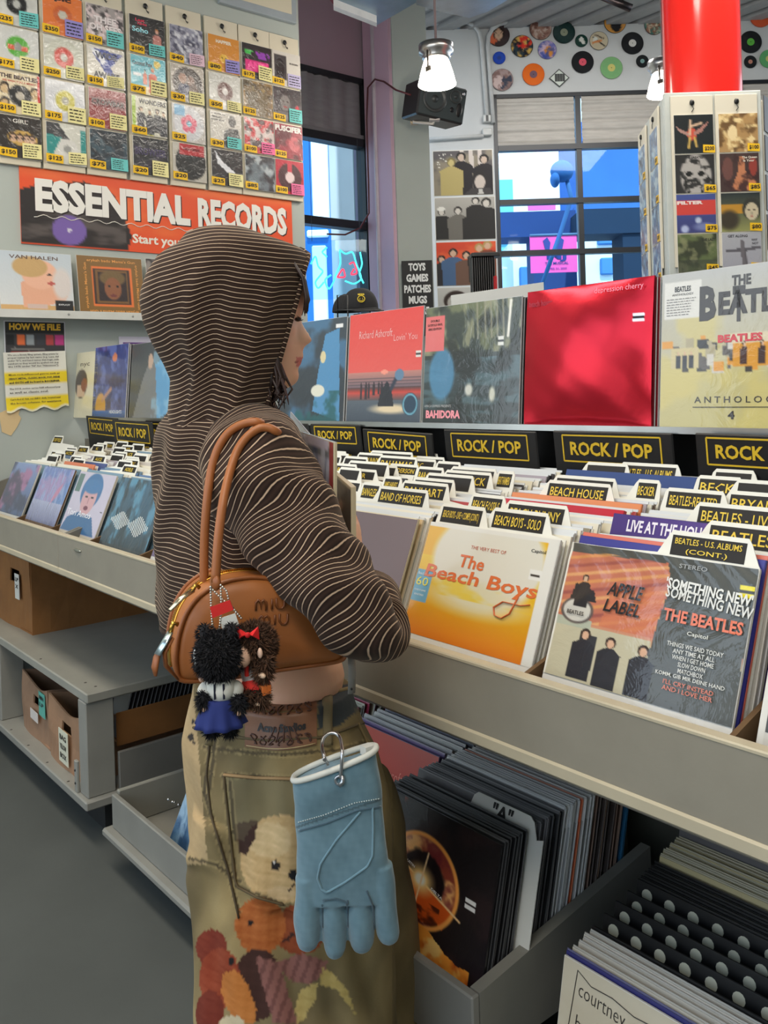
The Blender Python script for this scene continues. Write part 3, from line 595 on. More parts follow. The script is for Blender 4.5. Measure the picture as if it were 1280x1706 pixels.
# ================================================================ printed things
def cover(name, M, w, h, draw, texts, label, cat='record', group=None, th=.004, m=None, n=56, parent=None, edge=(225, 222, 215), extra=None, curve=None, vis=1.):
    mb = MB(); mb.box((-w/2, 0, 0), (w/2, th, h), edge, M); M0 = M
    if vis < 1: M = M.copy(); M[:3, 3] = M[:3, 3]+M[:3, 2]*h*(1-vis); h = h*vis
    A = Art(n, n, (128, 128, 128), 7); draw(A); mb.grid(w-.002, h-.002, A, -.0006, M, .001, curve)
    yy = -.0012 if curve is None else None
    for t in texts:
        x, z = (t[1]-.5)*w, (1-t[2])*h; y = -.0013 if curve is None else -.0036+min(0., float(curve(np.array([x]), np.array([z]))[0]))
        put_text(mb, t[0], x, z, None if t[3] is None else t[3]*w, t[4]*h, t[5], y, t[6] if len(t) > 6 else .02, M, **(t[7] if len(t) > 7 else {}))
    if extra: extra(mb, M, w, h)
    return build(name, mb, m or M_WRAP, parent, label, cat, group)
YEL = (240, 190, 30); INK = (35, 30, 25)
NOTE = {'c': (236, 226, 160), 't': (110, 200, 196), 'v': (150, 140, 205), 'p': (238, 110, 160), 'w': (225, 190, 205), 'l': (190, 180, 215)}
def single(M, w, h, draw, price, note, label, group, texts=(), seed=0, tag_at=(-.02, .02), tagw=.42, n=26):
    """7-inch sleeve in a clear bag with a yellow price tag and a handwritten note"""
    o = M[:3, 3]; root = thing('seven_inch_record', o, label, 'record', group); r = np.random.RandomState(seed)
    cover('sleeve', M, w, h, draw, texts, None, None, parent=root, m=M_WRAP7, n=n, th=.006)
    if price:
        mb = MB(); x0 = -w/2+w*tag_at[0]; z0 = h*tag_at[1]; tw, tH = w*tagw, h*.2
        mb.add([(x0, -.004, z0), (x0+tw, -.004, z0-.004), (x0+tw, -.004, z0+tH-.004), (x0, -.004, z0+tH), (x0, -.002, z0), (x0+tw, -.002, z0-.004), (x0+tw, -.002, z0+tH-.004), (x0, -.002, z0+tH)], [(0, 1, 2, 3), (7, 6, 5, 4), (0, 4, 5, 1), (1, 5, 6, 2), (2, 6, 7, 3), (3, 7, 4, 0)], YEL, M=M)
        put_text(mb, '$'+price, x0+tw*.52, z0+tH*.45, tw*.8, tH*.58, INK, -.005, .03, M); build('price_tag', mb, M_PAPER, root)
    if note:
        mb = MB(); nw, nh = w*.46, h*(.28+.14*r.rand()); x0 = w/2-nw+.002*r.randn(); z0 = h*.03*r.rand(); k = .03*r.randn()
        mb.add([(x0, -.006, z0), (x0+nw, -.006, z0+k*nw), (x0+nw, -.004, z0+nh+k*nw), (x0, -.004, z0+nh), (x0, -.0045, z0), (x0+nw, -.0045, z0+k*nw), (x0+nw, -.003, z0+nh+k*nw), (x0, -.003, z0+nh)], [(0, 1, 2, 3), (7, 6, 5, 4), (0, 4, 5, 1), (1, 5, 6, 2), (2, 6, 7, 3), (3, 7, 4, 0)], NOTE[note], M=M)
        scribble(mb, x0+nw*.08, z0+nh*.08, nw*.84, nh*.82, 4+r.randint(2), INK, -.0072, seed, M, .16, k); build('note', mb, M_PAPER, root)
    return root
# ---- cream strips hanging on the left wall with 4 records each
def lab45(c, hub, bg=(205, 205, 198), ring_c=None):
    def f(A):
        A.rect(0, 0, 1, 1, bg); A.cloud(np.array(bg)*.9, 5, .5, .6, .6)
        if ring_c is not None: A.ell(.5, .5, .47, .47, ring_c, .04)
        A.ell(.5, .48, .25, .25, c, .12); A.ell(.5, .48, .1, .1, hub, .3)
    return f
def fourp(bg, top=None):
    def f(A):
        A.rect(0, 0, 1, 1, bg)
        for i, u in enumerate((.2, .42, .64, .82)): A.person(u, .3+.05*(i % 2), .7, coat=(45, 45, 45))
    return f
def photo(dk, mid, lt, s=0, sc=4):
    return lambda A: (A.rect(0, 0, 1, 1, mid), A.cloud(dk, sc, .45, .6, 1, s), A.cloud(lt, sc*1.6, .52, .62, .9, s+3))
COLS = [
 [('235', 't', lab45((24, 24, 26), (190, 190, 185), (212, 212, 206)), 'black label 45 in a white sleeve', ()),
  ('175', 'c', lambda A: (A.rect(0, 0, 1, 1, (206, 206, 202)), A.ell(.5, .45, .27, .25, (90, 170, 60), .1), A.rect(.25, .44, .75, .52, (215, 90, 60)), A.ell(.5, .45, .1, .1, (150, 150, 145))), '45 with a green and red label', ()),
  ('150', 'c', lambda A: (A.rect(0, 0, 1, 1, (222, 205, 170)), A.ell(.52, .55, .28, .26, (40, 38, 38), .08), A.ell(.52, .55, .1, .1, (190, 180, 165)), [A.face(u, v, .13, (205, 175, 130), (45, 35, 30)) for u, v in ((.15, .42), (.88, .45), (.15, .78))], A.rect(.96, 0, 1, .8, (200, 40, 40))), 'cream sleeve with four drawn heads around a 45', (('THE BEATLES', .5, .12, .9, .1, (60, 30, 30), .04), ('WE WISH YOU A MERRY', .5, .23, .8, .05, (190, 60, 40), .02))),
  ('150', 'c', lambda A: (A.rect(0, 0, 1, 1, (44, 36, 32)), A.ell(.55, .52, .36, .18, (205, 165, 85), .08), [A.face(u, .52, .1) for u in (.32, .48, .64, .78)]), 'dark brown sleeve with four heads in a gold oval', (('GIRL', .5, .12, .36, .1, (215, 210, 200), .02),))],
 [('350', 'v', lambda A: (A.rect(0, 0, 1, 1, (230, 120, 50)), A.ell(.5, .48, .24, .24, (205, 95, 35), .08), A.ell(.5, .48, .11, .11, (200, 195, 180), .2)), 'orange sleeve with round centre hole', (('Epic', .42, .1, .6, .16, (60, 30, 20), .04),)),
  ('250', 'c', lab45((205, 60, 45), (190, 185, 175), (205, 204, 192), (196, 196, 180)), 'clear sleeve showing a red label', ()),
  ('175', 'c', lab45((196, 184, 60), (170, 165, 150), (212, 212, 215)), 'white sleeve showing a yellow label', ()),
  ('125', 'c', lambda A: (A.rect(0, 0, 1, 1, (210, 208, 196)), A.poly([(0, .3), (.4, .3), (.15, .8), (0, .9)], (40, 140, 135)), A.rect(.85, .1, 1, .7, (40, 140, 135)), A.poly([(0, 0), (.3, 0), (.6, .4), (0, .28)], (60, 60, 62)), A.ell(.52, .62, .26, .26, (215, 212, 205)), A.ell(.52, .62, .1, .1, (150, 150, 145))), 'teal and grey sleeve with a white label', ())],
 [('150', 't', lambda A: (A.rect(0, 0, 1, 1, (170, 160, 158)), A.cloud((70, 64, 66), 9, .5, .56), A.cloud((225, 205, 205), 11, .55, .6, 1, 4)), 'grey pink collage sleeve', (('THEE', .5, .36, .6, .17, (235, 225, 225), .04), ('OH SEES', .5, .56, .85, .17, (235, 225, 225), .04))),
  ('150', 'c', lambda A: (A.rect(0, 0, 1, 1, (214, 208, 196)), A.poly([(.05, .05), (.95, .1), (.6, .5), (.95, .95), (.7, .95), (.4, .55)], (34, 60, 150)), A.poly([(.05, .05), (.3, .1), (.5, .35), (.4, .45)], (230, 230, 235))), 'cream sleeve with a blue winged lettering emblem', (('WIDE', .5, .22, .6, .17, (24, 30, 70), .05), ('AWAKE', .5, .72, .7, .17, (24, 24, 34), .05))),
  ('100', 'c', lambda A: (A.rect(0, 0, 1, 1, (140, 30, 34)), A.rect(.05, .24, .98, .44, (112, 20, 28))), 'deep red sleeve with black lettering', (('CROWBAR', .52, .34, .88, .14, (40, 14, 18), .03),)),
  ('75', 't', photo((20, 26, 34), (34, 44, 54), (60, 84, 96), 1), 'very dark blue photo sleeve', ())],
 [('100', 't', lambda A: (A.rect(0, 0, 1, 1, (32, 30, 32)), A.person(.78, .25, .7, (220, 170, 150), (190, 120, 60), (190, 120, 110))), 'black sleeve with a standing figure at right', (('Last', .3, .12, .26, .08, (215, 50, 80), .03), ('Night', .36, .22, .26, .09, (215, 50, 80), .03), ('Soho', .3, .37, .46, .14, (150, 215, 225), .03))),
  ('75', 'c', lambda A: (A.rect(0, 0, 1, 1, (104, 186, 200)), A.ell(.75, .15, .1, .1, (230, 200, 90)), A.rect(0, .8, 1, 1, (215, 190, 130)), A.person(.62, .25, .7, (220, 130, 90), (200, 160, 100), (210, 90, 60)), A.person(.4, .35, .4, coat=(220, 120, 90)), A.ell(.18, .5, .12, .06, (235, 235, 235))), 'turquoise beach cartoon sleeve', (('Coconut Pete', .33, .2, .56, .12, (40, 60, 70), .03),)),
  ('60', None, lambda A: (A.rect(0, 0, 1, 1, (205, 200, 180)), A.rect(0, 0, .1, 1, (160, 190, 50)), A.rect(.1, .9, .6, 1, (200, 190, 60)), [A.person(u, .26+.05*(i % 2), .66) for i, u in enumerate((.25, .5, .72, .9))]), 'yellow green bordered sleeve with four dark suits', (('WONDERS', .58, .12, .78, .13, (30, 30, 30), .04),)),
  ('20', 'c', photo((18, 18, 22), (34, 32, 38), (50, 44, 60), 2), 'blackish sleeve with faint purple lettering', (('BROWSER', .5, .38, .9, .2, (66, 56, 92), .03),))],
 [('40', 'w', photo((60, 60, 84), (150, 150, 168), (222, 222, 228), 5, 7), 'silver and violet patterned sleeve', ()),
  ('30', 'c', lambda A: (A.rect(0, 0, 1, 1, (182, 172, 160)), A.ell(.5, .5, .46, .46, (70, 60, 56), .04), A.ell(.35, .35, .12, .14, (170, 130, 110)), A.ell(.6, .4, .12, .14, (140, 110, 96)), A.ell(.4, .65, .2, .16, (50, 56, 90)), A.ell(.68, .66, .14, .2, (110, 90, 80))), 'round photo picture disc', ()),
  ('25', None, lambda A: (A.rect(0, 0, 1, 1, (184, 178, 172)), A.ell(.5, .5, .46, .46, (196, 196, 200), .04), [A.ell(.5+.15*math.cos(t), .5+.15*math.sin(t), .11, .11, (214, 80, 110)) for t in np.arange(5)*1.2566-1.57], A.ell(.5, .5, .08, .08, (110, 170, 190)), A.rect(.08, .02, .38, .3, (90, 160, 200))), 'clear disc with a pink flower centre', ()),
  ('20', None, lambda A: (A.rect(0, 0, 1, 1, (190, 184, 172)), A.ell(.52, .5, .47, .47, (26, 27, 28), .04), A.rect(.2, 0, .92, .28, (178, 24, 36))), 'black disc under a red header card', (('NIGHTMARE', .55, .14, .5, .08, (110, 10, 20), .03),))],
 [('80', 'v', lambda A: (A.rect(0, 0, 1, 1, (214, 138, 40)), A.ell(.5, .62, .14, .13, (235, 185, 60)), A.ell(.45, .6, .02, .03, (30, 26, 24)), A.ell(.56, .6, .02, .03, (30, 26, 24))), 'plain orange sleeve with a small yellow ball', (('HAPPIER', .5, .16, .5, .1, (236, 222, 200), .05),)),
  ('50', 'c', lab45((96, 50, 44), (215, 210, 205), (202, 200, 192)), 'white sleeve with a brown label', ()),
  ('30', 't', lambda A: (A.rect(0, 0, 1, 1, (196, 190, 180)), A.poly([(.38, 1), (.42, .55), (.6, .42), (.9, .44), (.99, 1)], (66, 68, 68)), A.ell(.7, .22, .11, .17, (28, 28, 30))), 'grey sleeve with a masked figure', (('DJ MISTER CEE', .26, .08, .46, .05, (50, 48, 46), .02), ('PRESENTS', .2, .16, .34, .05, (50, 48, 46), .02), ('BIGGIE BDAY', .24, .24, .42, .05, (50, 48, 46), .02))),
  ('25', 'c', lambda A: (A.rect(0, 0, 1, 1, (44, 42, 44)), A.poly([(.1, .02), (.3, .3), (.75, .6), (.5, .62), (.2, .4)], (228, 228, 232))), 'black sleeve with a white bird streak', ())],
 [('175', 'c', lambda A: (A.rect(0, 0, 1, 1, (26, 24, 28)), A.rect(.05, .2, .4, .3, (60, 190, 80)), A.rect(.42, .2, .95, .38, (150, 60, 180)), A.cloud((30, 26, 30), 12, .5, .52, 1, 1), A.poly([(.1, .48), (.9, .44), (.95, .75), (.1, .78)], (226, 40, 130))), 'black sleeve with green purple and hot pink lettering', (('ANTI', .5, .6, .7, .2, (255, 80, 160), .06),)),
  ('125', None, lambda A: (A.rect(0, 0, 1, 1, (152, 122, 74)), A.rect(.08, .06, .92, .94, (120, 98, 60)), A.cloud((70, 60, 36), 8, .5, .56, .9, 3), A.person(.35, .1, .85, (130, 110, 60), (60, 50, 30), (90, 76, 44)), A.person(.68, .12, .85, (150, 126, 70), (60, 50, 30), (100, 84, 48))), 'dull gold engraved sleeve', ()),
  ('100', 'p', lambda A: (A.rect(0, 0, 1, 1, (206, 190, 186)), A.rect(.3, 0, 1, .2, (196, 30, 44)), A.cloud((200, 40, 50), 7, .52, .56, .9, 2), A.cloud((60, 56, 58), 9, .56, .6, .9, 6)), 'red and white patterned sleeve', ()),
  ('85', None, photo((36, 44, 52), (110, 124, 132), (186, 196, 200), 9, 3), 'grey blue close-up photo sleeve', ())],
 [('125', 'l', lambda A: (A.rect(0, 0, 1, 1, (214, 208, 198)), A.rect(.05, .12, .5, .82, (60, 60, 62)), A.ell(.27, .5, .15, .3, (24, 24, 26))), 'white sleeve with a small black photo at left', (('BUDDEN', .76, .3, .3, .05, (50, 48, 46), .02),)),
  ('125', 't', lambda A: (A.rect(0, 0, 1, 1, (56, 54, 58)), A.face(.42, .4, .26, (120, 116, 114), (40, 38, 40)), A.poly([(0, 1), (.15, .7), (.6, .7), (.75, 1)], (90, 88, 88)), A.ell(.85, .55, .07, .08, (190, 40, 60))), 'dark grey portrait sleeve', ()),
  ('125', None, lambda A: (A.rect(0, 0, 1, 1, (150, 36, 56)), A.ell(.7, .55, .2, .22, (196, 90, 100)), A.cloud((90, 20, 36), 4, .5, .6)), 'crimson sleeve with white block lettering', (('PUSCIFER', .5, .13, .94, .17, (230, 226, 220), .05),)),
  ('100', 'p', lambda A: (A.rect(0, 0, 1, 1, (186, 30, 56)), A.ell(.5, .5, .42, .42, (58, 24, 34), .05), A.rect(.44, 0, .56, .6, (196, 40, 64)), A.ell(.5, .5, .16, .16, (226, 206, 206))), 'red sleeve showing a black disc with white label', ())]]
cy = [1.288+.0, 1.499, 1.716, 1.932, 2.168, 2.397, 2.614, 2.826]; ce = [1.468, 1.699, 1.914, 2.148, 2.376, 2.603, 2.811, 3.008]
cy = [1.282, 1.497, 1.716, 1.933, 2.165, 2.394, 2.612, 2.822]
ZT = [3.362, 3.152, 2.938, 2.728]
CREAM = (214, 204, 182)
for i in range(8):
    w_ = .2; yc = (cy[i]+ce[i])/2-.012; yc = [1.372, 1.592, 1.808, 2.036, 2.262, 2.49, 2.704, 2.905][i]
    M = frame((WX+.02, yc, 2.497), (0, 1, 0), (-1, 0, 0), UP)
    root = thing('hanging_strip', M[:3, 3], 'cream board strip on the left wall, %s from the left' % ('first second third fourth fifth sixth seventh eighth'.split()[i]), 'display strip')
    mb = MB(); mb.bbox((-.107, .0, 0), (.1, .014, .965), .002, CREAM, M); build('board', mb, M_PAPER, root)
    mb = MB(); mb.ell((0, -.006, .925), (.013, .008, .015), (28, 28, 28), 12, 6, M); mb.tube([(0, -.008, .912), (.006, -.012, .895), (.014, -.012, .888), (.018, -.01, .896), (.004, -.008, .9)], .002, (40, 40, 40), 5, M=M); build('hook', mb, M_BLACK, root)
    for j in range(4):
        pr, nt_, dr, lb, tx = COLS[i][j]
        Ms = frame((WX+.03, yc+.004, ZT[j]-.2), (0, 1, 0), (-1, 0, 0), UP)
        single(Ms, .196, .2, dr, pr, nt_, lb+', %s row of strip %s' % ('top second third bottom'.split()[j], 'one two three four five six seven eight'.split()[i]), 'seven inch records on the left wall', tx, i*4+j)
# ---- banner
def ban(A):
    A.rect(0, 0, 1, 1, (230, 84, 42)); A.cloud((240, 120, 60), 3, .5, .7, .8, 2)
    A.poly([(0, .3), (.05, .22), (.2, .1), (.3, .22), (.33, .5), (.36, .8), (.34, 1), (0, 1)], (46, 40, 40)); A.cloud((110, 100, 96), 7, .52, .6, .7, 5, 1, 1, (A.U < .34)*(A.V > .5)*(A.a[..., 0] < 90))
    A.ell(.15, .78, .055, .2, (122, 96, 168), .1); A.ell(.15, .78, .006, .02, (220, 215, 225))
M = frame((WX+.006, (1.372+2.93)/2, 2.125), (0, 1, 0), (-1, 0, 0), UP); w_, h_ = 2.93-1.372, .372
mb = MB(); mb.box((-w_/2, 0, 0), (w_/2, .006, h_), (225, 90, 50), M); A = Art(40, 150); ban(A); mb.grid(w_, h_, A, -.0008, M)
bx = lambda u: (u-.5)*w_
for t, a, b in (('ESSENTIAL', .045, .575), ('RECORDS', .605, .975)):
    put_text(mb, t, bx((a+b)/2)+.006, h_*.655-.006, (b-a)*w_, h_*.44, (40, 26, 26), -.0014, .05, M); put_text(mb, t, bx((a+b)/2), h_*.655, (b-a)*w_, h_*.44, (236, 232, 224), -.002, .05, M)
put_text(mb, 'Start your collection today!', bx(.36), h_*.17, .52*w_, h_*.17, (238, 228, 214), -.002, .03, M, anchor='l')
q = np.linspace(.04, .9, 90); mb.tube([(bx(u), -.002, h_*(.375+.02*math.sin(u*110))) for u in q], .0022, (236, 228, 216), 4, M=M)
build('wall_banner', mb, M_PRINT, None, 'orange banner reading ESSENTIAL RECORDS under the hanging strips', 'banner')
# ---- framed print above, cut by the frame
M, w_, h_ = rect('X', WX+.02, 362, -60, 492, 30); h_ = .5; root = thing('framed_print', M[:3, 3], 'grey framed print priced 400 at the top of the left wall', 'picture')
M = frame((WX+.02, (onX(362, 5, WX)[1]+onX(490, 40, WX)[1])/2, onX(425, 24, WX)[2]), (0, 1, 0), (-1, 0, 0), UP); w_ = onX(490, 40, WX)[1]-onX(362, 5, WX)[1]
mb = MB(); mb.bbox((-w_/2, -.01, 0), (w_/2, .02, h_), .003, (158, 166, 172), M); build('frame', mb, M_PAINT, root)
mb = MB(); A = Art(40, 40, (214, 204, 180)); A.rect(.15, .1, .8, .84, (228, 222, 208)).cloud((26, 26, 28), 6, .5, .54, 1, 3, 1, 1, (A.U > .15)*(A.U < .8)*(A.V < .84)); mb.grid(w_-.07, h_-.06, A, -.012, M, .045)
mb.box((-w_/2+.05, -.014, .06), (-w_/2+.2, -.0125, .11), YEL, M); put_text(mb, '$400', -w_/2+.125, .085, .11, .03, INK, -.016, .03, M); build('print', mb, M_PAPER, root)
# ---- record ledge on the left wall
LY = float(onX(120, 524, WX+.115)[2])
mb = MB(); mb.box((WX, .6, LY-.012), (WX+.11, 2.9, LY), (196, 196, 190)); mb.box((WX+.1, .6, LY-.02), (WX+.115, 2.9, LY+.018), (206, 206, 200))
for yy in np.arange(.9, 2.6, .325): mb.ell((WX+.116, yy, LY), (.003, .006, .006), (150, 150, 146), 8, 6)
build('wall_ledge', mb, M_PAINT, None, 'narrow grey ledge on the left wall holding upright records', 'shelf')
def ledge(x0, x1, yt, **k):
    a, b = onX(x0, 522, WX+.09), onX(x1, 522, WX+.09); return dict(M=place((WX+.09, (a[1]+b[1])/2, LY+.001), math.pi/2, .12), w=b[1]-a[1], h=(onX((x0+x1)/2, yt, WX+.07)[2]-LY)/.993, **k)
def d_baby(A):
    A.grad((190, 200, 208), (214, 214, 212)); A.rect(0, .86, 1, 1, (205, 165, 110)); A.poly([(.3, .9), (.28, .5), (.45, .42), (.75, .5), (.95, .6), (.9, .75), (.7, .85)], (226, 168, 138)); A.ell(.55, .36, .25, .24, (232, 178, 150)); A.ell(.42, .24, .24, .17, (196, 160, 106)); A.ell(.85, .5, .13, .26, (215, 205, 200), .4)
    A.ell(.68, .36, .03, .02, (60, 50, 50)); A.ell(.7, .5, .05, .03, (190, 90, 80)); A.rect(.36, .84, .62, .92, (205, 180, 170)); A.rect(.74, .78, .99, .96, (22, 22, 24))
cover('lp_record', **ledge(2, 125, 420), draw=d_baby, texts=(('VAN HALEN', .48, .09, .66, .06, (96, 70, 60), .01), ('EXPLICIT', .86, .84, .16, .025, (220, 220, 220), .02)), label='pale sleeve with a blond infant on the wall ledge, leftmost', group='records on the wall ledge')
def d_gold(A):
    A.rect(0, 0, 1, 1, (128, 92, 40)); A.rect(.2, .17, .82, .85, (226, 116, 52)); A.rect(.235, .2, .785, .815, (60, 40, 34)); A.rect(.26, .225, .76, .79, (120, 84, 44)); A.rect(.3, .26, .73, .76, (44, 30, 32)); A.ell(.52, .36, .2, .13, (112, 88, 52), .2); A.ell(.52, .54, .13, .19, (140, 86, 56)); A.ell(.52, .66, .05, .025, (110, 50, 50)); A.ell(.46, .5, .03, .012, (20, 14, 14)); A.ell(.59, .5, .03, .012, (20, 14, 14))
cover('lp_record', **ledge(134, 243, 428), draw=d_gold, texts=(("erykah badu Mama's Gun", .52, .08, .74, .06, (232, 160, 80), .01), ("erykah badu Mama's Gun", .52, .925, .74, .06, (232, 160, 80), .01, dict(rot=math.pi)), ("erykah badu Mama's Gun", .9, .5, .68, .06, (232, 160, 80), .01, dict(rot=-math.pi/2)), ("erykah badu Mama's Gun", .12, .5, .68, .06, (232, 160, 80), .01, dict(rot=math.pi/2))), label='brown and gold sleeve with an orange framed portrait on the wall ledge', group='records on the wall ledge')
cover('lp_record', **ledge(250, 350, 434), draw=lambda A: (A.rect(0, 0, 1, 1, (38, 32, 34)), A.cloud((150, 60, 60), 4, .55, .6, .9), A.cloud((180, 170, 160), 5, .58, .62, .7, 3)), texts=(), label='black and red sleeve on the wall ledge beside the hood', group='records on the wall ledge')
# ---- HOW WE FILE notice
M, w_, h_ = rect('X', WX+.004, 7, 535, 109, 592)
root = thing('wall_notice', M[:3, 3]-UP*.33, 'torn paper notice headed HOW WE FILE under the wall ledge', 'notice')
mb = MB(); mb.box((-w_/2, 0, 0), (w_/2, .002, h_), (205, 205, 210), M); A = Art(20, 40, (26, 24, 24)); A.rect(0, .36, 1, 1, (60, 58, 60))
for i, c in enumerate(((30, 30, 32), (225, 110, 60), (150, 156, 160), (60, 60, 66), (180, 70, 70), (190, 60, 130))): A.rect(.02+i*.165, .4, .15+i*.165, .7, c)
for i in range(26): A.rect(A.r.rand()*.95, .74+.2*A.r.rand(), A.r.rand()*.95, .76+.2*A.r.rand(), (190, 185, 175), .5)
A.rect(.1, .93, .8, 1, (190, 60, 50)); mb.grid(w_-.01, h_-.01, A, -.0006, M, .005); put_text(mb, 'HOW WE FILE', 0, h_*.83, w_*.84, h_*.2, (230, 180, 50), -.0016, .05, M); build('header_sheet', mb, M_PRINT, root)
M2, w2, h2 = rect('X', WX+.004, 9, 586, 112, 682); M2 = M2 @ np.array(Matrix.Rotation(-.03, 4, 'Y')); mb = MB()
X, Z = np.meshgrid(np.linspace(-w2/2, w2/2, 18), np.linspace(0, h2, 20)); Y = -.004-.03*np.clip(X/w2-.15, 0, 1)**1.2*(1-.4*Z/h2)-.012*np.clip(.15-Z/h2, 0, 1)*(1+np.sin(X*40))*2
i, j = np.meshgrid(np.arange(19), np.arange(17), indexing='ij'); i, j = i.ravel(), j.ravel(); f = np.stack([i*18+j, i*18+j+1, (i+1)*18+j+1, (i+1)*18+j], 1)
cl = np.zeros(X.shape+(3,)); cl[:] = (226, 224, 212); v_ = 1-Z/h2
for a, b in ((.34, .56), (.76, .95)): cl[(v_ > a) & (v_ < b)] = (236, 208, 36)
mb.add(np.stack([X, Y, Z+.01*np.sin(X*60)*(Z < .02)], 2).reshape(-1, 3), f, cl.reshape(-1, 3), True, M2)
L8 = [('We use a library filing system, filing artists by', .95), ('proper names by last name (e.g. Lana del', .9), ('under "D"), and band names that begin with', .85), ('numbers as they would be spelled out (e.g.', .8), ('the 1975 under "N" for "Nineteen").', .75), ('Most rock-influenced genres such as', .61), ('HEAVY METAL, CLASSIC ROCK, POP, INDIE', .545), ('and GOTH will be found in ROCK/POP.', .48), ('The SOUL section carries R&B influenced pop', .37), ('as well as classic soul.', .31), ("Can't find it? Ask our INFO desk, located near", .19), ('the brown columns, for assistance', .125)]
for t, z in L8: put_text(mb, t, -w2*.44, h2*z, w2*(.62 if len(t) < 30 else .82), h2*.038, (60, 56, 50), -.007-.004, .02 if t[:2] not in ('HE', 'an') else .05, M2, anchor='l', res=1)
build('text_sheet', mb, M_PAPER, root, label='white and yellow text sheet peeling at its edge')
mb = MB(); M, w_, h_ = rect('X', WX+.002, 4, 692, 31, 726); mb.prism([(-.05, .11), (-.04, .02), (0, 0), (.03, .04), (.05, .08), (.038, .1), (.045, .12), (.0, .13)], -.001, .001, (214, 186, 140), M); build('torn_patch', mb, M_PAPER, None, 'bare cream patch of torn paint on the wall below the notice', 'patch')
mb = MB(); M, w_, h_ = rect('X', WX+.01, 199, 561, 275, 600); mb.box((-w_/2, 0, -.1), (w_/2, .006, h_), (205, 200, 215), M); mb.box((-w_/2+.02, -.001, -.1), (w_/2-.02, .0, h_-.03), (110, 74, 140), M); build('framed_poster', mb, M_PRINT, None, 'purple poster edge on the wall above the small shelf records', 'poster')

# ---- rack of 45s around the red column
def rack_board(M, wd, ht, label, data, gname, xs, sw=.186):
    root = thing('rack_board', M[:3, 3], label, 'display board'); mb = MB(); mb.bbox((-wd/2, 0, 0), (wd/2, .025, ht), .004, (192, 196, 192), M); build('panel', mb, M_PAINT, root)
    for k, x in enumerate(xs):
        mb = MB(); mb.bbox((x-.1, -.012, .05), (x+.1, -.002, ht-.02), .002, (214, 206, 188), M); build('strip_board', mb, M_PAPER, root)
        mb = MB(); mb.ell((x, -.016, ht-.055), (.012, .007, .014), (24, 24, 24), 12, 6, M); mb.tube([(x, -.016, ht-.07), (x+.006, -.02, ht-.085), (x-.004, -.018, ht-.1)], .002, (40, 40, 40), 5, M=M); build('hook', mb, M_BLACK, root)
        for j in range(4):
            pr, dr, lb, tx = data[k][j]; z = ht-.112-.187*(j+1)+.004
            Mj = M.copy(); Mj[:3, 3] = M[:3, 3]+M[:3, 0]*(x+.004)+M[:3, 1]*-.016+UP*z
            single(Mj, sw, .183, dr, pr, None, lb, gname, tx, 50+k*4+j, tag_at=(.72, .02), tagw=.3, n=30)
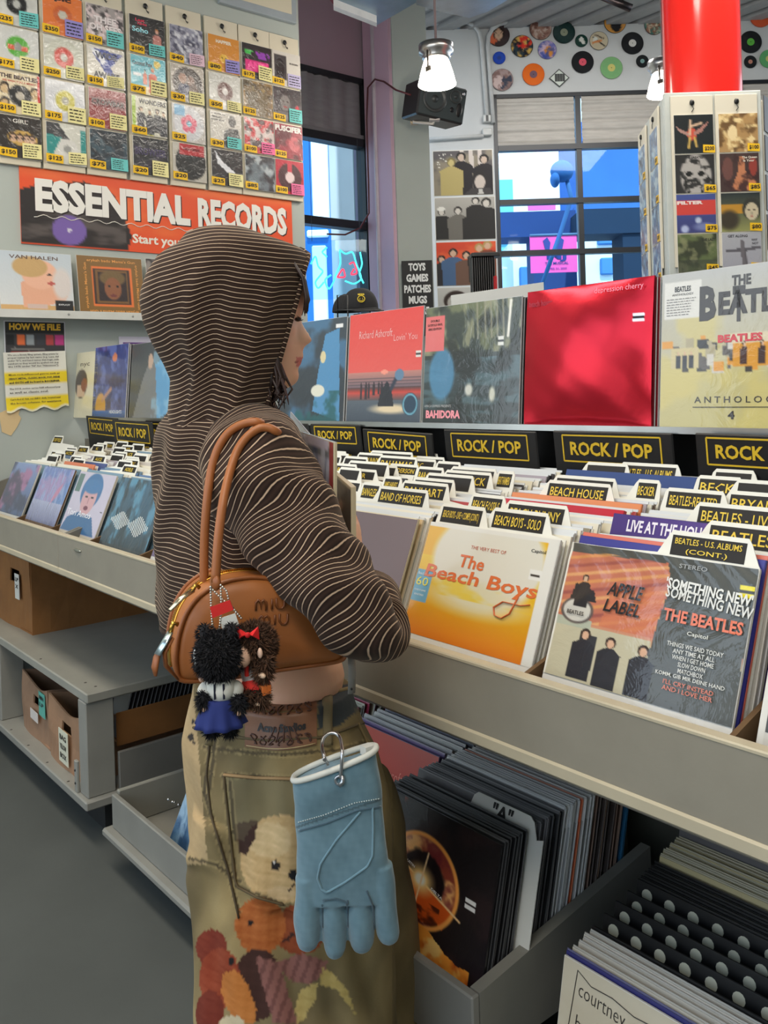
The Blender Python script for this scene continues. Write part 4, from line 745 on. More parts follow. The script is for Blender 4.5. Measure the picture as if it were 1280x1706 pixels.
RK = [[('200', lambda A: (A.rect(0, 0, 1, 1, (26, 30, 32)), A.ell(.45, .5, .12, .16, (200, 80, 60)), A.poly([(.05, .3), (.42, .5), (.4, .58), (.12, .42)], (170, 130, 120)), A.poly([(.9, .18), (.5, .45), (.52, .55), (.7, .45)], (170, 120, 110)), A.line(.4, .5, .42, .15, .03, (215, 180, 150)), A.line(.42, .3, .7, .22, .03, (215, 180, 150)), A.line(.4, .6, .36, .85, .03, (205, 170, 90)), A.line(.52, .6, .56, .82, .03, (205, 170, 90))), 'black sleeve with a winged dancer, top left on the column rack', ()),
  ('65', lambda A: (A.rect(0, 0, 1, 1, (44, 42, 44)), A.ell(.52, .55, .4, .55, (176, 170, 166)), A.cloud((40, 38, 38), 6, .55, .58, 1, 3), A.ell(.35, .5, .1, .06, (24, 22, 22)), A.ell(.66, .5, .1, .06, (24, 22, 22)), A.ell(.5, .78, .14, .05, (50, 46, 46))), 'black and white drawn face sleeve on the column rack', (('THE GREATEST', .5, .08, .5, .06, (30, 28, 28), .03),)),
  ('75', lambda A: (A.grad((70, 84, 150), (60, 62, 120)), A.rect(0, .14, 1, .52, (210, 66, 58)), A.ell(.55, .68, .08, .08, (190, 200, 225), .6), A.ell(.2, .9, .1, .1, (180, 190, 225), .6), A.ell(.7, .85, .25, .1, (120, 130, 180), .8)), 'blue and red banded sleeve on the column rack', (('FILTER', .35, .22, .66, .09, (240, 220, 215), .06),)),
  ('45', lambda A: (A.rect(0, 0, 1, 1, (96, 108, 66)), A.cloud((50, 54, 36), 3, .5, .6, .9), A.cloud((150, 150, 110), 5, .56, .62, .7, 2), A.rect(0, .66, 1, 1, (60, 64, 50), .6)), 'olive green sleeve, bottom left on the column rack', (('THE LAST', .78, .16, .34, .07, (24, 26, 20), .03),))],
 [('100', lambda A: (A.rect(0, 0, 1, 1, (176, 138, 88)), A.cloud((110, 80, 46), 5, .5, .58), A.cloud((232, 205, 150), 6, .55, .62, 1, 3), A.ell(.35, .5, .12, .2, (235, 210, 160))), 'golden brown crowd sleeve, top right on the column rack', ()),
  ('85', lambda A: (A.rect(0, 0, 1, 1, (70, 50, 48)), A.poly([(.25, 1), (.45, .5), (.5, .1), (.62, .1), (.66, .5), (.9, .7), (.95, 1)], (196, 126, 88)), A.cloud((60, 34, 34), 5, .52, .58, .9, 5), A.ell(.2, .4, .14, .3, (110, 70, 64)), A.ell(.85, .35, .1, .25, (150, 60, 50))), 'brown sleeve with a seated figure on the column rack', (('The Queen', .76, .12, .38, .07, (225, 215, 200), .03), ('Is Your', .74, .2, .28, .06, (225, 215, 200), .03))),
  ('80', lambda A: (A.grad((40, 46, 48), (150, 150, 90)), A.rect(0, .3, .6, .55, (214, 150, 40), .85), A.ell(.2, .7, .25, .25, (60, 50, 36), .5), A.face(.78, .45, .25, (205, 190, 160), (50, 50, 44))), 'yellow blurred portrait sleeve on the column rack', ()),
  ('60', lambda A: (A.grad((176, 176, 182), (166, 164, 176)), A.poly([(.08, .44), (.5, .4), (.98, .36), (.98, .42), (.55, .5), (.08, .5)], (96, 92, 100)), A.poly([(.45, .2), (.55, .2), (.6, .85), (.5, .85)], (110, 104, 110)), A.line(.58, .45, .62, .9, .02, (90, 84, 90))), 'grey sleeve with an aeroplane, bottom right on the column rack', (('GET ALONG', .4, .09, .5, .07, (70, 66, 72), .03), ('WHY', .82, .2, .16, .06, (70, 66, 72), .03), ('NOT', .84, .29, .16, .06, (70, 66, 72), .03)))]]
Mr, wr, hr = rect('D', 4.2, 1111, 152, 1273, 462)
xs = [(1157-1193.5)/F_PX*4.2, (1231-1193.5)/F_PX*4.2]
rack_board(Mr, wr, hr, 'grey board on the red column carrying two strips of records', RK, 'seven inch records on the column rack', xs)
# fin board turned away to the left
P0, P1 = hx(1118, 4.22), hx(1076, 4.85); ax = np.array([*(P0-P1), 0]); wl = float(np.linalg.norm(ax)); ax /= wl; ay = np.cross(UP, ax)
zb, zt = onD(1113, 462, 4.22)[2], onD(1105, 163, 4.22)[2]
Ml = frame(np.array([*((P0+P1)/2), zb]), ax, ay, UP)
BL = [[('20', photo((30, 50, 90), (70, 110, 160), (190, 210, 225), q+5*k, 3), 'shiny bagged sleeve, %s of the %s strip on the fin board' % (('topmost', 'second', 'third', 'lowest')[q], ('left', 'right')[k]), ()) for q in range(4)] for k in range(2)]  # blue tones are window reflections painted onto the bags
rack_board(Ml, wl, float(zt-zb), 'grey fin board turned away, left of the column rack', BL, 'seven inch records on the fin board', [-wl*.25, wl*.25], .18)
P2, P3 = hx(1277, 4.22), hx(1330, 4.7); ax = np.array([*(P3-P2), 0]); w3 = float(np.linalg.norm(ax)); ax /= w3
M3 = frame(np.array([*((P2+P3)/2), zb]), ax, np.cross(UP, ax), UP)
mb = MB(); mb.bbox((-w3/2, 0, 0), (w3/2, .025, float(zt-zb)), .004, (192, 196, 192), M3); mb.bbox((-w3*.45, -.012, .05), (w3*.2, 0, float(zt-zb)-.02), .003, (214, 206, 188), M3)
for q in range(4): mb.box((-w3*.42, -.016, .12+q*.19), (w3*.1, -.012, .29+q*.19), (60, 60, 66), M3)
build('rack_board', mb, M_PAINT, None, 'grey fin board cut by the right edge of the picture', 'display board')
# ================================================================ record bins
GREY = (144, 137, 122); GREYD = (116, 112, 102); LITE = (188, 176, 150)
BY = 1.0; XE = [-3.87, -3.5, -3.13, -2.76, -2.39, -2.02, -1.655, -1.285, -.945, -.6, -.25, .1]
segs = [(-4.38, -2.93), (-2.925, -1.72), (-1.715, -.5), (-.495, .35)]
for i, (a, b) in enumerate(segs):
    root = thing('record_bin', ((a+b)/2, BY+.33, .79), ('grey wooden record bin against the left wall', 'grey wooden record bin, second from the left wall', 'grey wooden record bin in front of the red sleeve', 'grey wooden record bin cut by the right edge')[i], 'bin', 'record bins')
    mb = MB(); mb.bbox((a, BY, .812), (b, BY+.018, .935), .003, GREY); mb.bbox((a, BY-.004, .805), (b, BY+.012, .826), .003, LITE); mb.bbox((a, BY-.001, .929), (b, BY+.02, .9365), .002, LITE); build('front_board', mb, M_PAINT, root)
    mb = MB(); mb.bbox((a, BY+.018, .79), (b, 1.66, .812), .003, GREYD); build('bottom', mb, M_PAINT, root)
    mb = MB(); mb.box((a, 1.645, .812), (b, 1.66, 1.17), GREYD); build('back_board', mb, M_PAINT, root)
    for x in (a, b-.015): mb = MB(); mb.prism([], 0, 0) if False else mb.add([(x, BY+.018, .812), (x+.015, BY+.018, .812), (x+.015, 1.645, .812), (x, 1.645, .812), (x, BY+.018, .93), (x+.015, BY+.018, .93), (x+.015, 1.645, 1.12), (x, 1.645, 1.12)], [(0, 3, 2, 1), (4, 5, 6, 7), (0, 1, 5, 4), (1, 2, 6, 5), (2, 3, 7, 6), (3, 0, 4, 7)], GREYD); build('side_board', mb, M_PAINT, root)
    for x in XE:
        if a+.05 < x < b-.05: mb = MB(); mb.add([(x-.004, BY+.02, .812), (x+.004, BY+.02, .812), (x+.004, 1.644, .812), (x-.004, 1.644, .812), (x-.004, BY+.02, .92), (x+.004, BY+.02, .92), (x+.004, 1.644, 1.09), (x-.004, 1.644, 1.09)], [(0, 3, 2, 1), (4, 5, 6, 7), (0, 1, 5, 4), (1, 2, 6, 5), (2, 3, 7, 6), (3, 0, 4, 7)], (112, 84, 54)); build('compartment_divider', mb, M_CARD, root)
mb = MB(); mb.ell((onY(130, 917, BY)[0], BY-.002, onY(130, 917, BY)[2]), (.03, .004, .006), (190, 190, 180), 12, 6); build('paint_chip', mb, M_METAL, None, 'small chipped bright spot on the bin front left of the person', 'scratch')
LEAN = math.radians(23); SL, CL = math.sin(LEAN), math.cos(LEAN); LPH = .315
Z0 = lambda y: .829+.13*(y-1.03)            # records stand on a gently rising step
TOPZ = lambda y, h=LPH: Z0(y-h*SL)+h*CL     # height of a top edge lying at depth y
def topY(x, y, h=LPH):                      # depth whose top edge shows at this picture point
    lo, hi = 1.05, 1.72
    for _ in range(40):
        m = (lo+hi)/2; z = onY(x, y, m)[2]
        if z > TOPZ(m, h): lo = m
        else: hi = m
    return (lo+hi)/2
RC = random.Random(4)
def comp(x): return next(i for i in range(len(XE)-1) if XE[i] <= x < XE[i+1])
REC_COL = [(232, 226, 208), (222, 214, 190), (205, 200, 196), (150, 140, 120), (60, 58, 62), (34, 32, 36), (180, 60, 60), (222, 196, 150), (90, 120, 160), (196, 190, 178), (214, 120, 80), (120, 150, 170), (236, 232, 222), (170, 160, 170), (110, 90, 76), (60, 80, 140)]
REC_NM = ['cream', 'buff', 'pale grey', 'taupe', 'charcoal', 'black', 'red', 'tan', 'steel blue', 'stone', 'orange', 'grey blue', 'white', 'mauve grey', 'brown', 'navy']
def rec_mesh(col, w=.31, h=.31, th=.0035):
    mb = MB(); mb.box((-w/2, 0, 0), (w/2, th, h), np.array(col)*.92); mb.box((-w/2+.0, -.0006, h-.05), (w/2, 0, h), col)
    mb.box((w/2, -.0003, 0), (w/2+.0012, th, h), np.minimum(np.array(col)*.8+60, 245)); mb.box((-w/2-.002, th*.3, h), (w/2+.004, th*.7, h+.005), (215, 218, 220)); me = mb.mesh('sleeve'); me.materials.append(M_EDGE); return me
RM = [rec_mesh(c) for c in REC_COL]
used = {i: [] for i in range(len(XE)-1)}
_O = 'first second third fourth fifth sixth seventh eighth ninth tenth eleventh twelfth thirteenth fourteenth fifteenth sixteenth seventeenth eighteenth nineteenth twentieth'.split()
def ordw(i): return _O[i] if i < 20 else 'twenty-'+_O[i-20] if i < 29 else 'thirtieth' if i == 29 else 'thirty-'+_O[(i-30) % 9]
BEHIND = {0: 'the extreme left sleeve', 1: 'the crumpled blue sleeve', 2: 'the lilac hat sleeve', 3: 'the white bar pattern sleeve', 4: 'the blue violet sleeve', 5: 'the hoodie', 6: 'the mauve grey sleeve', 7: 'the orange script sleeve', 8: 'the marker-scrawled musicians sleeve', 9: 'the dark leathery sleeve', 10: 'the right edge'}
# ---- the dividers with name tabs
def tab_mesh(x0, x1, text, wcard=.312, h=.315, tabh=.036):
    """white card with a raised rounded tab between x0..x1 (local), black label, gold lettering"""
    mb = MB(); r = .008; b = h; t = h+tabh
    pts = [(-wcard/2, 0), (wcard/2, 0), (wcard/2, b-.006), (min(x1+.012, wcard/2), b)]+[(x1-.002, t-r), (x1-r, t), (x0+r, t), (x0+.002, t-r)]+[(max(x0-.012, -wcard/2), b), (-wcard/2, b-.006)]
    mb.prism(pts, 0, .0018, (232, 230, 220)); lw = x1-x0-.018
    mb.box(((x0+x1)/2-lw/2, -.0006, b-.001), ((x0+x1)/2+lw/2, 0, t-.007), (26, 22, 20))
    if text:
        L = text.split('|'); n = len(L); hh = (t-b-.006)
        for i, q in enumerate(L): put_text(mb, q, (x0+x1)/2, t-.008-hh*(i+.5)/n, min(lw*.9, len(q)*hh/n*.62), hh/n*.6, (232, 200, 70), -.0013, .008, res=2 if x1-x0 > .1 else 1)
    me = mb.mesh('divider'); me.materials.append(M_PAPER); return me
TABS = [(713, 808, 842, 'BEACH BOYS - LIVE + COMPS (CONT.)'), (808, 905, 855, 'BEACH BOYS - SOLO'), (748, 845, 822, 'BEACH FOSSILS'), (845, 950, 838, 'BEACH BUNNY'), (829, 925, 787, 'BEAT FARMERS'),
 (912, 1022, 803, 'BEACH HOUSE'), (925, 1030, 794, ''), (1118, 1240, 792, 'BECK'), (1073, 1212, 814, 'BEATLES-RELATED'), (1212, 1310, 820, 'BRYAN'), (1160, 1310, 842, 'BEATLES - LIVE'), (1178, 1310, 873, 'BEATLES'), (1085, 1228, 905, 'BEATLES - U.S. ALBUMS|(CONT.)'),
 (1034, 1135, 772, 'BEATLES - U.S. ALBUMS'), (1140, 1262, 781, ''), (633, 697, 760, 'BAHAMAS'), (668, 742, 777, 'BARONESS'), (633, 716, 813, 'BAND OF HORSES'), (672, 750, 803, 'BANHART'), (742, 822, 785, 'WARWICK'), (712, 792, 790, ''), (604, 672, 792, 'JAMES HARVEST'), (583, 638, 803, 'BANGLES'),
 (752, 830, 779, ''), (690, 760, 797, ''), (560, 615, 760, ''), (575, 640, 754, 'BAD BUNNY'), (582, 650, 769, ''), (566, 604, 779, ''), (700, 770, 768, ''), (618, 690, 752, ''), (976, 1050, 771, ''), (1225, 1300, 800, ''), (1060, 1130, 800, 'BECKER')]
G_TAB = 'name dividers in the right bins'
POSW = ['front', 'middle', 'rear']
for x0, x1, y, t in TABS:
    Y = topY((x0+x1)/2, y, LPH+.036); a, b = onY(x0, y, Y)[0], onY(x1, y, Y)[0]; c = comp((a+b)/2); xc = (XE[c]+XE[c+1])/2
    lo, hi = -.154, .154; a2, b2 = max(a-xc, lo), min(b-xc, hi)
    me = tab_mesh(a2, b2, t); yb = max(Y-(LPH+.036)*SL, 1.036)
    while any(abs(yb-q) < .006 for q in used[c]): yb += .003
    used[c].append(yb)
    o_ = inst('name_divider', me, place((xc, yb, Z0(yb)), 0, LEAN), label='x', cat='divider', group=G_TAB); globals().setdefault('TABO', []).append((c, yb, bool(t), o_))
for c in set(q[0] for q in TABO):
    for i, (_, _, lt_, o_) in enumerate(sorted((q for q in TABO if q[0] == c), key=lambda q: q[1])):
        o_['label'] = 'white divider with a %s black tab, %s from the front behind %s' % ('gold-lettered' if lt_ else 'blank', ordw(i), BEHIND[c])
# left bins: many small dividers
LT = ['', '', 'ANDERSON', 'ARCTIC', 'ALICE', '', 'ADELE', '', 'AC', 'ABBA', '', 'AIR', '']
LTM = {}
sy = topY(71, 724, LPH+.036); sx = onY(71, 724, sy)
me = tab_mesh(-.15, -.02, 'STAFF PICKS'); inst('name_divider', me, place((max(sx[0]+.085, WX+.17), sy-.35*SL, Z0(sy-.35*SL)), 0, LEAN), label='white card divider reading STAFF PICKS at the far left', cat='divider', group='name dividers in the left bins')
for c in range(0, 6):
    xc = (XE[c]+XE[c+1])/2; yb = 1.09+.02*RC.random()
    while yb < 1.48:
        t = RC.choice(LT); p = RC.choice((-.15, -.08, -.02, .03)); k = (t, p)
        if k not in LTM: LTM[k] = tab_mesh(p, p+.12, t, .3, .312, .026)
        used[c].append(yb)
        nd = globals().setdefault('ND', {}); nd[c] = nd.get(c, -1)+1
        nm = 'small %s divider, %s from the front behind %s' % ('gold-lettered' if t else 'blank-tabbed', ordw(nd[c]), BEHIND[c])
        inst('name_divider', LTM[k], place((xc+.003*RC.uniform(-1, 1), yb, Z0(yb)), 0, LEAN+RC.uniform(-.02, .02)), label=nm, cat='divider', group='name dividers in the left bins')
        yb += RC.uniform(.02, .04)
# ---- front covers and a few large named ones, then plain sleeves behind
def front(c, draw, texts, label, yb=1.026, w=.318, h=.315, n=70, m=None, extra=None, dx=0, th=.004, lean=LEAN, curve=None, edge=(225, 222, 215), dz=0, vis=.67):
    xc = (XE[c]+XE[c+1])/2+dx; used[c].append(yb)
    return cover('lp_record', place((xc, yb, Z0(yb)+dz), 0, lean), w, h, draw, texts, label, 'record', None, th, m, n, None, edge, extra, curve, vis)
bulge = lambda X, Z: -.003*np.cos(X*9)*np.sin(Z*9)-.0016*np.sin(Z*70+X*30)*.5
def d_surf(A):
    A.rect(0, 0, 1, 1, (224, 172, 22)); A.grad((226, 190, 20), (214, 150, 16), .3, .75); A.grad((214, 150, 16), (220, 120, 20), .75, 1)
    A.ell(.52, .26, .43, .42, (216, 212, 198), .12); A.ell(.5, .6, .38, .14, (214, 206, 170), .6, .8); A.cloud((226, 190, 30), 3, .5, .6, .7, 3, 1, 2, (A.V > .46)*(A.V < .62)); A.rect(.93, 0, 1, 1, (222, 220, 212)); A.rect(0, 0, 1, .035, (222, 220, 212))
    A.rect(0, .44, .13, .72, (104, 160, 190)); A.rect(.85, .26, .93, .34, (226, 224, 218)); A.rect(.86, .295, .925, .315, (40, 36, 34))
OR = (216, 106, 50)
def e_surf(mb, M, w, h):
    mb.tube([(.128, -.002, h*.46), (.11, -.002, h*.44), (.07, -.002, h*.44), (.052, -.002, h*.38), (.058, -.002, h*.32), (.075, -.002, h*.31), (.09, -.002, h*.36), (.1, -.002, h*.5)], .003, OR, 5, M=M, flat=.3)
front(7, d_surf, (('THE VERY BEST OF', .52, .17, .27, .03, (190, 90, 60), .0), ('The', .42, .3, .2, .11, OR, .02, dict(shear=.1)), ('Beach Boys', .5, .45, .86, .15, OR, .02, dict(shear=.15)), ('Capitol', .875, .12, .1, .035, (50, 46, 44), .01), ('60', .065, .54, .1, .075, (230, 220, 80), .0), ('Beach Boys', .065, .475, .1, .03, (235, 240, 240), .0), ('SOUNDS OF SUMMER', .065, .62, .1, .015, (235, 240, 240), .0), ('REMASTERED', .065, .66, .08, .015, (235, 240, 240), .0)), 'yellow and white sleeve with orange script lettering at the front of the bin', extra=e_surf, n=110, m=mat('thin_wrap_print', .4, coat=.7, coat_r=.1, bump=(9, .12, .004)))
def d_capitol(A):
    A.rect(0, 0, 1, 1, (74, 76, 72)); A.poly([(0, .07), (.57, .05), (.6, .16), (.55, .99), (0, .99)], (190, 110, 84))
    for i in range(12): A.line(-.1, .15+.07*i, .6, -.05+.04*i+.02*i, .012, ((214, 150, 84), (150, 76, 70), (225, 170, 110))[i % 3], .8)
    A.poly([(.3, .3), (.58, .25), (.56, .66), (.26, .6)], (205, 116, 80), .75); A.grad((200, 130, 100), (196, 184, 150), .58, .66); A.poly([(.56, 0), (1, 0), (1, 1), (.54, 1), (.57, .5), (.6, .2)], (74, 76, 72)); A.rect(0, 0, 1, .045, (74, 76, 72))
    A.rect(0, .6, .56, 1, (192, 184, 156)); A.rect(.0, .56, .22, .62, (176, 180, 160))
    A.ell(.12, .5, .085, .095, (200, 196, 186), .1); A.ring(.12, .5, .09, .008, (90, 80, 76)); A.person(.13, .23, .24, coat=(34, 32, 34)); A.poly([(.08, .3), (.2, .34), (.22, .42), (.06, .42)], (34, 32, 34))
    A.rect(.17, .66, .27, .9, (50, 50, 54))
    for u, v in ((.2, .62), (.35, .64), (.53, .64)): A.person(u, v, .36, (214, 170, 140), (48, 34, 28), (40, 40, 46), 1.1)
    A.rect(0, 0, .012, 1, (226, 222, 210)); A.rect(.93, .12, 1, .2, (236, 220, 40)); A.rect(.93, .15, 1, .17, (40, 38, 30))
C_ = 8
SH = dict(rot=.0)
front(C_, d_capitol, (("'SOMETHING NEW'", .79, .2, .42, .075, (224, 222, 214), .03, dict(rot=-.05)), ('SOMETHING NEW', .8, .27, .42, .075, (214, 212, 204), .02, dict(rot=-.08)), ('THE BEATLES', .79, .4, .38, .085, (226, 110, 70), .03), ('Capitol', .78, .5, .1, .035, (214, 212, 200), .01),
  ('THINGS WE SAID TODAY', .78, .585, .27, .03, (214, 212, 204), .01), ('ANY TIME AT ALL', .78, .625, .2, .03, (214, 212, 204), .01), ('WHEN I GET HOME', .78, .665, .2, .03, (214, 212, 204), .01), ('SLOW DOWN', .78, .705, .13, .03, (214, 212, 204), .01), ('MATCHBOX', .78, .745, .12, .03, (214, 212, 204), .01), ('KOMM, GIB MIR DEINE HAND', .78, .785, .33, .03, (214, 212, 204), .01), ("I'LL CRY INSTEAD", .78, .83, .24, .03, (214, 110, 80), .01), ('AND I LOVE HER', .78, .87, .24, .03, (214, 110, 80), .01),
  ('APPLE', .38, .3, .19, .1, (24, 22, 22), .02, dict(shear=.2)), ('LABEL', .38, .42, .2, .09, (24, 22, 22), .02, dict(shear=.2)), ('STEREO', .7, .06, .14, .03, (150, 150, 146), .01), ('BEATLES', .12, .52, .1, .03, (40, 36, 34), .02)), 'brown and grey sleeve of four young musicians scrawled over in black marker', n=140, curve=lambda X, Z: -.0012*np.sin(X*120+6*np.sin(Z*30))*np.clip(Z/.2-.2, 0, 1)-.001, dx=.0)
front(9, lambda A: (A.rect(0, 0, 1, 1, (76, 74, 72)), A.cloud((96, 92, 88), 3, .45, .65, .8, 2), A.cloud((56, 54, 54), 6, .5, .65, .6, 5)), (), 'plain dark grey leathery sleeve at the right edge', h=.335, m=mat('grained_card', .35, bump=(60, .4, .002)), edge=(205, 200, 190), dx=.012)
front(6, lambda A: (A.rect(0, 0, 1, 1, (116, 98, 102)), A.rect(.2, .1, .9, .102, (170, 150, 150)), A.rect(.62, .62, .98, .8, (40, 40, 40)), A.rect(.64, .65, .96, .68, (215, 215, 210)), A.rect(.7, .7, .9, .77, (200, 200, 196))), (), 'plain mauve grey sleeve behind the elbow', n=40, edge=(220, 205, 170), m=M_PRINT)
def d_bag1(A): A.grad((110, 130, 190), (90, 140, 190)); A.cloud((190, 150, 190), 3, .5, .6, .7); A.cloud((150, 170, 210), 9, .52, .6, .8, 3, 3, .6); A.grad((170, 175, 205), (120, 125, 160), .62, 1); A.ell(.7, .45, .05, .2, (205, 130, 160), .4, .8, .5)
front(0, lambda A: (A.grad((130, 150, 195), (70, 90, 130)), A.cloud((180, 110, 150), 3, .55, .6, .8), A.cloud((40, 44, 70), 4, .5, .6, .7, 4)), (), 'purple blue bagged sleeve at the extreme left bin', n=40)
front(5, lambda A: (A.grad((120, 140, 190), (70, 100, 150)), A.cloud((190, 120, 160), 3, .55, .6, .8), A.cloud((60, 60, 90), 4, .5, .6, .7, 4)), (), 'blue and pink bagged sleeve mostly behind the hoodie', n=40, dx=-.01)
front(1, d_bag1, (), 'crumpled plastic bagged blue sleeve in the left bins', m=mat('crumpled_wrap', .35, coat=1, coat_r=.05, bump=(14, .9, .008, 2), stretch=(2.5, 1, .6)), edge=(110, 80, 50), dx=.0)
def d_hat(A): A.rect(0, 0, 1, 1, (196, 190, 208)); A.poly([(0, 1), (.08, .78), (.35, .66), (.75, .7), (.95, 1)], (56, 104, 150)); A.ell(.5, .3, .27, .3, (60, 110, 160), .08); A.ell(.5, .42, .19, .28, (205, 160, 165), .1); A.ell(.5, .22, .25, .12, (66, 118, 168), .2); A.ell(.42, .4, .04, .014, (50, 50, 60)); A.ell(.58, .4, .04, .014, (50, 50, 60)); A.ell(.5, .58, .06, .035, (110, 50, 74)); A.line(.5, .42, .5, .5, .012, (176, 130, 140)); A.rect(.02, .04, .16, .34, (90, 120, 116)); A.rect(.9, .58, .97, .6, (40, 40, 44))
front(2, d_hat, (('Tori Amos', .38, .68, .66, .1, (236, 238, 244), .01),), 'lilac sleeve with a face in a blue hat', edge=(210, 200, 180))
def d_wave(A): A.grad((56, 96, 122), (44, 64, 76)); A.cloud((96, 160, 190), 4, .5, .6, .7, 2, 2, .8); A.cloud((34, 52, 62), 5, .55, .6, .8, 7, 2, .8)  # blue window reflection on the bag, painted into the print
def e_wave(mb, M, w, h):
    for i in range(24):
        u = -.40+i*.0345; a = .20*math.exp(-((u+.2)/.13)**2)+.22*math.exp(-((u-.2)/.13)**2)+.02; c = .36-.03*(i > 11); mb.box((w*u-.002, -.0022, h*(c-a*.62)), (w*u+.0022, -.001, h*(c+a*.62)), (228, 230, 228), M)
front(3, d_wave, (), 'dark bagged sleeve with painted blue reflection and a white vertical bar pattern', extra=e_wave, w=.335, m=mat('blue_bag', .35, coat=1, coat_r=.05, bump=(9, .6, .008, 1.5), stretch=(1.5, 1, .8)), edge=(60, 70, 76))
front(4, lambda A: (A.grad((60, 86, 130), (90, 90, 130)), A.cloud((120, 100, 130), 4, .5, .6, .8), A.cloud((214, 150, 110), 6, .6, .64, .8, 4)), (), 'blue violet bagged sleeve beside the hoodie', n=40)
# named sleeves inside the right bins
def inner(x, y, h, draw, texts, label, w=.316, th=.004, c=None, **k):
    Y = topY(x, y, h); c = comp(onY(x, y, Y)[0]) if c is None else c; yb = max(Y-h*SL, 1.034)
    while any(abs(yb-q) < .005 for q in used[c]): yb += .003
    used[c].append(yb)
    return cover('lp_record', place(((XE[c]+XE[c+1])/2+k.get('dx', 0), yb, Z0(yb)), 0, LEAN), w, h, draw, texts, label, 'record', None, th, M_PRINT, k.get('n', 24), None, k.get('edge', (225, 222, 215)))
inner(1090, 862, .338, lambda A: A.grad((70, 50, 120), (90, 60, 140), 0, 1, True).rect(.55, 0, .65, 1, (120, 60, 150), .6), (('LIVE AT THE HOLLYWOOD BOWL', .52, .055, .84, .062, (236, 230, 240), .03),), 'purple boxed sleeve with large white capitals along its top', c=8, th=.012, edge=(60, 46, 110))
inner(1000, 785, .335, lambda A: A.rect(0, 0, 1, 1, (44, 70, 130)), (), 'dark blue tall boxed set at the back of the bin', c=7, th=.012, edge=(40, 60, 120), dx=.01)
inner(1130, 930, .322, lambda A: A.rect(0, 0, 1, 1, (60, 60, 140)), (), 'navy blue sleeve behind the marker-scrawled musicians sleeve', c=8, edge=(50, 50, 130))
inner(1090, 915, .326, lambda A: A.rect(0, 0, 1, 1, (220, 120, 100)), (), 'salmon sleeve behind the navy one', c=8, edge=(215, 110, 90))
inner(920, 838, .322, lambda A: A.rect(0, 0, 1, 1, (196, 30, 50)), (), 'bright red sleeve across the middle of the bin behind the yellow sleeve', c=7, edge=(190, 26, 46), th=.008)
inner(860, 820, .32, lambda A: A.rect(0, 0, 1, 1, (224, 140, 90)), (), 'orange sleeve behind the bright red one in the bin', c=7, edge=(220, 130, 80))
fill = MB()
for c in range(len(XE)-2):
    xc = (XE[c]+XE[c+1])/2; yb = 1.033; i = 0
    pal = {6: [1, 7, 1, 12, 7, 0, 5, 4, 5], 7: [0, 1, 12, 1, 0, 6, 13, 0], 8: [0, 12, 9, 0, 2], 9: [12, 0, 2, 1]}.get(c, [12, 11, 0, 8, 9, 0, 2, 13, 5, 12])
    while yb < 1.51:
        if not any(abs(yb-q) < .0062 for q in used[c]):
            k = pal[i % len(pal)] if (yb < 1.1 or RC.random() < .6) else RC.randrange(len(REC_COL))
            Mx_ = place((xc+RC.uniform(-.006, .006), yb, Z0(yb)+RC.uniform(-.004, .006)), RC.uniform(-.006, .006), LEAN+RC.uniform(-.012, .012))
            if c < 6:
                cl_ = np.array(REC_COL[k]); fill.box((-.155, 0, 0), (.155, .0035, .31), cl_, Mx_)
            else: inst('lp_record', RM[k], Mx_, label='%s sleeve, %s filed from the front behind %s' % (REC_NM[k], ordw(i), BEHIND[c]), cat='record', group='sleeves filed behind '+BEHIND[c])
            i += 1
        yb += .0072 if (yb < 1.1 and c >= 6) else (RC.uniform(.010, .02) if c >= 6 else RC.uniform(.012, .024))
build('filed_records', fill, M_EDGE, None, 'sleeves filed edge-on between the dividers of the left bins', 'record', None, 'stuff')
# ---- header signs
def header(xa, xb, yt, Y, label, tilt=0):
    a, b = onY(xa, yt, Y), onY(xb, yt, Y); w = b[0]-a[0]; h = w*.25; z = a[2]-h
    M = place(((a[0]+b[0])/2, Y, z), 0, -.1, tilt); mb = MB(); mb.bbox((-w/2, 0, -.06), (w/2, .006, h), .003, (20, 19, 20), M)
    fw_, fh = w*.41, h*.38; zc = h*.5
    for s_ in (-1, 1): mb.box((s_*fw_-.0016, -.0012, zc-fh), (s_*fw_+.0016, 0, zc+fh), (214, 178, 40), M); mb.box((-fw_, -.0012, zc+s_*fh-.0016), (fw_, 0, zc+s_*fh+.0016), (214, 178, 40), M)
    put_text(mb, 'ROCK / POP', 0, zc, fw_*1.68, fh*1.05, (214, 178, 40), -.0012, .03, M); build('category_sign', mb, M_BLACK, None, label, 'sign', 'category signs above the bins')
header(606, 722, 716, 1.59, 'black ROCK / POP sign below the coral beach sleeve', .03); header(742, 896, 715, 1.59, 'black ROCK / POP sign below the green jungle sleeve'); header(924, 1123, 717, 1.59, 'black ROCK / POP sign below the red foil sleeve'); header(1160, 1400, 722, 1.57, 'black ROCK / POP sign cut by the right edge', .01)
header(519, 602, 706, 1.59, 'black ROCK / POP sign behind the held records'); header(440, 516, 704, 1.6, 'black ROCK / POP sign mostly behind the person')
header(146, 198, 694, 1.6, 'small ROCK / POP sign left of the hoodie, leftmost', .03); header(190, 256, 700, 1.52, 'small ROCK / POP sign left of the hoodie, second', .02); header(246, 330, 700, 1.6, 'small ROCK / POP sign just behind the hoodie')
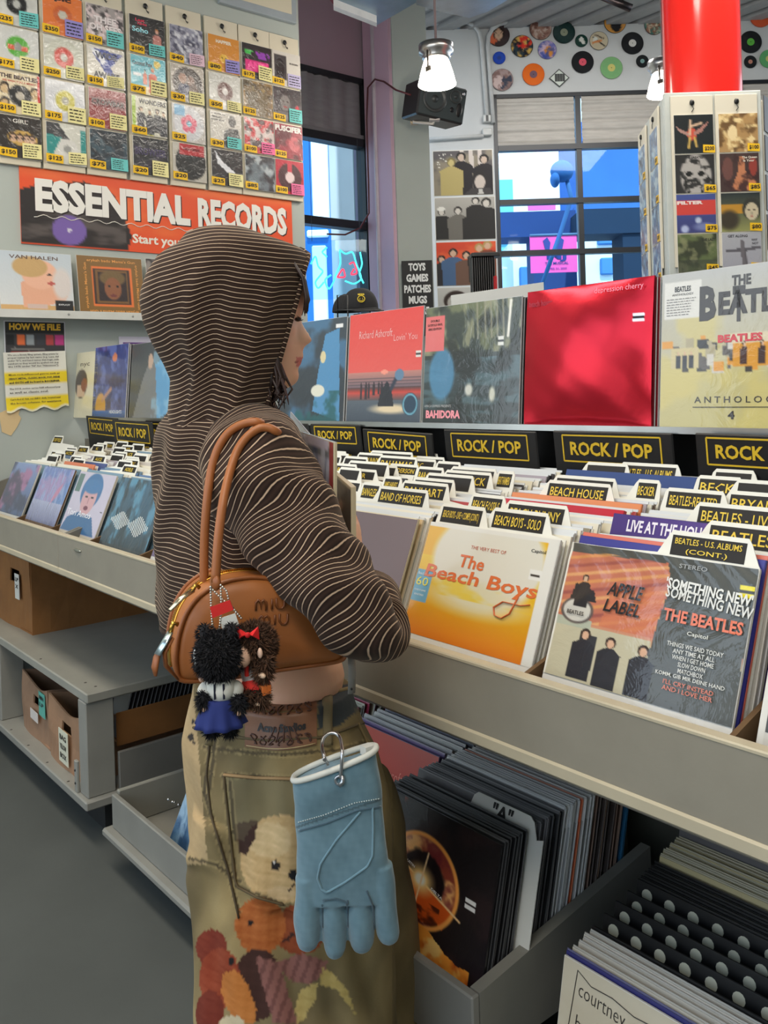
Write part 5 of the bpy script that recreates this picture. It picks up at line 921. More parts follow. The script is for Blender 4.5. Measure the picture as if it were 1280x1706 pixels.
# ---- display shelf with face-out records
SHZ = 1.275
mb = MB(); mb.box((-4.15, 1.6, SHZ-.006), (.35, 1.78, SHZ), (168, 170, 168)); mb.box((-4.15, 1.596, SHZ-.008), (.35, 1.604, SHZ+.006), (196, 198, 196)); build('display_shelf', mb, M_METAL, None, 'long thin metal shelf holding face-out records above the bins', 'shelf')
for i, x in enumerate((-3.2, -2.3, -1.55, -.62)):
    mb = MB(); mb.bbox((x-.012, 1.62, .8), (x+.012, 1.645, SHZ-.006), .003, (60, 60, 60)); build('shelf_post', mb, M_BLACK, None, 'dark post under the display shelf, %s from the left' % ('first', 'second', 'third', 'fourth')[i], 'post', 'posts under the display shelf')
mb = MB(); mb.box((-4.3, 1.78, .0), (.35, 1.8, SHZ-.01), (60, 58, 58)); build('back_panel', mb, M_PAINT, None, 'dark board closing the back of the bins', 'panel')
SLN = .09
edge_m = {}
def shelf_lp(xa, xb, xt0, yt, draw, texts, label, stack=0, stack_col=(30, 30, 32), Y=1.64, n=110, m=None, curve=None, extra=None, yb=706, h=None, edge=(200, 200, 200)):
    a, b = onY(xa, yb, Y), onY(xb, yb, Y); w = b[0]-a[0]
    tz = onY(xt0, yt, Y+.03)[2]; h = h or (tz-SHZ)/math.cos(SLN)
    o = cover('lp_record', place(((a[0]+b[0])/2, Y, SHZ+.001), 0, SLN), w, h, draw, texts, label, 'record', None, .004, m, n, None, edge, extra, curve)
    if stack:
        k = (round(w, 2), stack_col)
        if k not in edge_m:
            q = MB(); q.box((-w/2, 0, 0), (w/2, .004, h-.003), stack_col); q.box((w/2, .0004, .002), (w/2+.0008, .0036, h-.004), (205, 205, 205)); e = q.mesh('sleeve'); e.materials.append(M_EDGE); edge_m[k] = e
        for i in range(stack): inst('lp_record', edge_m[k], place(((a[0]+b[0])/2+.0035*(i % 2), Y+.0075*(i+1), SHZ+.001), 0, SLN), label='%s duplicate sleeve behind the %s' % (ordw(i), ' '.join(label.split(' on the')[0].split()[:8])), cat='record', group='duplicates behind the '+label.split(' on the')[0][:50])
    return o
def d_teal(A): A.grad((50, 62, 74), (40, 48, 58)); A.cloud((70, 120, 160), 3, .5, .6, .8, 3); A.poly([(.55, .9), (.62, .5), (.7, .15), (.9, .1), (.95, 1)], (80, 140, 185)); A.cloud((30, 90, 96), 6, .5, .6, .9, 6, 1, 1, (A.V > .7)); A.ell(.62, .7, .1, .06, (225, 222, 205)); A.ell(.68, .37, .04, .06, (220, 205, 160)); A.rect(.85, .06, .95, .1, (230, 230, 230))
shelf_lp(462, 572, 560, 530, d_teal, (), 'dark teal sleeve beside the face on the display shelf', 6)
def d_coral(A):
    A.grad((222, 66, 62), (226, 90, 84), 0, .55); A.grad((190, 130, 120), (120, 100, 110), .55, .68); A.grad((60, 60, 66), (196, 60, 50), .68, .73); A.grad((206, 70, 60), (90, 80, 84), .73, .8); A.grad((86, 96, 108), (60, 70, 84), .8, 1)
    for v in (.56, .6, .63, .66): A.rect(0, v, 1, v+.008, (70, 64, 74), .7)
    A.ell(.62, .88, .25, .04, (225, 205, 170), .8); A.ell(.52, .55, .05, .02, (240, 150, 130))
    for u, s in ((.2, .13), (.27, .13), (.31, .12), (.38, .1), (.45, .09), (.49, .09)): A.poly([(u-.015, .66+s), (u-.015, .66), (u, .63), (u+.015, .66), (u+.015, .66+s)], (50, 40, 50))
    A.poly([(.44, .86), (.48, .7), (.55, .66), (.62, .7), (.66, .86)], (30, 32, 44)); A.ell(.56, .68, .035, .04, (30, 32, 44)); A.line(.62, .7, .7, .58, .02, (40, 50, 70)); A.ell(.72, .58, .06, .05, (96, 130, 160)); A.rect(.92, .38, .99, .44, (225, 220, 215)); A.rect(.92, .4, .99, .42, (40, 36, 36))
    A.ell(.87, .84, .1, .1, (30, 60, 84), .1); A.ring(.87, .84, .085, .008, (110, 170, 190))
shelf_lp(577, 700, 592, 525, d_coral, (('Richard Ashcroft', .38, .2, .46, .07, (236, 200, 200), -.01), ("Lovin' You", .78, .25, .3, .06, (236, 190, 190), -.01)), 'coral red beach sunset sleeve on the display shelf')
def d_green(A):
    A.grad((60, 68, 56), (44, 54, 50), 0, .45); A.cloud((110, 116, 84), 6, .5, .6, .9, 2, 1, 1, (A.V < .4)); A.cloud((150, 150, 120), 9, .54, .58, .8, 5, 1.5, .5, (A.V < .42)); A.grad((56, 72, 78), (34, 42, 40), .45, 1); A.cloud((90, 120, 130), 5, .52, .62, .6, 6, .6, 3, (A.V > .45)); A.cloud((24, 28, 26), 6, .52, .6, .8, 8)
    for u in (.56, .64, .7, .76, .82): A.line(u, 0, u+.02, .3, .008, (150, 146, 124), .8)
    A.ell(.2, .58, .14, .22, (80, 140, 180), .2, .85); A.line(.9, .02, .88, .3, .012, (236, 232, 220)); A.rect(0, .08, .22, .38, (222, 110, 110)); A.ell(.5, .72, .04, .05, (200, 200, 190), .6); A.ell(.74, .76, .03, .06, (196, 196, 180), .6); A.rect(.78, .3, .84, .37, (220, 220, 214)); A.rect(.78, .33, .84, .345, (40, 40, 40))
shelf_lp(704, 864, 722, 513, d_green, (('BAHIDORA', .23, .92, .38, .07, (240, 150, 160), .05), ('AFRICA EXPRESS PRESENTS', .17, .85, .3, .02, (190, 190, 190), .0), ('DOUBLE', .11, .12, .1, .02, (60, 30, 30), .02), ('GATEFOLD VINYL', .11, .155, .17, .02, (60, 30, 30), .02), ('180G EDITION', .11, .19, .15, .02, (60, 30, 30), .02)), 'dark green jungle and water sleeve on the display shelf', 7)
pil = lambda X, Z: -.03*np.clip(np.cos(X*math.pi/.375), 0, 1)**.8*np.clip(np.sin(Z*math.pi/.328), 0, 1)**.8-.0005*np.sin(X*60+Z*25)*np.sin(Z*50)
shelf_lp(873, 1086, 893, 486, lambda A: (A.rect(0, 0, 1, 1, (205, 40, 56)), A.rect(.875, .24, .95, .3, (226, 226, 226)), A.rect(.875, .262, .95, .278, (40, 30, 34))), (('depression cherry', .76, .065, .36, .05, (226, 130, 140), .0), ('beach house', .14, .1, .2, .045, (150, 60, 70), .0)), 'shiny red foil pillow-like sleeve on the display shelf', 3, (120, 20, 30), m=M_FOIL, curve=pil, edge=(150, 24, 36))
def d_antho(A):
    A.grad((176, 176, 174), (184, 178, 150), 0, .5); A.grad((190, 182, 130), (186, 176, 118), .67, 1); A.grad((184, 180, 160), (190, 182, 130), .5, .67); A.cloud((206, 190, 110), 3, .55, .62, .6, 2, 1, 1, (A.V > .3)); A.rect(.02, .05, .3, .3, (214, 212, 206))
    r = A.r
    for i in range(70):
        u, v = r.rand()*.97, .41+.21*r.rand(); c = ((40, 38, 38), (200, 196, 186), (90, 84, 80), (60, 56, 50), (216, 150, 50), (170, 160, 130))[r.randint(6)]; A.rect(u, v, u+.02+.07*r.rand(), min(v+.02+.06*r.rand(), .66), c)
    A.rect(.5, .41, .85, .48, (214, 200, 170)); A.rect(.52, .48, .8, .62, (214, 150, 44)); A.person(.6, .47, .14, coat=(70, 40, 30)); A.person(.72, .47, .14, coat=(60, 36, 30)); A.rect(.08, .49, .28, .62, (200, 186, 140))
    for u in (.13, .18, .23): A.person(u, .51, .11)
shelf_lp(1099, 1345, 1119, 458, d_antho, (('THE', .575, .09, .13, .065, (50, 44, 40), .04), ('EATLES', .685, .225, .53, .15, (50, 44, 40), .05), ('B', .345, .215, .12, .22, (50, 44, 40), .05), ('T', .56, .235, .085, .22, (50, 44, 40), .05), ('BEATLES', .57, .445, .3, .05, (200, 40, 50), .05), ('A N T H O L O G Y', .56, .82, .6, .04, (60, 56, 50), .01), ('4', .52, .915, .045, .05, (40, 36, 34), .05), ('BEATLES', .16, .105, .12, .035, (50, 46, 44), .03), ('ANTHOLOGY', .16, .14, .16, .014, (80, 76, 74), .01)), 'cream and silver sleeve of band clippings reading ANTHOLOGY', 2, (190, 180, 140), extra=lambda mb, M, w, h: (mb.box((-.25*w, -.002, h*.132), (.4*w, -.001, h*.136), (60, 56, 50), M), scribble(mb, -.46*w, h*.72, w*.22, h*.12, 7, (110, 106, 104), -.0016, 4, M, .12)), n=84, edge=(190, 186, 180), yb=714)
def d_cream(A): A.rect(0, 0, 1, 1, (222, 214, 184)); A.ell(.5, .48, .2, .22, (80, 66, 60), .1); A.rect(.38, .5, .62, .68, (222, 190, 160)); A.ell(.6, .5, .1, .1, (150, 90, 60))
shelf_lp(108, 158, 136, 588, d_cream, (('nyc', .6, .2, .3, .07, (70, 60, 50), .0),), 'cream sleeve with a small arched portrait, leftmost on the display shelf', Y=1.6, n=40, yb=694, edge=(214, 206, 180))
def d_head(A): A.grad((44, 60, 130), (60, 80, 140)); A.cloud((100, 120, 190), 7, .5, .58, .8, 2); A.cloud((30, 40, 90), 6, .54, .6, .8, 5); A.ell(.62, .17, .07, .06, (220, 130, 90)); A.ell(.25, .85, .16, .2, (205, 150, 80)); A.line(.3, .75, .55, .6, .03, (190, 140, 120)); A.grad((60, 110, 180), (44, 70, 110), .9, 1)
shelf_lp(153, 208, 172, 578, d_head, (('HEADLIGHTS', .72, .91, .36, .045, (225, 230, 235), .02),), 'starry blue painted sleeve on the display shelf left of the hoodie', 4, Y=1.6, n=44, yb=696)
def d_grey(A): A.grad((74, 80, 84), (60, 66, 74)); A.poly([(.1, 1), (.3, .5), (.45, .25), (.6, .3), (.75, 1)], (120, 122, 124)); A.ell(.48, .25, .06, .1, (200, 170, 150)); A.poly([(.6, .3), (.95, .1), (1, .9), (.7, 1)], (96, 160, 205)); A.cloud((160, 205, 230), 5, .52, .6, .6, 3, 1, 1, (A.U > .55))
shelf_lp(214, 284, 232, 573, d_grey, (), 'grey and pale blue figure sleeve just left of the hoodie on the display shelf', 3, Y=1.6, n=44, yb=698)
# ---- black cap with a yellow smiley on its stand
root = thing('baseball_cap', onD(597, 522, 3.6)+UP*0, 'black baseball cap with a yellow smiley above the display shelf', 'cap')
c = onD(600, 515, 3.6); Mc = frame(c, RT, FW, UP); mb = MB(); t = np.linspace(0, math.pi/2, 9); 
mb.lathe([(.075*math.cos(a)**.8 if a < 1.57 else 0.0001, .085*math.sin(a)) for a in t], 24, (24, 24, 27), Mc); build('crown', mb, M_BLACKCLOTH if 'M_BLACKCLOTH' in globals() else mat('black_cotton', .85, bump=(90, .2, .001)), root)
mb = MB(); a = np.linspace(-.9, .9, 14); out = [(.105*math.sin(q)*.8+.02, -.055-.055*math.cos(q), -.004-.012*math.cos(q)) for q in a]; inn = [(.072*math.sin(q)+.0, -.06*math.cos(q), .004) for q in a]
mb.add(out+inn+[(x, y, z-.004) for x, y, z in out], [(i, i+1, 14+i+1, 14+i) for i in range(13)]+[(28+i, 28+i+1, i+1, i) for i in range(13)], (22, 22, 24), True, Mc); build('brim', mb, mat('black_cotton'), root)
mb = MB(); Mq = frame(c+RT*.008-FW*.0745+UP*.034, RT, FW*.94+UP*.34, UP*.94-FW*.34*-1)
mb.tube([(.014*math.cos(q), 0, .014*math.sin(q)) for q in np.arange(16)*math.pi/8], .0016, (232, 200, 40), 5, M=Mq, closed=True); mb.tube([(.008*math.cos(q), -.001, .008*math.sin(q)) for q in np.linspace(3.4, 6.0, 8)], .0011, (232, 200, 40), 5, M=Mq)
for s_ in (-1, 1):
    for q in (-1, 1): mb.tube([(s_*.005-.0015, -.001, .003-q*.0015), (s_*.005+.0015, -.001, .003+q*.0015)], .0007, (232, 200, 40), 4, M=Mq)
put_text(mb, 'NIRVANA', 0, .021, .026, .008, (232, 200, 40), -.004, .04, Mq); build('emblem', mb, M_PAPER, root, label='yellow smiley emblem')
c2 = onD(578, 520, 3.65); Mc2 = frame(c2, RT, FW, UP); mb = MB(); mb.lathe([(.06*math.cos(a) if a < 1.57 else .0001, .075*math.sin(a)) for a in t], 20, (20, 20, 23), Mc2); build('baseball_cap', mb, mat('black_cotton'), None, 'plain black cap tucked behind the smiley cap', 'cap')
mb = MB(); mb.tube([onD(563, 530, 3.5), onD(562, 492, 3.5), onD(579, 492, 3.5), onD(580, 530, 3.5), onD(580, 560, 3.5)], .003, (26, 26, 28), 6); mb.tube([onD(562, 516, 3.5), onD(640, 518, 3.5)], .004, (26, 26, 28), 6); mb.box(tuple(onD(595, 523, 3.7)*np.array([1, 1, 0])-np.array([.01, .01, 0])), tuple(onD(596, 523, 3.7)+np.array([.01, .01, 0])), (24, 24, 26)); build('wire_stand', mb, M_BLACK, None, 'black wire cap stand behind the display shelf', 'stand')
# ================================================================ shelving under the bins, boxes and trays
def PX(y, x, Y): return onY(x, y, Y)
GX = -2.715
root = thing('base_shelving', (-3.55, 1.35, 0), 'grey wooden two-tier shelving under the left record bins', 'shelf')
mb = MB(); mb.bbox((-4.38, 1.0, .432), (GX, 1.64, .463), .004, (150, 148, 138)); build('upper_shelf', mb, M_PAINT, root)
mb = MB(); mb.bbox((-4.38, .985, .108), (GX+.01, 1.64, .136), .004, (146, 144, 136)); build('lower_shelf', mb, M_PAINT, root)
mb = MB(); mb.box((-4.38, 1.07, 0), (GX-.06, 1.62, .108), (44, 44, 44)); build('plinth', mb, M_PAINT, root)
for i, (x, y) in enumerate(((GX-.012, 1.0), (-3.62, 1.0), (-4.36, 1.0), (GX-.012, 1.56))):
    mb = MB(); mb.bbox((x-.065, y+.0, .136), (x-.0, y+.09, .432), .003, (146, 144, 136)); build('post', mb, M_PAINT, root)
mb = MB(); mb.bbox((GX-.1, .99, .136), (GX-.078, 1.0, .235), .002, (150, 148, 140)); mb.ell((GX-.089, .989, .165), (.004, .003, .004), (50, 50, 50), 8, 5); mb.ell((GX-.089, .989, .205), (.004, .003, .004), (50, 50, 50), 8, 5); build('cleat', mb, M_PAINT, root)
mb = MB(); mb.bbox((GX-.02, 1.1, .136), (GX-.005, 1.6, .255), .002, (118, 116, 110)); build('end_board', mb, M_PAINT, root)
mb = MB(); mb.box((-4.38, 1.1, .136), (-3.62, 1.12, .27), (140, 138, 130)); build('inner_board', mb, M_PAINT, root)
mb = MB(); mb.box((-4.38, 1.63, 0), (GX, 1.645, .79), (70, 70, 68)); build('back', mb, M_PAINT, root)
for i, (x, y, z) in enumerate(((-3.9, 1.02, .463), (-3.2, 1.02, .463), (-2.83, 1.04, .463), (-2.77, 1.05, .463), (-3.3, 1.0, .136), (-3.1, 1.0, .136), (-2.9, 1.0, .136), (-3.5, 1.0, .136))):
    mb = MB(); mb.ell((x, y, z), (.005, .005, .0015), (70, 66, 60), 8, 5); build('screw', mb, M_BLACK, root)
for i, x in enumerate((-4.3, -3.6, -2.0, -1.2, -.4)):
    mb = MB(); mb.bbox((x-.03, 1.5, .0 if x < -2.7 and False else (.463 if x < GX else 0)), (x+.03, 1.6, .79), .004, GREYD); build('bin_leg', mb, M_PAINT, None, 'grey wooden upright carrying the bins, number %s from the left' % ('one two three four five'.split()[i]), 'post', 'uprights under the bins')
def carton(p, yaw, w, d, h, label, tag_=None, notch=True, sag=.02, col=(150, 108, 72), fill=None):
    """open cardboard box, front face w wide at local y=0 running back to y=d"""
    M = place(p, yaw); root = thing('cardboard_box', p, label, 'box'); t = .006; n = 9
    def wall(a, b, name, hole=False):
        a, b = np.array(a, float), np.array(b, float); q = np.linspace(0, 1, n); mb = MB(); nrm = np.cross((b-a)/np.linalg.norm(b-a), UP)
        us = list(q) if not hole else sorted(list(q)+[.36, .64]); top = [h-sag*math.sin(math.pi*u) for u in us]
        zs = [0, .45, .62, .8, 1.0] if hole else [0, .5, 1.0]
        for k in range(len(us)-1):
            for m_ in range(len(zs)-1):
                if hole and us[k] >= .355 and us[k+1] <= .645 and zs[m_] == .62: continue
                v = []
                for s_ in (0, t):
                    for (u, tp, z) in ((us[k], top[k], zs[m_]), (us[k+1], top[k+1], zs[m_]), (us[k+1], top[k+1], zs[m_+1]), (us[k], top[k], zs[m_+1])):
                        pp = a+(b-a)*u-nrm*s_+nrm*.006*math.sin(5*u+3*z); v.append((pp[0], pp[1], z*tp))
                mb.add(v, [(0, 1, 2, 3), (7, 6, 5, 4), (0, 4, 5, 1), (1, 5, 6, 2), (2, 6, 7, 3), (3, 7, 4, 0)], col, M=M)
        build(name, mb, M_CARD, root)
    wall((-w/2, 0, 0), (w/2, 0, 0), 'front_panel', notch); wall((w/2, 0, 0), (w/2, d, 0), 'side_panel'); wall((w/2, d, 0), (-w/2, d, 0), 'rear_panel'); wall((-w/2, d, 0), (-w/2, 0, 0), 'side_panel')
    mb = MB(); mb.box((-w/2, 0, 0), (w/2, d, .006), col, M); build('bottom_panel', mb, M_CARD, root)
    if tag_: 
        for (x, z, tw, th_, c, txts) in tag_:
            mb = MB(); mb.box((x-tw/2, -.0075-.001, z-th_/2), (x+tw/2, -.0065, z+th_/2), c, M)
            for i, tt in enumerate(txts): put_text(mb, tt, x, z+th_*(.28-.28*i), tw*.7, th_*.16, (40, 40, 40), -.0095, .03, M)
            build('label', mb, M_PAPER, root, label='paper label stuck on the front')
    return root, M
def filed(M, root_lb, x0, x1, y0, y1, h, step, cols, lean=.2, z=.012, grp='', hw=None, along='y', cat='record'):
    """records standing in a box, one behind another"""
    y = y0; r = random.Random(len(root_lb)); k = 0
    while y < y1:
        c = cols[r.randrange(len(cols))]; w = x1-x0
        key = ('F', c, round(w, 3), round(h, 3))
        if key not in edge_m:
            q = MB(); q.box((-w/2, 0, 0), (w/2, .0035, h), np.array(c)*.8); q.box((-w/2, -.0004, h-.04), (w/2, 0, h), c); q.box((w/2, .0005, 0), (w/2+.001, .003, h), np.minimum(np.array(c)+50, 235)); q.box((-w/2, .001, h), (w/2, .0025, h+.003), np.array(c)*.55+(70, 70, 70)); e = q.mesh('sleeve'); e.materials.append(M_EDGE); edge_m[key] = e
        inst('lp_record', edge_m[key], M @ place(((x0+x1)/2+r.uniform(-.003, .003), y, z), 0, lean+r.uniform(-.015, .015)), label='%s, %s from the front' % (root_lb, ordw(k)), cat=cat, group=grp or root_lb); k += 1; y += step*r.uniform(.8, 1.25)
p = onZ(48, 1060, .463)
# big box on the upper shelf, running back under the bin
yw = -.0
b1, Mb = carton((p[0]-.2, p[1]+.01, .463), .02, .40, .56, .30, 'worn brown cardboard box on the upper shelf under the left bins', [(-.0+.06, .17, .05, .1, (220, 218, 210), ('LP', 'X'))], sag=.015, col=(146, 98, 52))
filed(Mb, 'pale plastic-wrapped sleeve lying in the upper cardboard box', -.12, .15, .30, .42, .27, .03, [(180, 190, 205), (150, 160, 176)], .5, .02)
TEAL = (96, 176, 160)
b2, M2 = carton((-3.345, 1.045, .136), -.03, .32, .5, .215, 'worn cardboard box with a teal sticker on the lower shelf', [(.1, .15, .07, .085, TEAL, ('BIN', 'LP')), (.0, .085, .09, .035, (214, 206, 200), ())], sag=.03, col=(156, 122, 96))
b3, M3 = carton((-3.0, 1.03, .136), -.02, .32, .52, .215, 'worn cardboard box with a handwritten label beside the shelf post', [(.0, .075, .09, .11, (214, 212, 190), ('BAG', 'YELLOW', 'BOX'))], sag=.03, col=(164, 126, 96))
filed(M3, 'dark record sleeve standing in the cardboard box beside the post', -.14, .15, .16, .45, .20, .03, [(60, 62, 70), (40, 42, 50), (150, 150, 150)], .15, .01)
# long box seen through the open end of the shelving, with records leaning in it
M4 = place((GX-.055, 1.13, .25), math.pi/2)
rt4 = thing('cardboard_box', (GX-.1, 1.35, .25), 'long brown cardboard box of leaning records at the open shelf end', 'box'); mb = MB(); mb.bbox((GX-.03-.02, 1.11, .258), (GX-.03-.014, 1.6, .365), .002, (128, 84, 40)); build('side_panel', mb, M_CARD, rt4); mb = MB(); mb.box((GX-.13, 1.12, .262), (GX-.05, 1.6, .268), (120, 80, 44)); build('bottom_panel', mb, M_CARD, rt4)
q = MB(); q.box((-.055, -.0018, 0), (.055, .0018, .155), (64, 64, 66)); q.box((.055, -.0012, 0), (.0556, .0012, .155), (120, 122, 126)); me = q.mesh('sleeve'); me.materials.append(M_EDGE)
for i in range(30): inst('lp_record', me, np.array(Matrix.Translation((GX-.11, 1.125+.0152*i, .27)) @ Matrix.Rotation(.35, 4, 'X')) @ np.diag([-1, 1, 1, 1.]) @ np.array(Matrix.Rotation(0, 4, 'Z')) if False else np.array(Matrix.Translation((GX-.11, 1.125+.0152*i, .272)) @ Matrix.Rotation(-.3, 4, 'X')), label='dark sleeve, %s from the front, leaning in the long box at the shelf end' % ordw(i), cat='record', group='dark sleeves leaning in the long box')
# ---- low tray left, running behind the person
root = thing('floor_tray', (-2.1, 1.2, 0), 'low grey record tray on the floor, left of the jeans', 'tray', 'low record trays')
mb = MB(); mb.bbox((-2.56, .975, .095), (-1.42, 1.6, .118), .006, (140, 138, 130)); build('base_board', mb, M_PAINT, root)
mb = MB(); mb.box((-2.5, 1.05, 0), (-1.46, 1.58, .095), (30, 30, 30)); build('plinth', mb, M_PAINT, root)
mb = MB(); mb.bbox((-2.54, 1.0, .118), (-1.44, 1.016, .216), .003, (138, 136, 128)); build('front_board', mb, M_PAINT, root)
mb = MB(); mb.bbox((-2.54, 1.016, .118), (-2.524, 1.6, .225), .003, (146, 144, 134)); build('side_board', mb, M_PAINT, root)
mb = MB(); mb.box((-2.52, 1.585, .118), (-1.44, 1.6, .26), GREYD); build('back_board', mb, M_PAINT, root)
cover('lp_record', place((-2.13, 1.04, .12), 0, .45), .31, .31, lambda A: (A.grad((70, 110, 150), (44, 74, 110)), A.cloud((120, 160, 190), 5, .5, .6, .6, 4), A.cloud((180, 210, 230), 8, .58, .62, .6, 2)), (), 'blue bagged sleeve in the low tray left of the jeans', m=MATS['blue_bag'], n=40)
filed(place((-2.13, 1.06, .12)), 'bagged sleeve stacked behind the blue sleeve in the low tray', -.155, .155, 0, .12, .31, .01, [(90, 120, 150), (60, 80, 110)], .45, 0)
mb = MB()
for i in range(9): mb.ell((-2.33+.006*math.sin(i*2.1), 1.08+.01*i, .245-.008*i), (.004, .004, .004), (215, 215, 215), 8, 6)
build('ball_chain', mb, M_METAL, None, 'short silver ball chain lying over the low tray edge', 'chain')
# ---- raised tray right (front edge flush with the bins)
TZ0, TZ1 = .265, .384; TX0, TX1 = -1.44, -1.068
root = thing('record_tray', ((TX0+TX1)/2, 1.3, TZ0), 'grey record tray holding the black circle sleeve, right of the jeans', 'tray', 'low record trays')
def slope_board(mb, x, t, y0, y1, zb, za, zc, col): mb.add([(x, y0, zb), (x+t, y0, zb), (x+t, y1, zb), (x, y1, zb), (x, y0, za), (x+t, y0, za), (x+t, y1, zc), (x, y1, zc)], [(0, 3, 2, 1), (4, 5, 6, 7), (0, 1, 5, 4), (1, 2, 6, 5), (2, 3, 7, 6), (3, 0, 4, 7)], col)
mb = MB(); mb.bbox((TX0, 1.0, TZ0), (TX1+.022, 1.018, TZ1), .003, (132, 130, 124)); mb.ell((TX1-.03, .998, TZ0+.03), (.004, .003, .004), (30, 30, 30), 8, 5); build('front_board', mb, M_PAINT, root)
mb = MB(); slope_board(mb, TX1, .022, 1.018, 1.5, TZ0, TZ1, .455, (128, 126, 118)); build('side_board', mb, M_PAINT, root)
mb = MB(); slope_board(mb, TX0, .015, 1.018, 1.5, TZ0, TZ1, .455, (120, 118, 110)); build('side_board', mb, M_PAINT, root)
mb = MB(); mb.box((TX0, 1.018, TZ0), (TX1, 1.6, TZ0+.014), GREYD); build('bottom_board', mb, M_PAINT, root)
mb = MB(); mb.box((TX0-.35, 1.06, 0), (1.0, 1.6, TZ0-.15), (40, 40, 40)); build('plinth', mb, M_PAINT, None, 'dark recessed plinth under the right trays', 'plinth')
mb = MB(); mb.box((-1.8, 1.61, 0), (1.0, 1.63, .79), (92, 92, 84)); build('back_panel', mb, M_PAINT, None, 'grey green board behind the lower right trays', 'panel')
def d_sun(A):
    cu, cv = .44, .50; D = np.hypot((A.U-cu)/.30, (A.V-cv)/.31)
    A.rect(0, 0, 1, 1, (24, 20, 26)); A.cloud((46, 32, 36), 4, .5, .6, .7); A.cloud((170, 66, 44), 6, .55, .6, .8, 8, 1, 1, (A.V < .2)*(A.U > .2)*(A.U < .5))
    A.mix(((D > .62)*(D < 1))*1., (150, 66, 50)); A.cloud((250, 190, 120), 6, .46, .56, 1, 4, 1, 1, (D > .6)*(D < 1)); A.cloud((120, 40, 50), 8, .52, .6, .8, 7, 1, 1, (D > .6)*(D < 1)); A.mix(np.clip((.72-D+.16*(A.fbm(6, 3)-.5)*2)*14, 0, 1), (20, 14, 22))
    A.poly([(.17, .42), (.72, .60), (.66, .74), (.4, .78), (.2, .66)], (222, 92, 30)); A.cloud((70, 28, 18), 8, .52, .58, .9, 6, 1, 2, (A.V > .62)*(A.V < .78)*(A.U < .62)*(A.U > .2))
    A.mix(np.clip(1.6-np.abs(D-1)*22, 0, 1), (252, 170, 84)); A.line(.12, .40, .78, .62, .008, (255, 210, 150)); A.ell(.43, .5, .10, .09, (255, 214, 140), .9); A.ell(.43, .5, .045, .04, (255, 252, 236), .5); A.line(.47, .3, .41, .72, .006, (255, 220, 170))
    m = A.V > .80-.10*np.sin(A.U*5+.6)+.10*(A.fbm(5, 9)-.5); m = m & (A.U < .9); A.mix(m*1., (190, 70, 20)); A.cloud((250, 160, 60), 5, .4, .55, 1, 3, 1, 1, m); A.cloud((255, 214, 130), 8, .52, .6, .9, 9, 1, 1, m)
    A.rect(.80, .44, .88, .465, (235, 235, 235)); A.rect(.80, .48, .88, .505, (235, 235, 235)); A.ell(.12, .17, .085, .085, (104, 96, 50), .08)
cover('lp_record', place(((TX0+TX1)/2+.022, 1.028, TZ0+.02), 0, math.radians(15)), .318, .31, d_sun, (('AUSTIN', .33, .43, .09, .018, (240, 240, 240), .03, dict(rot=-.2)), ('DELTA', .58, .53, .1, .018, (240, 240, 240), .03, dict(rot=-.2)), ('DUSTY', .12, .13, .08, .018, (225, 220, 190), .03), ('MISTAKES', .12, .16, .11, .018, (225, 220, 190), .03), ('AND', .12, .185, .03, .01, (225, 220, 190), .01), ('HER RETURN', .12, .21, .11, .018, (225, 220, 190), .03)), 'black sleeve with a fiery cloud circle in the lower tray', edge=(30, 28, 30), n=150, vis=.8)
Mt = place(((TX0+TX1)/2+.022, 0, TZ0+.02))
filed(Mt, 'black sleeve stacked close behind the fiery circle sleeve', -.158, .158, 1.036, 1.10, .31, .0075, [(26, 26, 28)], math.radians(15), 0)
mb = MB(); Mc_ = Mt @ place((.03, 1.108, 0), 0, math.radians(15)); mb.prism([(-.155, 0), (.155, 0), (.155, .3), (.14, .295), (.13, .322), (.12, .33), (-.01, .33), (-.02, .322), (-.03, .295), (-.155, .3)], 0, .002, (214, 212, 204), Mc_); put_text(mb, '"A"', .055, .312, .05, .028, (30, 28, 28), -.001, .03, Mc_, shear=.2); build('name_divider', mb, M_PAPER, None, 'white card divider marked A in ink in the lower tray', 'divider')
filed(Mt, 'dark sleeve filed behind the A divider in the lower tray', -.158, .158, 1.118, 1.19, .315, .0085, [(50, 50, 52), (30, 30, 32), (90, 88, 90)], math.radians(15), 0)
filed(Mt, 'white sleeve in the middle of the lower tray', -.158, .158, 1.195, 1.245, .318, .008, [(222, 222, 218), (205, 206, 206)], math.radians(15), 0)
filed(Mt, 'orange red sleeve among the white ones in the lower tray', -.158, .158, 1.247, 1.252, .318, .008, [(200, 90, 50)], math.radians(15), 0)
filed(Mt, 'pale sleeve behind the orange red one in the lower tray', -.158, .158, 1.257, 1.29, .318, .008, [(215, 214, 210), (190, 190, 186)], math.radians(15), 0)
filed(Mt, 'brown bagged sleeve towards the back of the lower tray', -.158, .158, 1.297, 1.385, .318, .008, [(110, 84, 70), (70, 60, 56), (150, 120, 100)], math.radians(15), 0)
mb = MB(); Mq = Mt @ place((0, 1.40, 0), 0, math.radians(15)); mb.box((-.158, 0, 0), (.158, .006, .33), (40, 100, 140), Mq); put_text(mb, 'MOUSE KNEE OR BEAT', .06, .315, .15, .012, (220, 225, 230), -.001, .03, Mq); build('lp_record', mb, M_EDGE, None, 'blue sleeve standing tallest at the back of the lower tray', 'record')
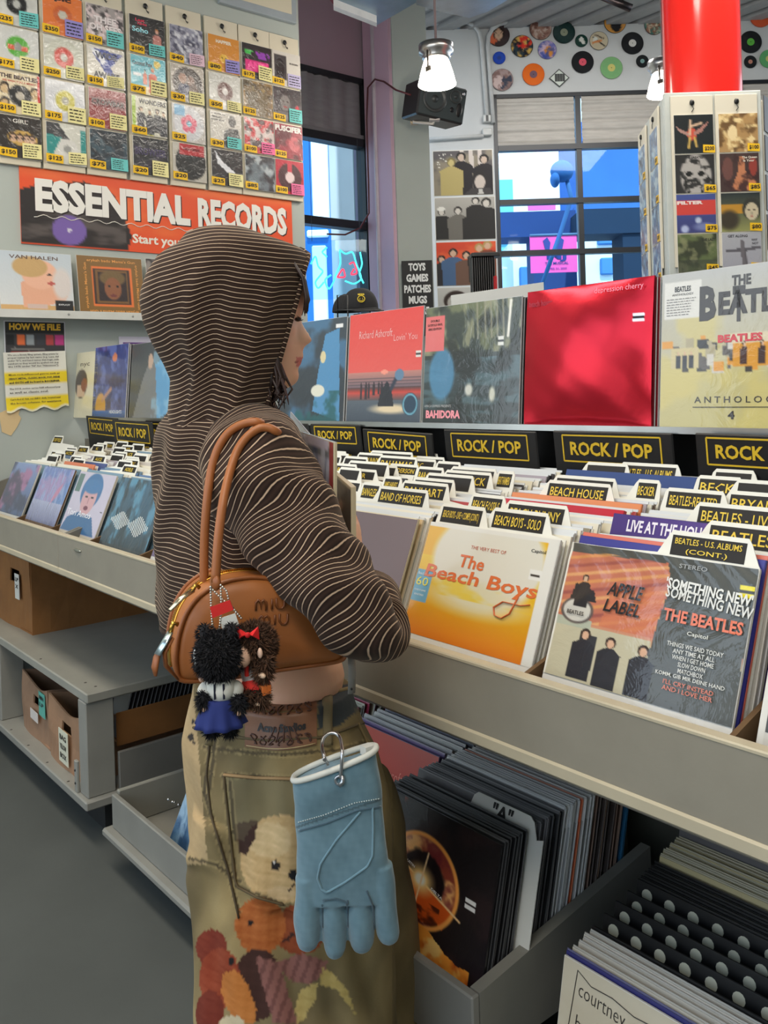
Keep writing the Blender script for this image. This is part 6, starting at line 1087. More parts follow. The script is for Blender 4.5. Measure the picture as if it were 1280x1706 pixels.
# second compartment to the left, half hidden by the jeans
root = thing('record_tray', (-1.63, 1.3, TZ0), 'grey record tray between the jeans and the black circle sleeve', 'tray', 'low record trays')
mb = MB(); mb.box((-1.86, 1.15, TZ0), (TX0-.01, 1.6, TZ0+.012), GREYD); build('bottom_board', mb, M_PAINT, root)
mb = MB(); mb.bbox((-1.86, 1.15, TZ0+.012), (TX0-.01, 1.165, TZ1-.02), .003, GREYD); build('front_board', mb, M_PAINT, root)
cover('lp_record', place((-1.605, 1.22, TZ0+.014), 0, .3), .315, .3, lambda A: A.grad((176, 50, 26), (186, 36, 16), 0, .6), (('Richard Ashcroft', .4, .27, .56, .09, (224, 130, 110), -.01),), 'red orange sleeve with thin lettering behind the black stack', m=M_PRINT, n=30, edge=(110, 90, 130))
filed(place((-1.605, 0, TZ0+.014)), 'grey sleeve behind the red orange sleeve in the lower tray', -.158, .158, 1.235, 1.34, .3, .02, [(190, 190, 190), (110, 90, 140), (220, 220, 214), (150, 156, 170)], .3, 0)
filed(place((-1.96, 0, TZ0+.014)), 'cream sleeve in the tray right beside the jeans', -.15, .15, 1.2, 1.42, .3, .012, [(224, 220, 196), (205, 200, 180), (190, 60, 90)], .3, 0)
mb = MB(); mb.box((-2.13, 1.15, TZ0), (-1.87, 1.6, TZ0+.012), GREYD); mb.box((-2.13, 1.15, TZ0+.012), (-1.87, 1.165, TZ1-.02), GREYD); build('record_tray', mb, M_PAINT, None, 'grey record tray mostly hidden behind the jeans', 'tray', 'low record trays')
# tray at lower right corner
KX = -.80
root = thing('record_tray', (KX, 1.3, TZ0), 'grey record tray of polka dot sleeves at the lower right', 'tray', 'low record trays')
mb = MB(); mb.box((TX1+.03, 1.05, TZ0-.15), (KX+.2, 1.6, TZ0-.135), GREYD); build('bottom_board', mb, M_PAINT, root)
mb = MB(); mb.bbox((TX1+.03, 1.02, TZ0-.135), (KX+.2, 1.036, TZ0-.03), .003, (132, 130, 124)); build('front_board', mb, M_PAINT, root)
Mk = np.array(Matrix.Translation((KX, 1.06, TZ0-.125)) @ Matrix.Rotation(.2, 4, 'X') @ Matrix.Translation((0, -1.06, 0)))
def d_hand(A): A.rect(0, 0, 1, 1, (206, 196, 174)); A.cloud((196, 184, 160), 4, .5, .6, .6)
def e_hand(mb, M, w, h):
    q = [(-.145, .02), (-.14, .16), (-.128, .3), (-.1, .288), (-.06, .29), (-.02, .283), (.02, .286), (.06, .28), (.1, .283), (.145, .28)]; mb.tube([(x, -.0015, z) for x, z in q], .0008, (60, 56, 52), 4, M=M)
cover('lp_record', Mk @ place((.0, 1.06, 0), 0, .42), .315, .31, d_hand, (('courtney', .25, .14, .28, .075, (50, 46, 44), -.01, dict(rot=-.06)), ('barnett', .24, .28, .26, .075, (50, 46, 44), -.01, dict(rot=-.06))), 'cream sleeve with thin handwritten name at the lower right', m=M_PRINT, n=30, extra=e_hand)
filed(Mk, 'navy spine sleeve behind the handwritten sleeve', -.157, .157, 1.068, 1.074, .312, .008, [(44, 44, 110)], .42, 0)
filed(Mk, 'white sleeve between the handwritten and polka dot ones', -.157, .157, 1.080, 1.125, .313, .0095, [(196, 190, 176), (205, 200, 190)], .42, 0)
def polka(n, s=0):
    q = MB(); w, h = .314, .315; q.box((-w/2, 0, 0), (w/2, .004, h), (16, 15, 16))
    for i in range(7):
        for j in range(5):
            cxx = -w/2+.022+i*.045+(.022 if j % 2 else 0); cz = h-.02-j*.034
            if cxx > w/2-.01: continue
            q.prism([(cxx+.0105*math.cos(a), cz+.0105*math.sin(a)) for a in np.arange(12)*-math.pi/6], -.0006, 0, (205, 202, 180))
    me = q.mesh('sleeve'); me.materials.append(M_EDGE); return me
pm = polka(0)
yy = 1.132
for i in range(15):
    inst('lp_record', pm, Mk @ place((.002*math.sin(i*3), yy, .0+.001*(i % 3)), 0, .42), label='black sleeve with cream polka dots, %s from the front' % ordw(i), cat='record', group='polka dot sleeves at the lower right'); yy += .034 if i < 4 else .0056
filed(Mk, 'kraft cream sleeve packed behind the polka dot ones', -.157, .157, yy+.003, yy+.068, .322, .0056, [(184, 170, 128), (190, 178, 138)], .42, 0)
filed(Mk, 'grey sleeve at the very back of the lower right tray', -.157, .157, yy+.073, yy+.1, .332, .007, [(120, 118, 116), (96, 94, 96)], .42, 0)
cover('lp_record', place((KX+.36, 1.09, TZ0-.03), 0, .2), .315, .3, lambda A: (A.rect(0, 0, 1, 1, (196, 188, 170)), A.rect(.28, .22, .9, .9, (60, 34, 28))), (), 'pale sleeve with a dark square cut by the lower right corner', m=M_PRINT, n=30)
filed(place((KX+.36, 0, TZ0-.03)), 'cream sleeve behind the dark square sleeve at the corner', -.15, .15, 1.11, 1.2, .31, .012, [(200, 196, 176), (170, 150, 120)], .2, 0)
# ================================================================ the person in the striped hoodie
from mathutils.bvhtree import BVHTree
SKIN = (226, 176, 146)
def px_of(v):
    q = v-CAM; d = q @ FW; u = F_PX*(q @ RT)/d; w_ = -F_PX*(q @ UP)/d; return PPX+u*cs+w_*sn, PPY-u*sn+w_*cs
def fuse(name, mb, voxel, colour, mat_, parent, it=4, fac=.5, extra=None, label=None):
    """melt overlapping closed shapes into one continuous surface"""
    me = mb.mesh('tmp'); o = bpy.data.objects.new('tmp', me); COL.objects.link(o)
    m = o.modifiers.new('r', 'REMESH'); m.mode = 'VOXEL'; m.voxel_size = voxel; m.use_smooth_shade = True
    s_ = o.modifiers.new('s', 'SMOOTH'); s_.iterations = it; s_.factor = fac
    dg = bpy.context.evaluated_depsgraph_get(); e = o.evaluated_get(dg); nm = bpy.data.meshes.new_from_object(e); bpy.data.objects.remove(o)
    n = len(nm.vertices); v = np.zeros(n*3); nm.vertices.foreach_get('co', v); v = v.reshape(-1, 3); nr = np.zeros(n*3); nm.vertices.foreach_get('normal', nr); nr = nr.reshape(-1, 3)
    if extra is not None: v = extra(v, nr)
    c, att = colour(v, nr)
    off = WL[parent.name]; nm.vertices.foreach_set('co', (v-off).astype(np.float32).ravel())
    for k in list(nm.color_attributes): nm.color_attributes.remove(k)
    at = nm.color_attributes.new('Col', 'FLOAT_COLOR', 'POINT'); at.data.foreach_set('color', np.concatenate([lin(c), np.ones((n, 1))], 1).astype(np.float32).ravel())
    for k, val in att.items(): q = nm.attributes.new(k, 'FLOAT', 'POINT'); q.data.foreach_set('value', np.asarray(val, np.float32))
    nm.update(); nm.materials.clear(); nm.materials.append(mat_); nm.name = name
    o = bpy.data.objects.new(name, nm); COL.objects.link(o); o.parent = parent; WL[o.name] = off
    bv = BVHTree.FromPolygons([tuple(x) for x in v], [tuple(p.vertices) for p in nm.polygons])
    if label: o['label'] = label
    return o, bv
def hit(bv, x, y, lift=.002):
    r = ray(x, y); r = r/np.linalg.norm(r); h = bv.ray_cast(Vector(CAM), Vector(r)); return None if h[0] is None else np.array(h[0])-r*lift
def smooth_noise(p, s, seed=0):
    r = np.random.RandomState(seed); o = 0
    for k in range(6):
        d = r.randn(3); d /= np.linalg.norm(d); o = o+np.sin(p @ d*s*(1+.35*k)+r.rand()*6.28)/(1+.5*k)
    return o/3
def dirs(phi): return RT*math.cos(phi)+FW*math.sin(phi), RT*math.sin(phi)-FW*math.cos(phi)      # facing, right-hand side
GP = onD(455, 1500, 1.5); GP = np.array([GP[0], GP[1], 0.])
person = thing('person', GP, 'person in a brown pinstriped hoodie with hood up, holding records at the bins', 'person')
lerp = lambda t, T: [np.interp(t, [r[0] for r in T], [r[k] for r in T]) for k in range(1, len(T[0]))]
# ---- body: one continuous skin
body = MB(); ff, sr = dirs(math.radians(8))
prof = [(425, 470), (432, 484), (440, 492), (455, 501), (470, 506), (490, 508), (510, 506), (524, 504), (531, 501.5), (540, 504), (550, 510), (560, 517), (569, 521.5), (574, 518), (578, 509), (586, 505), (593, 505.5), (598, 507), (602, 500), (606, 504), (612, 499), (617, 496.5), (624, 498), (630, 498.5), (637, 496), (643, 490), (650, 476)]
base = [(425, 466, .03, 372), (440, 488, .055, 350), (470, 500, .07, 338), (500, 501, .0755, 335), (531, 497, .074, 336), (560, 495, .071, 342), (590, 494, .065, 352), (612, 491, .056, 364), (630, 487, .046, 374), (643, 478, .034, 384), (650, 468, .02, 392)]
sig = [(425, .05), (490, .04), (524, .02), (531, .012), (545, .010), (569, .015), (577, .015), (580, .02), (600, .021), (617, .02), (635, .022), (650, .03)]
rings = []; a = np.arange(44)*2*math.pi/44
for y in np.concatenate([np.arange(425, 520, 5), np.arange(520, 650.1, 2.2)]):
    F, = lerp(y, prof); Fb, wd, bk = lerp(y, base); sg, = lerp(y, sig)
    c = onD((Fb+bk)/2, y, 1.5); L = (Fb-bk)/2*1.5/F_PX; lat = wd*np.sin(a); fr = L*np.cos(a)
    fr = np.where(np.cos(a) > 0, fr+(F-Fb)*1.5/F_PX*np.exp(-(lat/sg)**2)*np.clip(np.cos(a)*3, 0, 1), fr)
    eye = math.exp(-((y-533)/9)**2)*np.exp(-((np.abs(lat)-.031)/.014)**2)*(np.cos(a) > 0)*.006; fr = fr-eye
    rings.append(c+fr[:, None]*ff+lat[:, None]*sr)
body.loft(rings, SKIN)
tf, ts = dirs(math.radians(40))
def oval(c, A, B, f, s_, n=40, e=2.3):
    t = np.arange(n)*2*math.pi/n; ca, sa = np.cos(t), np.sin(t); ca = np.sign(ca)*np.abs(ca)**(2/e); sa = np.sign(sa)*np.abs(sa)**(2/e)
    return c+A*ca[:, None]*f+B*sa[:, None]*s_
T1 = [(600, 410, .045, .045), (650, 405, .05, .05), (690, 395, .06, .062), (715, 385, .1, .075), (740, 382, .15, .085), (800, 385, .15, .1), (900, 395, .145, .1), (1000, 415, .13, .095), (1060, 445, .116, .085), (1110, 478, .112, .084), (1140, 470, .114, .086), (1155, 468, .104, .078), (1200, 462, .12, .09), (1300, 468, .165, .125), (1400, 475, .16, .12)]
body.loft([oval(onD(cx, y, 1.5), D, W_, tf, ts) for y in np.arange(600, 1401, 20) for cx, W_, D in [lerp(y, T1)]], SKIN)
def limb(P, R, mb=None, seg=16, col=SKIN): (mb or body).tube(P, R, col, seg)
RA = [onD(*p) for p in ((425, 755, 1.42), (470, 850, 1.36), (530, 940, 1.33), (592, 1025, 1.32), (622, 1050, 1.34), (606, 1005, 1.40), (589, 968, 1.468))]
limb(RA, [.05, .045, .042, .038, .036, .032, .025])
LA = [onD(*p) for p in ((330, 755, 1.6), (390, 870, 1.66), (450, 975, 1.67), (490, 985, 1.65), (512, 965, 1.64))]; limb(LA, [.05, .045, .038, .032, .025])
def hand(w0, d1, up_, side, s=1., curl=.5, thumb=1):
    """palm and five separate fingers from the wrist w0 along d1; up_ is the back of the hand"""
    d1, up_, side = [np.asarray(q)/np.linalg.norm(q) for q in (d1, up_, side)]
    body.loft([oval(w0+d1*t, b, w__, up_, side, 16, 2.6) for t, w__, b in ((-.02, .022, .018), (.01, .028, .015), (.04, .038, .014), (.075, .041, .013), (.088, .036, .01))], SKIN)
    for i, (o, l) in enumerate(((-.031, .068), (-.0105, .077), (.0105, .072), (.031, .056))):
        p = w0+d1*.078+side*o; q = [p]; ang = 0
        for k in range(3):
            ang += curl*(.5+.3*k); q.append(q[-1]+(d1*math.cos(ang)-up_*math.sin(ang))*l*(.45, .31, .24)[k])
        body.tube(q, [.0095, .0088, .0082, .0068], SKIN, 10)
    p = w0+d1*.02-side*thumb*.03; body.tube([p, p+d1*.03-side*thumb*.025-up_*.008, p+d1*.058-side*thumb*.03-up_*.02, p+d1*.078-side*thumb*.024-up_*.028], [.013, .011, .0095, .0075], SKIN, 10)
hand(onD(590, 962, 1.47), UP*1+FW*.3-RT*.08, RT*1-FW*.35, FW+RT*.3, curl=.5, thumb=1)
hand(onD(514, 960, 1.64), UP+RT*.05-FW*.2, FW-RT*.2, RT+FW*.1, curl=.5, thumb=-1)
for cx, d in ((485, 1.465), (545, 1.60)): limb([onD(cx-10, 1380, d), onD(cx, 1600, d), onD(cx+5, 1850, d), onD(cx, 1995 if d < 1.5 else 1905, d)*np.array([1, 1, 0])+UP*.1], [.074, .058, .05, .04])
for cx, d in ((485, 1.465), (545, 1.60)):
    q = onD(cx, 1900, d); q = np.array([q[0], q[1], .04]); body.loft([oval(q+tf*t, h_*.5, w__, UP, ts, 14) for t, w__, h_ in ((-.06, .025, .05), (0, .035, .08), (.1, .042, .05), (.17, .03, .03))], SKIN)
def skin_col(v, nr):
    x, y = px_of(v); c = np.tile(np.array(SKIN, float), (len(v), 1)); lipm = (y > 595.5) & (y < 611) & (x > 494) & (x < 512); c[lipm] = (204, 116, 108); ml = (np.abs(y-602.3) < 1.2) & (x > 491) & (x < 504); c[ml] = (140, 66, 60)
    ch = np.exp(-(((x-480)/16)**2+((y-578)/16)**2))*.35; c = c*(1-ch[:, None]*.3)+np.array((226, 120, 110))*ch[:, None]*.3; return c, {}
M_SKIN = mat('skin', .48, bump=(220, .06, .001)); M_SKIN.node_tree.nodes['Principled BSDF'].inputs['Subsurface Weight'].default_value = .2; M_SKIN.node_tree.nodes['Principled BSDF'].inputs['Subsurface Radius'].default_value = (.02, .008, .004)
bo, bvb = fuse('body', body, .0034, skin_col, M_SKIN, person, 2)
mb = MB(); pts = [onD(x, y, 1.467) for x, y in ((494.5, 530), (498, 532.5), (501.5, 533.8), (505.5, 532.5))]; mb.tube(pts, [.0007, .0011, .0011, .0005], (34, 24, 22), 6); mb.tube([onD(x, y, 1.468) for x, y in ((495, 526.5), (499, 528.5), (502.5, 530.5))], .0006, (120, 80, 66), 5); build('eyelashes', mb, mat('hair', .4), bo)
mb = MB(); mb.ell(onD(496.5, 532.0, 1.480), (.006, .006, .004), (60, 44, 40), 12, 8); build('eye', mb, M_GLOSS, bo)
# ---- hair: cap, fringe and loose strands
HAIR = (50, 36, 32); mb = MB(); hr = []
for y in np.arange(412, 668, 8):
    Fb, wd, bk = lerp(y, [(405, 440, .03, 380), (425, 476, .055, 345), (440, 496, .07, 334), (465, 503, .083, 326), (500, 480, .087, 322), (520, 468, .087, 322), (580, 452, .085, 326), (640, 446, .08, 332), (670, 440, .07, 340)]); hr.append(oval(onD((Fb+bk)/2, y, 1.5), (Fb-bk)/2*1.5/F_PX, wd, ff, sr, 32))
mb.loft(hr, HAIR); rr = random.Random(3)
for i in range(46):       # fringe
    l = rr.uniform(-.05, .058); x0 = 498-abs(l)*120; p0 = onD(x0-8, 440, 1.5)+sr*l; p1 = onD(x0+11, 470, 1.5)+sr*l; p2 = onD(514-abs(l)*120+rr.uniform(-2, 2), 500, 1.5)+sr*l*1.05; p3 = onD(512-abs(l)*130+rr.uniform(-2, 2), 520+rr.uniform(-8, 5), 1.5)+sr*l*1.1
    mb.tube([p0, p1, p2, p3], [.003, .0032, .0026, .0006], np.array(HAIR)*rr.uniform(.8, 1.35), 5)
for i in range(60):       # side strands down past the chin
    dl = rr.uniform(.035, .066); x0 = 440+rr.uniform(-18, 18); q = [(x0-6, 520), (x0-2, 580), (x0+6+rr.uniform(0, 12), 628), (x0+10+rr.uniform(-4, 20), 654+rr.uniform(-10, 8)), (x0+6+rr.uniform(-14, 26), 674+rr.uniform(-16, 10))]
    mb.tube([onD(x, y, 1.5)+sr*dl*(1 if rr.random() < .75 else -1) for x, y in q], [.003, .0032, .003, .002, .0005], np.array(HAIR)*rr.uniform(.8, 1.4), 5)
build('hair', mb, MATS['hair'], person, label='dark brown bobbed hair')
# ---- hoodie
def stripe_mat():
    m = bpy.data.materials.new('pinstripe_velour'); m.use_nodes = True; N = m.node_tree.nodes; L = m.node_tree.links; b = N['Principled BSDF']
    a = N.new('ShaderNodeAttribute'); a.attribute_name = 'st'; d = N.new('ShaderNodeMath'); d.operation = 'DIVIDE'; d.inputs[1].default_value = .0078; L.new(a.outputs['Fac'], d.inputs[0])
    f = N.new('ShaderNodeMath'); f.operation = 'FRACT'; L.new(d.outputs[0], f.inputs[0]); r = N.new('ShaderNodeValToRGB'); L.new(f.outputs[0], r.inputs[0]); e = r.color_ramp.elements
    dk = (*lin((40, 27, 22)), 1); dk2 = (*lin((60, 42, 34)), 1); lt = (*lin((200, 170, 142)), 1)
    e[0].position = 0; e[0].color = dk; e[1].position = .30; e[1].color = dk2
    for p_, c_ in ((.60, dk), (.70, dk), (.77, lt), (.85, lt), (.92, dk)): q = e.new(p_); q.color = c_
    t = N.new('ShaderNodeTexCoord'); n = N.new('ShaderNodeTexNoise'); n.inputs['Scale'].default_value = 26; n.inputs['Detail'].default_value = 4; L.new(t.outputs['Object'], n.inputs['Vector'])
    mr = N.new('ShaderNodeMapRange'); mr.inputs[3].default_value = .78; mr.inputs[4].default_value = 1.25; L.new(n.outputs[0], mr.inputs[0]); v = N.new('ShaderNodeVectorMath'); v.operation = 'SCALE'; L.new(r.outputs[0], v.inputs[0]); L.new(mr.outputs[0], v.inputs['Scale']); L.new(v.outputs[0], b.inputs['Base Color'])
    b.inputs['Roughness'].default_value = .9; b.inputs['Specular IOR Level'].default_value = .2; b.inputs['Sheen Weight'].default_value = .12; b.inputs['Sheen Tint'].default_value = (.9, .75, .6, 1)
    n2 = N.new('ShaderNodeTexNoise'); n2.inputs['Scale'].default_value = 9; n2.inputs['Detail'].default_value = 2; mp = N.new('ShaderNodeMapping'); mp.inputs['Scale'].default_value = (1, 1, .5); L.new(t.outputs['Object'], mp.inputs[0]); L.new(mp.outputs[0], n2.inputs['Vector'])
    bp = N.new('ShaderNodeBump'); bp.inputs['Strength'].default_value = .5; bp.inputs['Distance'].default_value = .02; L.new(n2.outputs[0], bp.inputs['Height'])
    b2 = N.new('ShaderNodeBump'); b2.inputs['Strength'].default_value = .5; b2.inputs['Distance'].default_value = .0012; L.new(f.outputs[0], b2.inputs['Height']); L.new(bp.outputs[0], b2.inputs['Normal']); L.new(b2.outputs[0], b.inputs['Normal']); return m
M_STR = stripe_mat()
def sheet(mb, R, ST, closed): mb.loft(R, (70, 52, 44), closed, (False, False)); mb.att.setdefault('st', []).append(np.asarray(ST).reshape(-1))
hd = MB(); hf, hs = dirs(math.radians(14))
HOOD = [  # y, left, right(near opening edge), half width, opening half angle deg
 (378.5, 372, 392, .008, 0), (380, 345, 405, .03, 0), (384, 325, 415, .05, 0), (390, 312, 426, .07, 0), (400, 305, 452, .085, 0), (410, 298, 482, .097, 2), (418, 282, 503, .104, 6), (428, 269, 514, .11, 16), (440, 261, 514, .115, 26), (455, 252, 511, .119, 33), (480, 244, 505, .122, 38), (500, 242, 501, .122, 40), (536, 248, 492, .121, 42), (571, 262, 483, .118, 43), (606, 280, 473, .113, 44), (630, 289, 465, .108, 45), (655, 287, 458, .106, 46), (680, 284, 451, .108, 48), (705, 282, 446, .112, 50), (720, 285, 442, .112, 52)]
n = 90; R = []; ST = []; s_acc = 0; ylist = np.concatenate([[378.5, 379.2, 380, 382, 384, 387, 390, 395], np.arange(400, 721, 4.)])
for y in ylist:
    l, r_, B, o = lerp(y, HOOD); t0 = math.radians(o)+.001; th = np.linspace(t0, 2*math.pi-t0, n); w_ = (r_-l)*1.5/F_PX
    # silhouette: back = c-sqrt(..), near edge = c + A cos t0 (+ lateral share)
    k = math.cos(math.radians(14)); A_ = (w_/k-B*math.sin(t0)*math.tan(math.radians(14)))/(1+math.cos(t0)); cpx = l+A_*k*F_PX/1.5
    c = onD(cpx, y, 1.5); fold = .007*np.exp(-((th-2.0-.0016*(y-500))/.10)**2)-.006*np.exp(-((th-1.72-.0012*(y-500))/.12)**2)+.006*np.exp(-((th-1.25-.002*(y-560))/.12)**2)-.005*np.exp(-((th-2.5+.001*(y-500))/.16)**2)
    amp = np.clip((y-430)/90, 0, 1); rad = 1+(fold*amp+.0012*np.sin(th*7+y*.02)*amp)/.12
    p = c+(A_*np.cos(th)*rad)[:, None]*hf+(B*np.sin(th)*rad)[:, None]*hs
    R.append(p); hump = .012*np.exp(-((th-1.9)/.45)**2)*np.clip((y-380)/60, 0, 1)+.010*np.cos(th)*np.clip((y-400)/120, 0, 1)
    ST.append(p[:, 2]-hump+fold*amp*.9+(-.03*(1-np.clip((y-378)/40, 0, 1))*0))
sheet(hd, R, ST, False)
rim = [R[i][0] for i in range(12, len(R))]; hd.tube(rim, .0045, (70, 52, 44), 8); hd.att['st'].append(np.repeat([q[2]*1.0 for q in rim], 8))
rim2 = [R[i][-1] for i in range(12, len(R))]; hd.tube(rim2, .0045, (70, 52, 44), 8); hd.att['st'].append(np.repeat([q[2]*1.0 for q in rim2], 8))
TOR = [(672, 372, .075, .085), (690, 372, .10, .092), (705, 372, .13, .098), (722, 374, .15, .102), (750, 379, .16, .105), (800, 386, .168, .108), (880, 392, .178, .112), (960, 398, .184, .116), (1010, 402, .186, .118), (1040, 404, .18, .114), (1048, 404, .172, .108)]
R = []; ST = []; th = np.arange(96)*2*math.pi/96
for y in np.arange(672, 1049, 4.):
    cx, Wd, D = lerp(y, TOR); p = oval(onD(cx, y, 1.5), D, Wd, tf, ts, 96, 2.2); nrm = p-onD(cx, y, 1.5); nrm /= np.linalg.norm(nrm, axis=1)[:, None]
    dsp = (.004*np.sin(th*6+y*.021)+.003*np.sin(th*11-y*.035)+.006*np.exp(-((th-3.3-.002*(y-850))/.16)**2)-.005*np.exp(-((th-2.9-.002*(y-850))/.14)**2))*np.clip((y-700)/60, 0, 1)
    p = p+nrm*dsp[:, None]; R.append(p); ax_ = (p-onD(380, y, 1.5)) @ RT; ST.append(p[:, 2]+.30*ax_*np.clip((y-690)/50, 0, 1)+dsp*1.2)
sheet(hd, R, ST, True); hem = R[-1]
hd.tube(hem, .006, (70, 52, 44), 8, closed=True); hd.att['st'].append(np.repeat(hem[:, 2], 8)+np.tile(np.linspace(0, .006, 8), len(hem)))
SL_ = [(398, 728, 1.44, .070), (416, 752, 1.42, .084), (434, 795, 1.375, .088), (458, 838, 1.355, .080), (488, 882, 1.335, .072), (522, 930, 1.315, .067), (556, 976, 1.305, .064), (588, 1018, 1.30, .060), (612, 1046, 1.305, .053), (626, 1056, 1.325, .047), (632, 1040, 1.355, .046), (624, 1000, 1.385, .043), (602, 985, 1.43, .039), (590, 974, 1.462, .033), (588, 970, 1.468, .031)]
def sleeve(pts):
    C_ = np.array([onD(*q[:3]) for q in pts]); rr_ = np.array([q[3] for q in pts]); t = np.linspace(0, len(pts)-1, 90); c = np.stack([np.interp(t, np.arange(len(pts)), C_[:, i]) for i in range(3)]+[np.interp(t, np.arange(len(pts)), rr_)], 1)
    for _ in range(6): c[1:-1] = (c[:-2]+2*c[1:-1]+c[2:])/4
    T = np.gradient(c[:, :3], axis=0); T /= np.linalg.norm(T, axis=1)[:, None]; u = np.cross(T[0], FW); R = []; ST = []; s = 0; th = np.arange(48)*2*math.pi/48
    for i in range(len(c)):
        if i: s += np.linalg.norm(c[i, :3]-c[i-1, :3])
        u = u-T[i]*(u@T[i]); u /= np.linalg.norm(u); w_ = np.cross(T[i], u)
        k = i/len(c); d = (.0035*np.sin(s*75+th*2+1.5*np.sin(th))+.003*np.sin(s*43-th*3)+.004*np.sin(s*120+th)*math.exp(-((k-.66)/.1)**2))*min(1, i/10)
        d = d+.006*math.exp(-((k-.35)/.2)**2)*np.sin(th*2+s*12)
        R.append(c[i, :3]+((c[i, 3]+d)*np.cos(th))[:, None]*u+((c[i, 3]+d)*np.sin(th))[:, None]*w_); ST.append(s+d*1.3+.006*np.sin(th*2))
    return R, ST
R, ST = sleeve(SL_); sheet(hd, R, ST, True)
R, ST = sleeve([(352, 735, 1.56, .07), (350, 770, 1.60, .078), (390, 870, 1.66, .066), (450, 975, 1.67, .055), (490, 985, 1.65, .045), (508, 970, 1.64, .036)]); sheet(hd, R, ST, True)
hd.att['st'] = np.concatenate(hd.att['st'])
ho = build('hoodie', hd, M_STR, person, 'dark brown hooded top with thin cream pinstripes')
so_ = ho.modifiers.new('thick', 'SOLIDIFY'); so_.thickness = .004; so_.offset = -1
# ---- jeans
jn = MB(); jf, js = dirs(math.radians(45))
JT = [(1138, 452, .150, .110), (1160, 453, .156, .112), (1200, 456, .172, .122), (1240, 462, .188, .134), (1300, 468, .195, .14), (1380, 478, .196, .142), (1430, 486, .19, .14)]
jn.loft([oval(onD(cx, y, 1.5), D, Wd, jf, js, 48) for y in np.arange(1138, 1431, 8.) for cx, Wd, D in [lerp(y, JT)]])
def leg(T): jn.loft([oval(np.array([*onD(cx, 1400, d)[:2], z]), a_, b_, RT, FW, 40, 2.1) for z, cx, d, a_, b_ in T])
zz = lambda y, d=1.45: float(onD(480, y, d)[2])
leg([(zz(1340), 476, 1.455, .155, .10), (zz(1450), 480, 1.45, .162, .105), (zz(1550), 484, 1.445, .162, .11), (zz(1706), 488, 1.44, .163, .115), (.18, 490, 1.44, .165, .12), (.03, 490, 1.44, .165, .12)])
leg([(zz(1340), 510, 1.56, .145, .10), (zz(1450), 545, 1.58, .14, .105), (zz(1600), 553, 1.60, .142, .11), (zz(1706), 557, 1.6, .144, .115), (.18, 560, 1.6, .145, .12), (.03, 560, 1.6, .145, .12)])
def inpoly(x, y, P):
    ins = np.zeros(x.shape, bool); n_ = len(P)
    for i in range(n_):
        (x0, y0), (x1, y1) = P[i], P[(i+1) % n_]
        if y0 == y1: continue
        ins ^= ((y < y0) != (y < y1)) & (x < (x1-x0)*(y-y0)/(y1-y0)+x0)
    return ins
